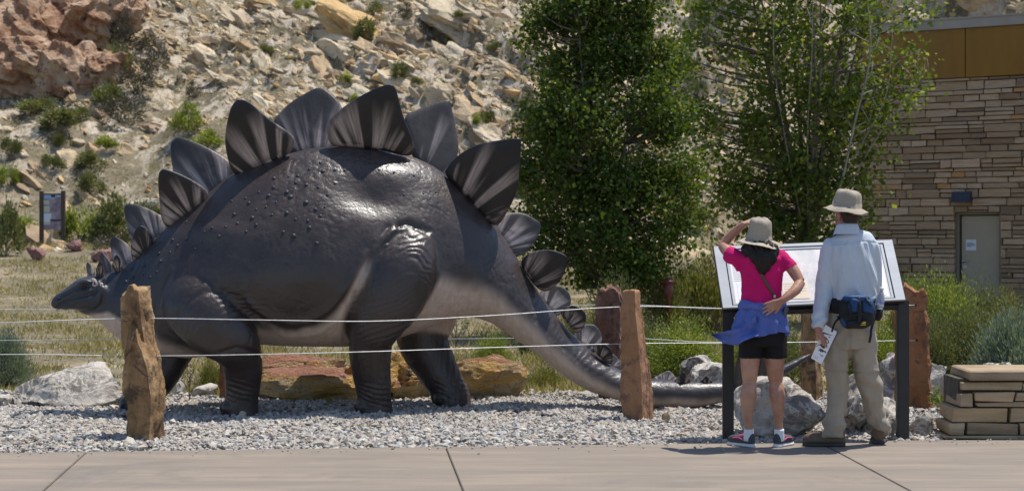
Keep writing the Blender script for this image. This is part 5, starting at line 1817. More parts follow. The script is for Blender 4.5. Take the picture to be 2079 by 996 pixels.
def plate(outline, base_a, base_b, side, lean, name="plate", thick=0.045):
    """outline in photograph px; base_a, base_b: ends of its root; side -1 the near row, 1 the far row"""
    bxm, bym = (base_a[0] + base_b[0]) / 2, (base_a[1] + base_b[1]) / 2
    d0 = float(np.interp(bxm, px_, D_)) + side * float(np.interp(bxm, [200, 500, 900, 1100, 1500], [0.05, 0.12, 0.12, 0.08, 0.03]))
    p0 = P(bxm, bym, d0)
    # the plate stands in a plane through its root, leaning outwards
    along = (P(*base_b, d0) - P(*base_a, d0)).normalized()
    up = Vector((-along.z, 0, along.x))
    if up.z < 0:
        up = -up
    nrm = (Vector((0, math.cos(lean), 0)) + up * (-side * math.sin(lean))).normalized()
    q = catmull_closed(outline, 56)
    pts = []
    for (x, y) in q:
        r = P(x, y, 10) - EYEP
        tt = (p0 - EYEP).dot(nrm) / r.dot(nrm)
        pts.append(EYEP + r * tt)
    pts = np.array([list(p) for p in pts])
    c = pts.mean(0)
    nn = np.array(nrm)
    # fan coordinates from below the root
    al, upv = np.array(along), np.cross(np.array(along), nn)
    if upv[2] < 0:
        upv = -upv
    rel = pts - np.array(p0)
    H = (rel @ upv).max()
    # set the root a little way into the back
    low = smoothstep(0.30, 0.0, (rel @ upv) / H)
    pts = pts - np.outer(low * (0.05 if side > 0 else 0.012), upv)
    c = pts.mean(0)
    rel = pts - np.array(p0)
    foc = np.array(p0) - upv * H * 0.55
    layers = [(1.0, 0.10), (0.975, 0.5), (0.93, 0.8), (0.8, 0.95), (0.62, 1.0), (0.42, 1.0), (0.2, 1.0)]
    rings_ = []
    for s, w in layers[::-1]:
        rings_.append((c + (pts - c) * s, w * thick / 2))
    Vv, uv = [], []
    rows = [(r, -w) for r, w in rings_] + [(r, w) for r, w in rings_[::-1]]
    R = []
    for r, w in rows:
        tw = w * (1.2 - 0.6 * np.clip(((r - np.array(p0)) @ upv) / H, 0, 1))
        R.append(r + np.outer(tw, nn))
    R = np.array(R)
    Vv = R.reshape(-1, 3)
    f = Vv - foc
    a = np.arctan2(f @ al, f @ upv)
    rd = np.clip(((Vv - np.array(p0)) @ upv) / H, 0, 1.1)
    rr_ = np.repeat(np.array([s for s, w in layers[::-1]] + [s for s, w in layers]), R.shape[1])
    rd = np.maximum(rd, np.where(rr_ > 0.92, 0.6, 0))
    amp = min(0.004, H * 0.006) * np.sin(a * 30) * np.clip(1.2 - rr_, 0, 1)
    Vv = Vv + np.outer(amp * np.repeat(np.sign([w for _, w in rows]), R.shape[1]), nn)
    g = Geo().rings(Vv.reshape(R.shape))
    VV, ff = g.arrays()
    uvf = np.stack([a * 1.25, rd], 1)
    uvf = np.vstack([uvf, uvf[:R.shape[1]].mean(0), uvf[-R.shape[1]:].mean(0)])
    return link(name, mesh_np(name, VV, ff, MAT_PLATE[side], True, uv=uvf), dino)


NL, FL = 0.30, 0.30
near = [
    ([(195, 556), (197, 540), (203, 531), (209, 538), (211, 556)], (194, 555), (212, 555)),
    ([(228, 546), (229, 530), (236, 517), (243, 524), (249, 541), (240, 548)], (227, 547), (250, 541)),
    ([(266, 522), (266, 495), (273, 470), (285, 458), (299, 465), (308, 480), (307, 495), (290, 512), (272, 527)], (262, 527), (310, 492)),
    ([(330, 450), (324, 410), (321, 365), (326, 346), (340, 344), (380, 360), (416, 382), (421, 395), (413, 420), (393, 442), (352, 460)], (335, 462), (420, 400)),
    ([(466, 335), (457, 285), (464, 235), (474, 210), (487, 202), (505, 207), (545, 240), (588, 270), (597, 284), (586, 308), (556, 327), (503, 357), (480, 354)], (478, 358), (592, 305)),
    ([(672, 290), (664, 260), (674, 238), (705, 212), (745, 188), (778, 174), (796, 172), (805, 185), (817, 230), (836, 278), (841, 302), (826, 314), (770, 302), (700, 296)], (674, 296), (840, 312)),
    ([(908, 355), (910, 338), (935, 312), (975, 292), (1020, 284), (1055, 281), (1058, 292), (1054, 345), (1050, 385), (1030, 430), (1010, 456), (985, 440), (950, 400)], (910, 362), (1010, 456)),
    ([(1060, 535), (1068, 518), (1095, 508), (1122, 508), (1148, 518), (1152, 530), (1142, 562), (1120, 586), (1098, 586), (1076, 562)], (1060, 536), (1108, 590)),
    ([(1140, 632), (1150, 622), (1168, 620), (1185, 631), (1190, 646), (1184, 666), (1172, 672), (1152, 652)], (1140, 636), (1178, 674)),
    ([(1204, 702), (1215, 697), (1232, 700), (1243, 714), (1243, 735), (1228, 730)], (1204, 706), (1242, 737)),
    ([(1262, 748), (1276, 740), (1290, 748), (1292, 766)], (1260, 752), (1294, 767)),
    ([(1368, 776), (1380, 762), (1387, 754), (1395, 762), (1404, 777), (1386, 780)], (1366, 777), (1405, 778)),
    ([(1418, 778), (1428, 768), (1434, 763), (1441, 769), (1449, 779), (1434, 781)], (1416, 779), (1450, 779)),
]
far = [
    ([(180, 558), (175, 541), (178, 532), (187, 540), (194, 556)], (180, 557), (196, 556)),
    ([(208, 556), (203, 530), (206, 512), (216, 520), (229, 540), (226, 552)], (206, 556), (230, 545)),
    ([(232, 540), (226, 510), (224, 490), (232, 480), (245, 486), (262, 500), (268, 524), (250, 536)], (236, 544), (270, 522)),
    ([(268, 495), (256, 450), (252, 424), (260, 414), (290, 419), (325, 436), (338, 448), (336, 466), (310, 486), (290, 500)], (276, 505), (340, 462)),
    ([(368, 412), (352, 350), (346, 300), (352, 284), (366, 279), (400, 290), (440, 310), (472, 332), (480, 352), (450, 378), (425, 396), (390, 420)], (380, 425), (480, 356)),
    ([(572, 300), (556, 255), (562, 236), (595, 205), (635, 182), (650, 178), (664, 184), (690, 210), (706, 260), (700, 298), (640, 306)], (566, 318), (700, 300)),
    ([(836, 300), (822, 240), (850, 222), (885, 208), (912, 203), (916, 215), (926, 265), (931, 300), (924, 330), (908, 356), (870, 338)], (838, 322), (908, 360)),
    ([(1008, 462), (1006, 446), (1030, 434), (1058, 432), (1085, 444), (1098, 458), (1088, 488), (1066, 512), (1048, 515), (1024, 490)], (1006, 462), (1048, 518)),
    ([(1098, 604), (1100, 588), (1120, 578), (1142, 582), (1157, 598), (1158, 618), (1145, 634), (1122, 632)], (1098, 606), (1138, 645)),
    ([(1168, 686), (1172, 668), (1188, 658), (1208, 660), (1220, 676), (1220, 696), (1200, 712)], (1168, 688), (1212, 716)),
    ([(1222, 728), (1232, 716), (1248, 720), (1262, 738), (1264, 750), (1246, 748)], (1222, 730), (1264, 752)),
    ([(1322, 772), (1338, 760), (1356, 752), (1366, 758), (1374, 773), (1350, 778)], (1320, 772), (1376, 775)),
    ([(1402, 776), (1412, 768), (1420, 763), (1427, 768), (1432, 778), (1416, 781)], (1401, 777), (1432, 779)),
    ([(1450, 778), (1460, 769), (1466, 764), (1474, 770), (1482, 778), (1466, 781)], (1449, 779), (1483, 779)),
]
for (o_, a, b) in near:
    plate(o_, a, b, -1, NL, thick=0.05 if abs(b[0] - a[0]) > 60 else (0.034 if abs(b[0] - a[0]) > 34 else 0.02))
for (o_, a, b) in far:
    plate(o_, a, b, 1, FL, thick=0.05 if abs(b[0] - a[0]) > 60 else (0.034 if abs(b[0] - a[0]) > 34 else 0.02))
# four tail spikes
MAT_SPIKE = simple("dark_spike_paint", (0.03, 0.026, 0.026), (0.06, 0.052, 0.05), 12, 0.4, 0.3, 40, 0.006)
for (bx_, by_, tx_, ty_, o0, o1) in ((1502, 788, 1512, 672, -0.05, -0.22), (1512, 784, 1530, 662, 0.05, 0.25), (1545, 772, 1558, 690, -0.04, -0.2), (1552, 770, 1585, 682, 0.04, 0.24)):
    d = float(np.interp(bx_, px_, D_))
    a, b = P(bx_, by_, d + o0), P(tx_, ty_, d + o1)
    Geo().tube([a, a.lerp(b, 0.35), a.lerp(b, 0.7), b], [0.075, 0.06, 0.035, 0.006], 14, sub=3).build("tail_spike", MAT_SPIKE, dino)
# ------------------------------------------------------------------ exhibit panel beside the sidewalk
MAT_BLK = simple("black_metal_paint", (0.012, 0.012, 0.013), (0.018, 0.018, 0.019), 12, 0.45, 0.05, 60)
MAT_SILVER = simple("brushed_grey_frame", (0.30, 0.33, 0.37), (0.38, 0.41, 0.45), 6, 0.5, 0.05, 80, stretch=(0.2, 1, 1))
TL, TR, BR, BL = P(1449, 501, 12.70), P(1811, 487, 12.76), P(1838, 608, 12.38), P(1468, 625, 12.32)
PN = (TR - BL).cross(TL - BR).normalized()
if PN.z < 0:
    PN = -PN


def q_(u, v, h=0.0):
    return BL * (1 - u) * (1 - v) + BR * u * (1 - v) + TR * u * v + TL * (1 - u) * v + PN * h


def qbox(g, u0, u1, v0, v1, h0, h1):
    V = [q_(u, v, h) for u in (u0, u1) for v in (v0, v1) for h in (h0, h1)]
    return g.add([list(p) for p in V], None, [[0, 1, 3, 2], [4, 6, 7, 5], [0, 4, 5, 1], [2, 3, 7, 6], [0, 2, 6, 4], [1, 5, 7, 3]])


pan = thing("exhibit_panel", "tilted exhibit panel in a grey frame on two black legs in front of the couple", "exhibit panel", (2.2, 12.4, 0))
qbox(Geo(), 0, 1, 0, 1, -0.055, -0.012).build("tray", MAT_BLK, pan, smooth=False)
for (u0, u1, v0, v1) in ((0, 0.052, 0, 1), (0.948, 1, 0, 1), (0.0525, 0.9475, 0.955, 1), (0.0525, 0.9475, 0, 0.03)):
    qbox(Geo(), u0, u1, v0, v1, -0.012, 0.004).build("frame_bar", MAT_SILVER, pan, smooth=False)
for (u0, u1, v0, v1) in ((0.059, 0.072, 0.045, 0.935), (0.928, 0.941, 0.045, 0.935), (0.0725, 0.9275, 0.915, 0.935), (0.0725, 0.9275, 0.045, 0.06)):
    qbox(Geo(), u0, u1, v0, v1, -0.012, 0.0).build("inner_bar", MAT_SILVER, pan, smooth=False)


def _mat_map():
    t = NT("relief_map_print")
    v = t.coord("Position")
    n = t.noise(v, 3.2, 8, 0.62, 0.8)
    c = t.ramp(n, [(0.3, (0.40, 0.40, 0.42)), (0.45, (0.54, 0.53, 0.54)), (0.55, (0.62, 0.58, 0.57)), (0.7, (0.66, 0.67, 0.69))])
    w = t.ramp(t.math('ABSOLUTE', t.math('SUBTRACT', t.noise(v, 5, 6, 0.6, 1.6), 0.5)), [(0.0, 1.0), (0.02, 0.0)])
    c = t.mix(t.math('MULTIPLY', w, 0.35), c, (0.36, 0.33, 0.34))
    return t.finish(c, 0.35, None, 0.5)


gu = qbox(Geo(), 0.0725, 0.9275, 0.06, 0.915, -0.011, -0.006).build("map_print", _mat_map(), pan, smooth=False)
PAPER = simple("white_print", (0.66, 0.68, 0.72), (0.72, 0.73, 0.76), 3, 0.4)
INK = simple("grey_print_ink", (0.3, 0.31, 0.34), rough=0.5)


def pq(name, u0, u1, v0, v1, mat, h=-0.0035):
    return qbox(Geo(), u0, u1, v0, v1, -0.006, h).build(name, mat, pan, smooth=False)


pq("text_area", 0.076, 0.235, 0.07, 0.90, PAPER, -0.005)
pq("picture_box", 0.095, 0.20, 0.13, 0.40, simple("picture_print", (0.6, 0.64, 0.7), (0.78, 0.79, 0.8), 14, 0.4))
pq("caption_box", 0.34, 0.482, 0.10, 0.38, simple("cream_print", (0.62, 0.50, 0.38), (0.66, 0.55, 0.42), 5, 0.4))
pq("text_area", 0.80, 0.915, 0.09, 0.86, simple("white_print_right", (0.75, 0.77, 0.82), (0.8, 0.81, 0.84), 3, 0.4), -0.005)
pq("picture_box", 0.82, 0.905, 0.10, 0.3, simple("skeleton_print", (0.5, 0.52, 0.56), (0.8, 0.8, 0.82), 20, 0.4))
g = Geo()
for k in range(15):
    v = 0.86 - k * 0.031
    w = 0.14 * (1 if k % 5 < 4 else 0.55)
    qbox(g, 0.085, 0.085 + w, v, v + 0.010, -0.005, -0.0042)
for k in range(4):
    qbox(g, 0.095, 0.2, 0.115 - k * 0.013, 0.119 - k * 0.013, -0.005, -0.0042)
for k in range(12):
    v = 0.80 - k * 0.04
    qbox(g, 0.81, 0.81 + (0.09 if k % 4 < 3 else 0.05), v, v + 0.011, -0.005, -0.0042)
for k in range(5):
    qbox(g, 0.35, 0.47 - 0.03 * (k == 4), 0.34 - k * 0.04, 0.35 - k * 0.04, -0.0035, -0.003)
tag(g.build("printed_text", INK, pan, smooth=False), kind="stuff")
for (xl, xr, yt, d, yb) in ((1468, 1490, 624, 12.37, 896), (1822, 1846, 609, 12.43, 894)):
    a, b = P(xl, yt, d), P(xr, yb, d)
    bm = bmesh.new()
    bmesh.ops.create_cube(bm, size=1.0, matrix=Matrix.LocRotScale(Vector(((a.x + b.x) / 2, d + 0.03, (a.z - 0.05) / 2)), None, Vector((b.x - a.x, 0.07, a.z + 0.05))))
    bmesh.ops.bevel(bm, geom=bm.edges[:], offset=0.006, segments=2, affect='EDGES')
    me = bpy.data.meshes.new("leg")
    bm.to_mesh(me)
    bm.free()
    me.materials.append(MAT_BLK)
    link("leg", me, pan)
a, b = P(1490, 625, 12.36), P(1824, 611, 12.42)
Geo().tube([a + Vector((0, 0.02, -0.03)), b + Vector((0, 0.02, -0.03))], [(0.035, 0.035)] * 2, 4).build("cross_rail", MAT_BLK, pan, smooth=False)

# ------------------------------------------------------------------ people
def _mat_cloth(name, c1, c2, scale=5, weave=260, rough=0.85, wr=0.3, spec=0.2, sheen=0.0):
    t = NT(name)
    v = t.coord("Position")
    c = t.ramp(t.noise(v, scale, 4), [(0.3, c1), (0.7, c2)])
    h = t.math('ADD', t.math('MULTIPLY', t.noise(v, weave, 2), 0.25), t.math('MULTIPLY', t.noise(t.coord("Position", (1, 1, 0.45)), 22, 5, 0.55, 0.6), 1.0))
    return t.finish(c, rough, t.bump(h, wr, 0.012), spec)


SKIN = simple("tanned_skin", (0.33, 0.15, 0.095), (0.46, 0.255, 0.175), 7, 0.45, 0.2, 160, 0.004, 0.45, coord="Position")
SKIN2 = simple("ruddy_skin", (0.34, 0.15, 0.105), (0.42, 0.2, 0.145), 12, 0.5, 0.12, 160, 0.003, 0.4, coord="Position")


def _mat_hair(name, c1, c2, rough=0.38):
    t = NT(name)
    v = t.coord("Position", (90, 90, 7))
    n = t.noise(v, 1.0, 4)
    return t.finish(t.ramp(n, [(0.3, c1), (0.75, c2)]), rough, t.bump(n, 0.5, 0.006), 0.3)


HAIR_W = _mat_hair("dark_brown_hair", (0.006, 0.004, 0.0035), (0.022, 0.013, 0.010), 0.5)
HAIR_M = _mat_hair("short_brown_hair", (0.018, 0.011, 0.008), (0.05, 0.03, 0.02), 0.6)
PINK = _mat_cloth("magenta_cotton", (0.50, 0.008, 0.115), (0.58, 0.012, 0.15), wr=0.35)
BLUEJ = _mat_cloth("blue_nylon", (0.075, 0.115, 0.36), (0.115, 0.165, 0.46), rough=0.5, wr=0.8)
BLACKS = _mat_cloth("black_shorts_cloth", (0.010, 0.010, 0.011), (0.017, 0.016, 0.017), wr=0.4)
PALEBLUE = _mat_cloth("pale_blue_shirt_cloth", (0.46, 0.515, 0.58), (0.54, 0.59, 0.65), rough=0.75, wr=0.4)
KHAKI = _mat_cloth("khaki_trouser_cloth", (0.29, 0.25, 0.195), (0.36, 0.31, 0.245), wr=0.5)
KHAKIH = _mat_cloth("stone_hat_cloth", (0.32, 0.275, 0.215), (0.42, 0.365, 0.29), wr=0.4)
SOCK = _mat_cloth("white_sock", (0.7, 0.7, 0.72), (0.78, 0.78, 0.8))
SOLE = simple("white_sole_rubber", (0.55, 0.55, 0.56), (0.66, 0.66, 0.66), 20, 0.6)
SHOEW = _mat_cloth("dark_grey_mesh", (0.05, 0.06, 0.065), (0.085, 0.095, 0.1), weave=400)
PINKT = simple("hot_pink_trim", (0.75, 0.03, 0.25), rough=0.5)
BOOT = _mat_cloth("brown_suede", (0.10, 0.07, 0.05), (0.17, 0.12, 0.085), scale=14, weave=350)
BOOTS = simple("dark_boot_rubber", (0.035, 0.032, 0.03), (0.055, 0.05, 0.045), 20, 0.8)
WHITE_EYE = simple("eye_white", (0.7, 0.68, 0.65), rough=0.2)
LIP = simple("lip_skin", (0.36, 0.13, 0.10), rough=0.45)


def head(g, c, f, s=1.0):
    """head mass round centre c looking along f (a flat direction)"""
    f = Vector((f[0], f[1], 0)).normalized()
    l = Vector((0, 0, 1)).cross(f)
    R3 = Matrix((l, f, Vector((0, 0, 1)))).transposed()

    def at(x, y, z):
        return c + (l * x + f * y + Vector((0, 0, z))) * s
    g.ball(at(0, -0.012, 0.025), (0.077 * s, 0.096 * s, 0.092 * s), 22, R3)
    g.ball(at(0, 0.03, -0.045), (0.06 * s, 0.064 * s, 0.07 * s), 18, R3)
    g.ball(at(0, 0.066, -0.09), (0.028 * s, 0.024 * s, 0.024 * s), 12, R3)
    g.tube([at(0, 0.088, 0.015), at(0, 0.108, -0.025), at(0, 0.088, -0.036)], [0.009 * s, 0.015 * s, 0.010 * s], 10, ref=(0, 0, 1), sub=3)
    g.tube([at(-0.024, 0.082, -0.062), at(0, 0.092, -0.062), at(0.024, 0.082, -0.062)], [0.007, 0.0095, 0.007], 8, ref=(0, 0, 1))
    for k in (-1, 1):
        g.ball(at(k * 0.078, -0.012, -0.01), (0.011 * s, 0.022 * s, 0.033 * s), 12, R3)
        g.ball(at(k * 0.034, 0.074, 0.022), (0.024 * s, 0.014 * s, 0.009 * s), 10, R3)
    return at


def face_bits(at, parent, s=1.0):
    for k in (-1, 1):
        Geo().ball(at(k * 0.032, 0.077, 0.004), 0.0125 * s, 12).build("eye", WHITE_EYE, parent)
        Geo().ball(at(k * 0.032, 0.087, 0.003), 0.0055 * s, 8).build("iris", MAT_EYE, parent)
    Geo().tube([at(-0.023, 0.091, -0.063), at(0, 0.1005, -0.062), at(0.023, 0.091, -0.063)], [0.0025, 0.005, 0.0025], 8, ref=(0, 0, 1), sub=3).build("mouth", LIP, parent)


def hand(g, wrist, fdir, back, thumb, s=1.0, curl=0.25, spread=0.10, bend=None):
    """palm and five fingers: fdir along the fingers, back = out of the back of the hand, thumb = side the thumb leaves from"""
    f = Vector(fdir).normalized()
    t = Vector(thumb) - f * Vector(thumb).dot(f)
    t.normalize()
    b = f.cross(t)
    if b.dot(Vector(back)) < 0:
        b = -b
    w = Vector(wrist)
    rot = Matrix((t, b, f)).transposed()
    pts = [w - f * 0.02 * s, w + f * 0.01 * s, w + f * 0.05 * s, w + f * 0.088 * s]
    p_ = Geo()
    rings_ = []
    for p, (a, c) in zip(pts, ((0.024, 0.019), (0.028, 0.018), (0.039, 0.016), (0.041, 0.013))):
        th_ = np.linspace(0, 2 * math.pi, 16, endpoint=False)
        rings_.append(np.array(list(p)) + np.outer(np.cos(th_) * a * s, np.array(t)) + np.outer(np.sin(th_) * c * s, np.array(b)))
    g.rings(rings_)
    for k, (o, L) in enumerate(((0.031, 0.072), (0.0105, 0.081), (-0.0105, 0.075), (-0.031, 0.058))):
        base = w + f * (0.082 - 0.004 * abs(k - 1)) * s + t * o * s
        d = (f + t * spread * (1.5 - k) * 0.6).normalized()
        q = [base - d * 0.02 * s, base]
        rr__ = [0.0088, 0.0088]
        an = 0.0
        for j, (fr, r) in enumerate(((0.45, 0.0084), (0.30, 0.0078), (0.25, 0.0062))):
            an += curl * (0.8 if j == 0 else 1.0)
            d2 = d * math.cos(an) - b * math.sin(an)
            q.append(q[-1] + d2 * L * fr * s)
            rr__.append(r)
        g.tube(q, [r * s for r in rr__], 10, ref=tuple(b))
    base = w + f * 0.025 * s + t * 0.026 * s
    d = (f * 0.75 + t * 0.6 - b * 0.25).normalized()
    d2 = (f * 0.92 + t * 0.25 - b * 0.35).normalized()
    g.tube([base - d * 0.012 * s, base + d * 0.022 * s, base + d * 0.045 * s, base + d * 0.045 * s + d2 * 0.028 * s], [0.013 * s, 0.0125 * s, 0.0098 * s, 0.007 * s], 10, ref=tuple(b))


def fused_part(g, voxel, name, mat, parent, smooth=3, dispf=None):
    V, F, N = g.fused(voxel, smooth)
    if dispf is not None:
        V = V + N * dispf(V, N)[:, None]
    return link(name, mesh_np(name, V, F, mat, True), parent)


def shoe(heel, yaw, L, W, H, upper, sole_m, parent, collar=0.03, toeh=0.045, sole_h=0.026, trim=None):
    f = Vector((math.cos(yaw), math.sin(yaw), 0))
    l = Vector((-f.y, f.x, 0))
    ts = np.array([0.0, 0.03, 0.10, 0.22, 0.34, 0.46, 0.6, 0.74, 0.86, 0.95, 0.99, 1.0])
    ws = np.interp(ts, [0, 0.03, 0.10, 0.3, 0.45, 0.65, 0.8, 0.92, 0.98, 1.0], [0.25, 0.52, 0.68, 0.70, 0.78, 0.97, 1.0, 0.84, 0.5, 0.2]) * W / 2
    hs = np.interp(ts, [0, 0.03, 0.12, 0.28, 0.42, 0.55, 0.72, 0.88, 0.97, 1.0], [H * 0.7, H * 0.95, H, H * 0.93, H * 0.8, H * 0.62, toeh * 1.15, toeh, toeh * 0.75, toeh * 0.3])
    o = thing_part = bpy.data.objects.new("shoe", None)
    th_ = np.linspace(0, 2 * math.pi, 24, endpoint=False)

    def ring(t, w, z0, z1, e=0.7):
        c = heel + f * (t * L)
        cs, sn = np.cos(th_), np.sin(th_)
        xx = np.sign(cs) * np.abs(cs) ** e * w
        zz_ = (z0 + z1) / 2 + np.sign(sn) * np.abs(sn) ** e * (z1 - z0) / 2
        taper = np.where(zz_ > (z0 + z1) / 2, 1 - 0.28 * (zz_ - (z0 + z1) / 2) / max(1e-4, (z1 - z0) / 2), 1.0)
        return np.array(list(c))[None] + np.outer(xx * taper, np.array(l)) + np.outer(zz_, [0, 0, 1])
    u = Geo().rings([ring(t, w, sole_h * 0.7, h + sole_h) for t, w, h in zip(ts, ws, hs)])
    ob = u.build("shoe", upper, parent)
    sg2 = Geo().rings([ring(t, w * 1.05 + 0.002, 0.0, sole_h, 0.45) for t, w in zip(ts * 1.02 - 0.01, ws)])
    so_ = sg2.build("sole", sole_m)
    so_.parent = ob
    so_.location = (0, 0, 0)
    # both meshes hold world coordinates: the shoe object already carries the offset
    if trim is not None:
        for sd2 in (-1, 1):
            g2 = Geo()
            pts = []
            for t in np.linspace(0.30, 0.72, 9):
                w = np.interp(t, ts, ws)
                h = np.interp(t, ts, hs)
                zz_ = sole_h + h * (0.25 + 0.45 * math.sin((t - 0.30) / 0.42 * math.pi * 0.75))
                pts.append(heel + f * (t * L) + l * sd2 * (w * (1.02 - 0.16 * max(0, (zz_ - sole_h) / h - 0.5))) + Vector((0, 0, zz_)))
            g2.tube(pts, [(0.002, 0.002)] + [(0.0045, 0.0035)] * 7 + [(0.0015, 0.002)], 8, ref=tuple(l))
            tb = g2.build("trim_stripe", trim)
            tb.parent = ob
        g2 = Geo()
        for t in (0.34, 0.41, 0.48, 0.55):
            w = np.interp(t, ts, ws) * 0.45
            h = np.interp(t, ts, hs) + sole_h
            c = heel + f * (t * L) + Vector((0, 0, h))
            g2.tube([c - l * w - Vector((0, 0, 0.006)), c + Vector((0, 0, 0.003)), c + l * w - Vector((0, 0, 0.006))], [0.004] * 3, 6, ref=(0, 0, 1))
        tb = g2.build("lace", trim)
        tag(tb, kind="stuff")
        tb.parent = ob
    return ob


def hat(c, rx, ch, brx, mat, parent, tilt, front, droop, wave=0.01, seed=0):
    """soft brimmed hat; c = centre of the crown's foot; front = looking direction"""
    f = Vector((front[0], front[1], 0)).normalized()
    l = Vector((0, 0, 1)).cross(f)
    M3 = np.array(tilt @ Matrix((l, f, Vector((0, 0, 1)))).transposed())
    n = 56
    a = np.linspace(0, 2 * math.pi, n, endpoint=False)
    rs = np.random.RandomState(seed)
    ph = rs.uniform(0, 6.28, 4)
    wv = sum(np.sin((k + 2) * a + ph[k]) / (k + 1.6) for k in range(4)) * wave
    prof = []
    for t in (1.0, 0.99, 0.9, 0.75, 0.55, 0.35, 0.15):
        r = rx + (brx - rx) * t
        z = -droop * (t ** 1.25) + wv * t ** 1.6
        prof.append((r * np.ones(n), z))
    inner = [(r - 0.0, z - 0.004) for r, z in prof[1:]][::-1]
    dimp = 0.0013 * np.sin(7 * a + ph[0]) + 0.0012 * np.sin(17 * a + ph[1])
    for (rr4, z) in ((1.03, 0.0), (1.035, 0.02), (1.01, 0.022), (0.985, 0.3 * ch), (0.95, 0.55 * ch), (0.90, 0.78 * ch), (0.82, 0.91 * ch), (0.66, 0.975 * ch), (0.4, 1.0 * ch), (0.12, 1.005 * ch)):
        prof.append((rx * rr4 + dimp * (1 if z < 0.9 * ch else 0.4), z * np.ones(n) + 0.004 * np.sin(5 * a + ph[2]) * (z / ch)))
    allr = inner + prof
    R = []
    for r, z in allr:
        R.append(np.stack([r * np.cos(a) * 0.93, r * np.sin(a) * 1.06, z], 1))
    R = np.array(R) @ M3.T + np.array(list(c))
    g = Geo().rings(R)
    V, F = g.arrays()
    V = V + 0.0035 * np.stack([fbm(V * 22 + k, seed + k, 3) for k in range(3)], 1)
    ob = link("hat", mesh_np("hat", V, F, mat, True), parent)
    return ob


# ---- the woman
dW = 11.95
Wp = lambda x, y, o=0.0: P(x, y, dW + o)
s1 = dW / FPX          # metres per pixel there
pw = thing("person", "woman in magenta shirt and black shorts shading her eyes with one hand", "person", P(1548, 905, dW))
g = Geo()
fw = (0.02, 1.0)
at_w = head(g, Wp(1543, 483, 0.02), fw, 0.97)
g.tube([Wp(1543, 490, 0.0), Wp(1545, 505, -0.005), Wp(1546, 522, -0.01)], [0.052, 0.055, 0.075], 16, sub=3)
g.tube([Wp(1546, 512, 0), Wp(1546, 530, 0), Wp(1546, 565, 0.01), Wp(1546, 605, 0.0), Wp(1546, 640, -0.01), Wp(1547, 675, 0), Wp(1547, 700, 0.01)],
       [(0.085, 0.055), (0.130, 0.075), (0.118, 0.08), (0.105, 0.075), (0.120, 0.085), (0.135, 0.092), (0.10, 0.07)], 28, sub=3)
for (pts, rad) in (([(1525, 690, 0), (1523, 725, 0.005), (1522, 758, 0.0), (1522, 775, 0.005), (1519, 803, -0.012), (1518, 830, -0.008), (1520, 858, 0.0), (1521, 880, 0.005), (1520, 892, 0.01)],
                    [0.070, 0.073, 0.059, 0.050, 0.060, 0.044, 0.029, 0.029, 0.030]),
                   ([(1571, 690, 0), (1573, 725, 0.005), (1574, 758, 0.0), (1575, 775, 0.005), (1578, 803, -0.012), (1580, 830, -0.008), (1581, 858, 0.0), (1582, 880, 0.005), (1583, 892, 0.01)],
                    [0.070, 0.073, 0.058, 0.048, 0.059, 0.043, 0.028, 0.029, 0.030])):
    g.tube([Wp(*p) for p in pts], rad, 20, sub=4)
# left arm raised, hand at the hat brim; right arm akimbo, hand on the back of the hip
g.tube([Wp(1508, 524, 0.0), Wp(1491, 522, 0.05), Wp(1475, 508, 0.14), Wp(1467, 498, 0.2)], [0.05, 0.046, 0.042, 0.036], 16, sub=4)
g.tube([Wp(1467, 498, 0.2), Wp(1483, 478, 0.19), Wp(1500, 463, 0.16), Wp(1512, 454, 0.14)], [0.036, 0.035, 0.029, 0.023], 16, sub=4)
hand(g, Wp(1512, 454, 0.14), (0.80, 0.15, 0.30), (0.1, -0.5, 0.85), (0.2, -0.8, -0.3), 0.93, 0.25)
g.tube([Wp(1586, 527, 0.0), Wp(1600, 535, -0.01), Wp(1613, 552, -0.04), Wp(1625, 572, -0.08)], [0.048, 0.047, 0.043, 0.036], 16, sub=4)
g.tube([Wp(1625, 572, -0.08), Wp(1615, 588, -0.125), Wp(1598, 602, -0.165), Wp(1586, 611, -0.185)], [0.037, 0.038, 0.031, 0.024], 16, sub=4)
hand(g, Wp(1586, 611, -0.187), (-0.86, 0.0, -0.44), (0, -1, 0.1), (-0.3, 0, -1), 0.95, 0.05, 0.16)


def legs_d(V, N):
    x = V[:, 0] / V[:, 1] * FPX + CX
    y = HY - (V[:, 2] - EYE) / V[:, 1] * FPX
    d = 0.0014 * fbm(V * 14, 2, 3)
    for cx_l in (1522, 1575):
        # crease and tendons at the back of the knee, the split of the calf, the heel cord
        near_ = np.exp(-((x - cx_l) / 14) ** 2) * (N[:, 1] < 0.2)
        d -= 0.0045 * near_ * np.exp(-((y - 776) / 2.2) ** 2)
        d -= 0.006 * np.exp(-((x - cx_l) / 5.0) ** 2) * np.exp(-((y - 772) / 12) ** 2) * (N[:, 1] < 0)
        d -= 0.004 * np.exp(-((x - cx_l - 1) / 3.0) ** 2) * np.exp(-((y - 815) / 16) ** 2) * (N[:, 1] < 0)
        d += 0.005 * np.exp(-((x - cx_l - 8) / 6.0) ** 2) * np.exp(-((y - 800) / 16) ** 2) * (N[:, 1] < 0.2)
        d += 0.004 * np.exp(-((x - cx_l) / 3.0) ** 2) * np.exp(-((y - 856) / 14) ** 2) * (N[:, 1] < 0)
    return d


bw = fused_part(g, 0.005, "body", SKIN, pw, 3, legs_d)
face_bits(at_w, pw, 0.97)
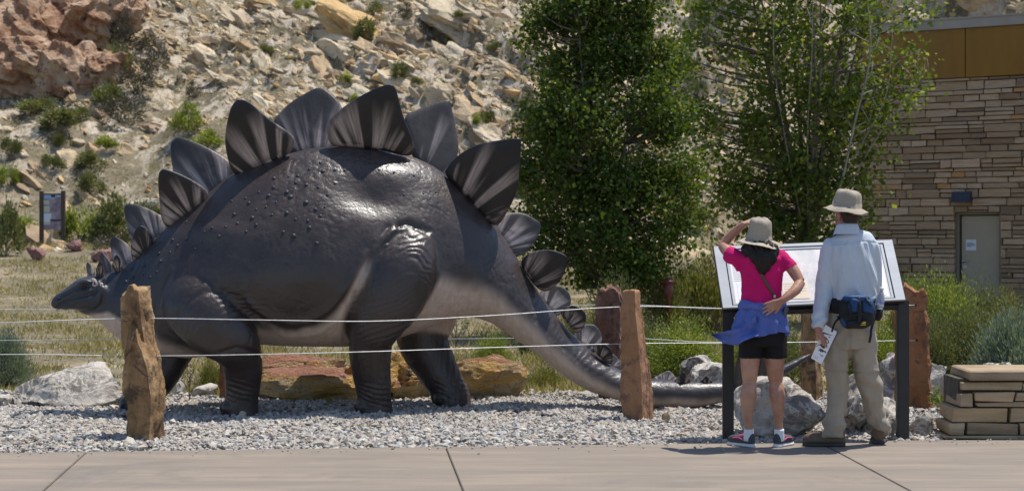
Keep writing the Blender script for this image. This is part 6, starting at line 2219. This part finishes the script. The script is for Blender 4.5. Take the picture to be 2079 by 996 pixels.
# hair
g = Geo()
g.ball(Wp(1544, 494, 0.008), (0.072, 0.084, 0.066), 22)
g.tube([Wp(1545, 493, -0.03), Wp(1547, 503, -0.075), Wp(1550, 525, -0.112), Wp(1549, 545, -0.112), Wp(1547, 555, -0.106)], [(0.07, 0.04), (0.122, 0.048), (0.10, 0.038), (0.05, 0.026), (0.02, 0.015)], 28, sub=5)
g.tube([Wp(1520, 494, -0.02), Wp(1513, 506, -0.045), Wp(1516, 520, -0.075)], [0.03, 0.034, 0.012], 14, sub=3)
g.tube([Wp(1566, 500, -0.02), Wp(1575, 509, -0.045), Wp(1574, 519, -0.08)], [0.028, 0.028, 0.010], 14, sub=3)


def hair_d(V, N):
    x = V[:, 0] / s1
    return 0.007 * fbm(np.stack([V[:, 0] * 62, V[:, 1] * 40, V[:, 2] * 5], 1), 4, 3) + 0.004 * np.sin(V[:, 0] * 160 + 8 * fbm(V * 4, 2, 2))


fused_part(g, 0.006, "hair", HAIR_W, pw, 2, hair_d)
# hat
hat(Wp(1541, 486, 0.012), 0.094, 0.155, 0.172, KHAKIH, pw, Matrix.Rotation(math.radians(9), 3, 'X') @ Matrix.Rotation(math.radians(5), 3, 'Y'), fw, 0.022, 0.012, 3)
# shirt
g = Geo()
g.tube([Wp(1546, 507, -0.01), Wp(1546, 513, -0.01), Wp(1546, 524, -0.005), Wp(1547, 545, 0), Wp(1546, 570, 0.005), Wp(1546, 595, 0), Wp(1546, 622, -0.005)],
       [(0.07, 0.065), (0.115, 0.085), (0.163, 0.102), (0.160, 0.11), (0.149, 0.112), (0.141, 0.106), (0.150, 0.112)], 36, sub=4)
g.tube([Wp(1515, 524, 0.0), Wp(1500, 524, 0.02), Wp(1488, 521, 0.06), Wp(1481, 517, 0.10)], [0.055, 0.062, 0.062, 0.059], 20, sub=4)
g.tube([Wp(1496, 530, 0.02), Wp(1500, 550, 0.0)], [0.05, 0.02], 12)
g.tube([Wp(1570, 522, 0.0), Wp(1586, 525, 0.0), Wp(1597, 534, -0.01), Wp(1604, 545, -0.02)], [0.055, 0.062, 0.060, 0.059], 20, sub=4)


def shirt_d(V, N):
    x = (V[:, 0] / V[:, 1] * FPX + CX)
    y = HY - (V[:, 2] - EYE) / V[:, 1] * FPX
    d = 0.006 * fbm(np.stack([V[:, 0] * 7, V[:, 1] * 7, V[:, 2] * 16], 1), 5, 3)
    fo = np.sin(((y - 560) * 0.9 - np.abs(x - 1546) * 0.45) / 7.5 + 3 * fbm(V * 5, 9, 2))
    d += 0.004 * fo * smoothstep(570, 600, y)
    d += 0.004 * np.sin((x * 0.8 + y * 0.5) / 6 + 2.5 * fbm(V * 6, 3, 2)) * smoothstep(560, 530, y)
    return d


sh_ = fused_part(g, 0.006, "shirt", PINK, pw, 3, shirt_d)
# bag strap across the back
tr = BVHTree.FromPolygons([tuple(v.co + sh_.location + pw.location) for v in sh_.data.vertices], [tuple(p.vertices) for p in sh_.data.polygons])
pp = []
for (x, y) in ((1524, 516), (1532, 530), (1541, 548), (1552, 568), (1563, 586), (1572, 601), (1578, 608)):
    r = (P(x, y, 10) - EYEP).normalized()
    h = tr.ray_cast(EYEP, r)
    pp.append((h[0] if h[0] is not None else Wp(x, y, -0.11)) + Vector((0, -0.006, 0)))
Geo().tube(pp, [(0.011, 0.003)] * len(pp), 8, sub=4).build("bag_strap", simple("brown_leather_strap", (0.06, 0.03, 0.02), (0.1, 0.055, 0.035), 20, 0.5), pw)
Geo().box(pp[-2] + Vector((0, -0.008, 0)), (0.016, 0.006, 0.02)).build("buckle", MAT_STEEL, pw, smooth=False)
# shorts
g = Geo()
g.tube([Wp(1547, 640, 0), Wp(1547, 670, 0), Wp(1547, 692, 0.0), Wp(1547, 702, 0)], [(0.150, 0.115), (0.172, 0.127), (0.176, 0.126), (0.165, 0.115)], 30, sub=3)
g.tube([Wp(1524, 680, 0), Wp(1524, 700, 0.002), Wp(1524, 726, 0.004)], [0.088, 0.087, 0.086], 22, sub=4)
g.tube([Wp(1572, 680, 0), Wp(1573, 700, 0.002), Wp(1574, 726, 0.004)], [0.088, 0.086, 0.084], 22, sub=4)
fused_part(g, 0.007, "shorts", BLACKS, pw, 2, lambda V, N: 0.006 * fbm(np.stack([V[:, 0] * 14, V[:, 1] * 14, V[:, 2] * 7], 1), 6, 3))
# jacket tied round the waist, its loose side blown to the left
g = Geo()
n = 72
a = np.linspace(0, 2 * math.pi, n, endpoint=False)
rows = []
for k, t in enumerate(np.linspace(0, 1, 16)):
    ca, sa = np.cos(a), np.sin(a)
    hem = 676 + 6 * np.sin(a * 3 + 1) - 8 * np.clip(sa, 0, 1) + 3 * ca
    y = 613 + (hem - 613) * t
    rx = np.interp(t, [0, 0.08, 0.2, 0.5, 1], [0.148, 0.160, 0.156, 0.178, 0.196])
    ry = np.interp(t, [0, 0.08, 0.2, 0.5, 1], [0.115, 0.128, 0.124, 0.140, 0.155])
    fold = (0.017 * np.sin(a * 11 + 1.5 * t) + 0.010 * np.sin(a * 19 + 2 + 3 * t)) * t ** 0.8 + 0.004 * np.sin(a * 7 - 14 * t)
    ox = -0.012 * t
    d = dW
    rows.append(np.stack([((1548 - CX) * s1) + ox + (rx + fold) * ca, d - 0.005 + (ry + fold) * sa, EYE - (y - HY) * s1], 1))
inn = [r + (np.array([(1548 - CX) * s1, dW, 0]) - r) * np.array([0.035, 0.05, 0]) for r in rows[::-1]]
g.rings(np.array(rows + inn), caps=False)
# waist roll
wr_ = []
th_ = np.linspace(0, 2 * math.pi, 50)
wr_ = [((1548 - CX) * s1 + 0.158 * math.cos(q), dW - 0.003 + 0.126 * math.sin(q), EYE - (620 + 2.5 * math.sin(3 * q) - HY) * s1) for q in th_]
g.tube(wr_, [(0.018 + 0.004 * math.sin(5 * q), 0.032 + 0.006 * math.sin(4 * q)) for q in th_], 10, ref=(0, 0, 1))
# blown flap
U, Vv_ = np.meshgrid(np.linspace(0, 1, 26), np.linspace(0, 1, 14), indexing='ij')
topx = np.interp(U, [0, 0.5, 0.8, 1], [1534, 1492, 1463, 1444])
topy = np.interp(U, [0, 0.3, 0.6, 1], [640, 662, 670, 678])
botx = np.interp(U, [0, 0.3, 0.6, 0.85, 1], [1540, 1510, 1488, 1462, 1445])
boty = np.interp(U, [0, 0.3, 0.5, 0.8, 1], [680, 692, 702, 696, 681])
X_ = topx + (botx - topx) * Vv_
Y_ = topy + (boty - topy) * Vv_
O_ = -0.155 + 0.03 * np.sin(U * 6 + Vv_ * 4) - 0.02 * np.sin(Vv_ * 7 + U * 3) + 0.06 * U
Dd = dW + O_
R = np.stack([(X_ - CX) / FPX * Dd, Dd, EYE - (Y_ - HY) / FPX * Dd], -1)
R2 = R + np.array([0.0, 0.006, 0.0])
g.rings(R, closed=False, caps=False)
g.rings(R2[:, ::-1], closed=False, caps=False)
g.rings(np.stack([R[:, -1], R2[:, -1]], 1), closed=False, caps=False)
g.rings(np.stack([R[:, 0], R2[:, 0]], 1), closed=False, caps=False)
jk = g.build("tied_jacket", BLUEJ, pw)
# small phone pouch on the far hip
Geo().box(Wp(1594, 632, -0.06), (0.03, 0.05, 0.07), Matrix.Rotation(0.25, 3, 'Y')).build("pouch", simple("navy_pouch", (0.02, 0.03, 0.07), (0.1, 0.12, 0.16), 30, 0.5), pw, smooth=False)
# socks and shoes
for (x, yaw, hx) in ((1520, 2.25, 1), (1582, 0.95, -1)):
    Geo().tube([Wp(x, 870, 0), Wp(x, 880, 0.003), Wp(x, 893, 0.008)], [0.034, 0.036, 0.038], 16, sub=3).build("sock", SOCK, pw)
    hp = P(x, 905, dW)
    hp.z = 0
    f = Vector((math.cos(yaw), math.sin(yaw), 0))
    shoe(Vector((hp.x, dW + 0.01, 0)) - f * 0.055, yaw, 0.245, 0.088, 0.075, SHOEW, SOLE, pw, trim=PINKT)

# ---- the man
dM = 11.98
Mp = lambda x, y, o=0.0: P(x, y, dM + o)
s2 = dM / FPX
pm = thing("person", "man in pale blue long sleeved shirt and khaki trousers holding a leaflet", "person", P(1722, 905, dM))
fm = (-0.40, 0.92)
g = Geo()
at_m = head(g, Mp(1719, 436, 0.0), fm, 1.04)
g.tube([Mp(1720, 445, -0.015), Mp(1721, 460, -0.02), Mp(1723, 482, -0.02)], [0.058, 0.06, 0.066], 16, sub=3)
g.tube([Mp(1724, 478, 0), Mp(1724, 500, 0), Mp(1728, 545, 0), Mp(1730, 590, 0), Mp(1728, 630, 0), Mp(1726, 680, 0), Mp(1726, 705, 0)],
       [(0.09, 0.06), (0.145, 0.08), (0.135, 0.09), (0.125, 0.085), (0.13, 0.09), (0.13, 0.09), (0.09, 0.07)], 28, sub=3)
for (pts, rad) in (([(1704, 690, 0), (1702, 730, 0.0), (1700, 770, 0), (1698, 820, -0.01), (1696, 860, 0), (1695, 886, 0)], [0.07, 0.06, 0.05, 0.048, 0.035, 0.03]),
                   ([(1748, 690, 0), (1754, 730, 0.02), (1762, 770, 0.04), (1775, 820, 0.07), (1785, 860, 0.1), (1784, 868, 0.13)], [0.07, 0.06, 0.05, 0.045, 0.03, 0.025])):
    g.tube([Mp(*p) for p in pts], rad, 16, sub=4)
g.tube([Mp(1684, 500, 0.0), Mp(1675, 540, -0.01), Mp(1669, 585, 0.0), Mp(1665, 625, -0.05), Mp(1660, 668, -0.12)], [0.05, 0.045, 0.038, 0.033, 0.026], 16, sub=4)
g.tube([Mp(1766, 500, 0.0), Mp(1776, 540, 0.03), Mp(1778, 582, 0.08), Mp(1772, 588, 0.22), Mp(1760, 584, 0.32)], [0.05, 0.045, 0.036, 0.03, 0.024], 16, sub=4)
hand(g, Mp(1660, 669, -0.125), (0.50, -0.06, -0.86), (-0.3, -0.95, 0), (0.6, 0.8, 0.2), 0.92, 0.14, 0.08)
hand(g, Mp(1759, 584, 0.33), (-0.5, 0.8, 0.05), (0.4, 0.2, 0.8), (-0.7, -0.5, 0.3), 0.98, 0.3)
fused_part(g, 0.005, "body", SKIN2, pm, 3, lambda V, N: 0.0012 * fbm(V * 14, 7, 3))
face_bits(at_m, pm, 1.04)
# short hair
g = Geo()
cM = Mp(1720, 433, -0.012)
fv = Vector((fm[0], fm[1], 0)).normalized()
lv = Vector((0, 0, 1)).cross(fv)
R3 = Matrix((lv, fv, Vector((0, 0, 1)))).transposed()
g.ball(cM + Vector((0, 0, 0.012)) - fv * 0.010, (0.080, 0.092, 0.05), 20, R3)
g.tube([cM - fv * 0.03 + Vector((0, 0, 0.01)), cM - fv * 0.042 - Vector((0, 0, 0.03)), cM - fv * 0.035 - Vector((0, 0, 0.062))], [(0.080, 0.062), (0.074, 0.056), (0.058, 0.042)], 20, ref=tuple(fv), sub=3)
fused_part(g, 0.007, "hair", HAIR_M, pm, 2, lambda V, N: 0.003 * fbm(np.stack([V[:, 0] * 90, V[:, 1] * 90, V[:, 2] * 25], 1), 8, 2))
hat(Mp(1719, 419, -0.002), 0.106, 0.118, 0.166, KHAKIH, pm, Matrix.Rotation(math.radians(8), 3, 'Y') @ Matrix.Rotation(math.radians(4), 3, 'X'), fm, 0.034, 0.013, 6)
Geo().tube([Mp(1697, 432, -0.03), Mp(1699, 444, -0.045), Mp(1699, 458, -0.04)], [0.0022] * 3, 5, sub=3).build("hat_cord", MAT_BLK, pm)
# shirt
g = Geo()
g.tube([Mp(1721, 470, -0.015), Mp(1723, 480, -0.01), Mp(1725, 492, 0), Mp(1727, 520, 0), Mp(1731, 555, 0), Mp(1733, 590, 0), Mp(1731, 612, 0.0)],
       [(0.085, 0.075), (0.145, 0.098), (0.186, 0.116), (0.188, 0.126), (0.178, 0.128), (0.160, 0.122), (0.158, 0.120)], 40, sub=4)
g.tube([Mp(1694, 497, 0.0), Mp(1684, 505, 0.0), Mp(1678, 540, -0.01), Mp(1673, 580, -0.005), Mp(1668, 620, -0.04), Mp(1663, 650, -0.09), Mp(1662, 667, -0.115)], [0.06, 0.066, 0.066, 0.062, 0.058, 0.054, 0.040], 22, sub=4)
g.tube([Mp(1759, 497, 0.0), Mp(1768, 503, 0.0), Mp(1773, 535, 0.03), Mp(1775, 575, 0.07), Mp(1772, 588, 0.14), Mp(1764, 586, 0.27)], [0.06, 0.064, 0.062, 0.056, 0.055, 0.045], 22, sub=4)


def mshirt(V, N):
    x = V[:, 0] / V[:, 1] * FPX + CX
    y = HY - (V[:, 2] - EYE) / V[:, 1] * FPX
    back = smoothstep(1676, 1692, x) * smoothstep(1788, 1776, x)
    # fine gathers below the yoke running into long diagonal folds
    u = x - 0.34 * (y - 500) * smoothstep(1700, 1745, x) + 0.22 * (y - 500) * smoothstep(1740, 1690, x) * 0.4
    d = back * 0.0075 * fbm(np.stack([u / 8.0, y / 130, V[:, 1] * 2], 1), 3, 3) * smoothstep(484, 500, y)
    d += back * 0.003 * np.sin(u / 1.9 + 2 * fbm(V * 4, 5, 2)) * smoothstep(486, 492, y) * smoothstep(540, 505, y)
    d += back * 0.010 * np.exp(-((u - 1757 - 3 * np.sin(y / 23)) / 4) ** 2) * smoothstep(510, 540, y)
    d += back * 0.008 * np.exp(-((u - 1712 - 2 * np.sin(y / 19)) / 4) ** 2) * smoothstep(515, 560, y)
    d -= 0.005 * np.exp(-((y - 488 - 0.0016 * (x - 1724) ** 2) / 1.6) ** 2) * back
    slv = smoothstep(1690, 1676, x)
    d += slv * 0.007 * fbm(np.stack([x / 14, V[:, 1] * 8, y / 26], 1), 6, 3)
    d += slv * 0.007 * np.sin((y + (x - 1665) * 0.8) / 4.5 + 2 * fbm(V * 6, 1, 2)) * smoothstep(618, 650, y)
    d += 0.012 * np.exp(-((y - 606) / 6) ** 2) * back
    return d


fused_part(g, 0.006, "shirt", PALEBLUE, pm, 3, mshirt)
# collar
cq = np.linspace(0, 2 * math.pi, 36, endpoint=False)
rr_c = []
for (yy_, ra, rb) in ((475, 0.104, 0.096), (466, 0.093, 0.086), (457, 0.082, 0.077), (453, 0.076, 0.072), (455, 0.071, 0.067), (464, 0.070, 0.066)):
    c_ = Mp(1719.5, yy_, -0.02)
    drop = np.clip(np.sin(cq), 0, 1) * 0.03          # lower and open at the throat
    rr_c.append(np.array(list(c_))[None] + np.outer(np.cos(cq) * ra, np.array(lv)) + np.outer(np.sin(cq) * rb, np.array(fv)) - np.outer(drop, [0, 0, 1]))
Geo().rings(np.array(rr_c), caps=False).build("collar", PALEBLUE, pm)
# trousers
g = Geo()
g.tube([Mp(1729, 606, 0), Mp(1728, 640, 0), Mp(1727, 680, -0.005), Mp(1728, 704, 0)], [(0.150, 0.116), (0.168, 0.130), (0.180, 0.140), (0.165, 0.125)], 36, sub=4)
g.tube([Mp(1704, 680, 0), Mp(1701, 715, 0), Mp(1700, 752, 0), Mp(1700, 790, 0), Mp(1697, 828, -0.01), Mp(1693, 856, -0.005), Mp(1692, 872, 0), Mp(1692, 886, 0)],
       [0.105, 0.096, 0.084, 0.072, 0.072, 0.084, 0.078, 0.080], 24, sub=4)
g.tube([Mp(1748, 680, 0), Mp(1752, 715, 0.01), Mp(1757, 752, 0.03), Mp(1768, 790, 0.05), Mp(1775, 825, 0.08), Mp(1783, 852, 0.10), Mp(1788, 864, 0.11), Mp(1788, 872, 0.11)],
       [0.107, 0.099, 0.090, 0.077, 0.068, 0.070, 0.062, 0.062], 24, sub=4)


def tro(V, N):
    x = V[:, 0] / V[:, 1] * FPX + CX
    y = HY - (V[:, 2] - EYE) / V[:, 1] * FPX
    d = 0.014 * fbm(np.stack([V[:, 0] * 9, V[:, 1] * 9, V[:, 2] * 5], 1), 12, 3)
    d += 0.010 * np.sin((y + 0.7 * (x - 1690)) / 5.5 + 2.5 * fbm(V * 5, 3, 2)) * smoothstep(825, 860, y)
    d += 0.007 * np.sin((y - 0.8 * np.abs(x - 1726)) / 6.5 + 2 * fbm(V * 5, 8, 2)) * smoothstep(720, 680, y)
    d += 0.008 * np.sin((y - 0.6 * (x - 1760)) / 7 + 2 * fbm(V * 5, 9, 2)) * smoothstep(745, 765, y) * smoothstep(820, 790, y) * (x > 1728)
    d += 0.007 * np.exp(-((y - 748 - 0.05 * (x - 1700)) / 2.6) ** 2)
    d -= 0.008 * np.exp(-((y - 754 - 0.05 * (x - 1700)) / 1.8) ** 2)
    d -= 0.012 * np.exp(-((x - 1726) / 2.5) ** 2) * smoothstep(640, 690, y) * (N[:, 1] < 0)
    return d


fused_part(g, 0.007, "trousers", KHAKI, pm, 2, tro)
# boots: the left one turned sideways, the right one heel on
shoe(P(1717, 905, dM) * 1.0 + Vector((0, 0.0, -P(1717, 905, dM).z)) + Vector((-0.005, -0.0, 0)), math.pi - 0.12, 0.30, 0.115, 0.105, BOOT, BOOTS, pm, toeh=0.062, sole_h=0.03)
hp = P(1783, 899, 12.10)
shoe(Vector((hp.x, 12.09, 0)), 1.35, 0.30, 0.125, 0.145, BOOT, BOOTS, pm, toeh=0.06, sole_h=0.03)

# waist pack
MAT_NYL = _mat_cloth("black_nylon", (0.012, 0.013, 0.015), (0.022, 0.023, 0.026), rough=0.6)
MAT_NAVY = _mat_cloth("navy_nylon", (0.014, 0.045, 0.13), (0.025, 0.075, 0.19), rough=0.5)
wp = thing("waist_pack", "black and navy blue waist pack worn round the man's waist", "bag", Mp(1738, 634, -0.15))
bl = []
for q in np.linspace(0, 2 * math.pi, 49):
    bl.append((Mp(1729, 622, 0).x + 0.166 * math.cos(q), dM + 0.133 * math.sin(q), Mp(1729, 622 + 3 * math.cos(q), 0).z))
Geo().tube(bl, [(0.014, 0.055 if True else 0)] * 49, 8, ref=(0, 0, 1)).build("belt", MAT_NYL, wp)


def pouch(c, s, mat, name, e=0.55, rot=None, seed=0):
    n = 20
    ph = np.linspace(0.05, math.pi - 0.05, 15)
    a = np.linspace(0, 2 * math.pi, 28, endpoint=False)
    pw_ = lambda v: np.sign(v) * np.abs(v) ** e
    R = np.stack([np.stack([pw_(np.sin(p)) * pw_(np.cos(a)), pw_(np.sin(p)) * pw_(np.sin(a)), np.full(28, -pw_(np.cos(p)))], 1) for p in ph]) * np.array(s) / 2
    if rot is not None:
        R = R @ np.array(rot).T
    V = (R + np.array(list(c))).reshape(-1, 3)
    V = V + 0.006 * np.stack([fbm(V * 14 + k, seed + k, 3) for k in range(3)], 1)
    return Geo().rings(V.reshape(R.shape)).build(name, mat, wp)


pouch(Mp(1738, 634, -0.165), (0.245, 0.15, 0.225), MAT_NYL, "main_pocket", 0.6, Matrix.Rotation(-0.06, 3, 'Y'), 3)
pouch(Mp(1735, 620, -0.235), (0.085, 0.05, 0.10), MAT_NAVY, "front_pocket", 0.6, Matrix.Rotation(0.2, 3, 'Y'), 5)
pouch(Mp(1761, 622, -0.215), (0.09, 0.07, 0.10), MAT_NAVY, "front_pocket", 0.6, Matrix.Rotation(-0.1, 3, 'Y'), 6)
pouch(Mp(1716, 652, -0.205), (0.065, 0.05, 0.07), MAT_NAVY, "side_pocket", 0.6, Matrix.Rotation(-0.5, 3, 'Y'), 7)
pouch(Mp(1738, 605, -0.19), (0.19, 0.11, 0.05), MAT_NAVY, "top_flap", 0.6, None, 8)
pouch(Mp(1740, 657, -0.225), (0.15, 0.06, 0.06), MAT_NYL, "lower_pocket", 0.6, None, 9)
for (pts, r, m) in (([(1744, 602, -0.24), (1745, 620, -0.265), (1745, 640, -0.262), (1744, 655, -0.262)], (0.012, 0.004), MAT_NYL), ([(1726, 603, -0.22), (1727, 625, -0.268), (1726, 645, -0.25)], (0.008, 0.004), MAT_NYL),
                    ([(1759, 603, -0.23), (1762, 612, -0.262), (1769, 622, -0.25)], (0.008, 0.004), MAT_NYL), ([(1700, 643, -0.13), (1715, 640, -0.235), (1745, 638, -0.262), (1772, 632, -0.235)], (0.007, 0.004), MAT_NYL)):
    Geo().tube([Mp(*p) for p in pts], [r] * len(pts), 8, sub=4).build("strap", m, wp)
Geo().tube([Mp(1778, 615, -0.13), Mp(1776, 640, -0.17), Mp(1769, 668, -0.16), Mp(1768, 680, -0.155), Mp(1765, 695, -0.155)], [(0.009, 0.003)] * 5, 8, sub=4).build("hanging_strap", MAT_NYL, wp)
Geo().tube([Mp(1704, 645, -0.15), Mp(1697, 652, -0.17), Mp(1692, 662, -0.175), Mp(1689, 673, -0.17)], [(0.007, 0.003)] * 4, 8, sub=4).build("lanyard", MAT_NYL, wp)


def flat_poly(pts, d, name, mat, parent, th=0.0015):
    bm = bmesh.new()
    vs = [bm.verts.new(P(x, y, d)) for x, y in pts]
    f = bm.faces.new(vs)
    r = bmesh.ops.extrude_face_region(bm, geom=[f])
    bmesh.ops.translate(bm, vec=(0, th, 0), verts=[v for v in r["geom"] if isinstance(v, bmesh.types.BMVert)])
    bmesh.ops.recalc_face_normals(bm, faces=bm.faces)
    me = bpy.data.meshes.new(name)
    bm.to_mesh(me)
    bm.free()
    me.materials.append(mat)
    return link(name, me, parent)


c3 = lambda L: [(1620 + x / 5.532, 580 + y / 5.532) for x, y in L]
YEL = simple("yellow_emblem_thread", (0.55, 0.36, 0.03), rough=0.7)
dl = dM - 0.262
flat_poly(c3([(712, 420), (740, 400), (765, 402), (760, 425), (735, 428)]), dl, "emblem", YEL, wp, 0.02)
flat_poly(c3([(703, 434), (765, 433), (762, 441), (705, 442)]), dl, "emblem", YEL, wp, 0.02)
# bottle in the side pocket
bt = thing("water_bottle", "clear water bottle with a blue label in the waist pack's side pocket", "bottle", Mp(1784, 640, -0.06))
gls = NT("clear_plastic")
gls = gls.finish((0.75, 0.82, 0.88), 0.12, None, 0.5, Transmission_Weight=0.7, IOR=1.3)
ax = Vector((0.15, -0.05, 1)).normalized()
b0 = Mp(1782, 636, -0.07)
Geo().tube([b0, b0 + ax * 0.05, b0 + ax * 0.12, b0 + ax * 0.15, b0 + ax * 0.165, b0 + ax * 0.175], [0.03, 0.033, 0.032, 0.022, 0.013, 0.013], 16).build("body", gls, bt)
Geo().tube([b0 + ax * 0.055, b0 + ax * 0.10], [0.0345, 0.0340], 16, caps=False).build("paper_label", simple("blue_bottle_label", (0.03, 0.06, 0.35), (0.7, 0.75, 0.8), 30, 0.4), bt)
Geo().tube([b0 + ax * 0.172, b0 + ax * 0.19], [0.0155, 0.015], 12).build("cap", simple("white_cap", (0.75, 0.76, 0.78), rough=0.4), bt)
Geo().tube([b0 - ax * 0.05, b0 - ax * 0.02, b0 + ax * 0.035], [0.022, 0.037, 0.038], 14).build("mesh_pocket", MAT_NYL, wp)

# leaflet in the man's left hand
c7 = lambda L: [(1640 + x / 9.05, 640 + y / 9.05) for x, y in L]
dB = dM - 0.112
lf = thing("leaflet", "white leaflet printed with black dinosaur silhouettes in the man's left hand", "leaflet", P(1674, 698, dB))
flat_poly(c7([(325, 165), (540, 300), (255, 895), (60, 780)]), dB, "cover", simple("glossy_white_card", (0.72, 0.72, 0.78), (0.76, 0.76, 0.8), 3, 0.35), lf, 0.002)
flat_poly(c7([(322, 160), (545, 296), (546, 318), (265, 892), (255, 880)]), dB + 0.004, "back_page", simple("dark_card_edge", (0.03, 0.035, 0.05), rough=0.5), lf, 0.002)
INKB = simple("black_print_ink", (0.012, 0.012, 0.014), (0.05, 0.045, 0.03), 60, 0.4)
for L in ([(245, 330), (262, 306), (290, 303), (340, 322), (400, 346), (475, 368), (400, 360), (340, 347), (300, 336), (286, 336), (280, 352), (268, 336), (255, 350)],
          [(262, 362), (300, 376), (340, 398), (372, 440), (390, 478), (384, 505), (362, 517), (338, 512), (332, 500), (352, 504), (370, 498), (374, 478), (356, 446), (326, 420), (285, 395), (250, 380)],
          [(376, 378), (392, 380), (404, 390), (432, 404), (404, 402), (400, 410), (393, 402), (384, 392)],
          [(148, 552), (170, 556), (196, 538), (228, 522), (262, 530), (300, 548), (322, 578), (332, 600), (314, 592), (306, 612), (298, 594), (282, 612), (274, 592), (252, 582), (242, 556), (214, 538), (190, 552), (168, 566)],
          [(176, 596), (225, 604), (262, 616), (292, 640), (330, 656), (344, 682), (322, 684), (300, 664), (284, 668), (276, 684), (266, 666), (246, 660), (236, 678), (230, 654), (208, 646), (186, 648), (216, 628), (230, 616)]):
    flat_poly(c7(L), dB - 0.0012, "silhouette_print", INKB, lf, 0.001)
g = Geo()
for k, (x0, y0, x1) in enumerate(((216, 706, 286), (230, 722, 284), (236, 738, 280), (110, 732, 190), (104, 746, 186), (96, 760, 180))):
    (xa, ya), (xb, yb) = c7([(x0, y0), (x1, y0 + (x1 - x0) * 0.52)])
    a, b = P(xa, ya, dB - 0.001), P(xb, yb, dB - 0.001)
    g.tube([a, b], [0.0009 if k < 3 else 0.0005] * 2, 4)
tag(g.build("printed_text", simple("leaflet_ink", (0.1, 0.1, 0.13), rough=0.5), lf), kind="stuff")
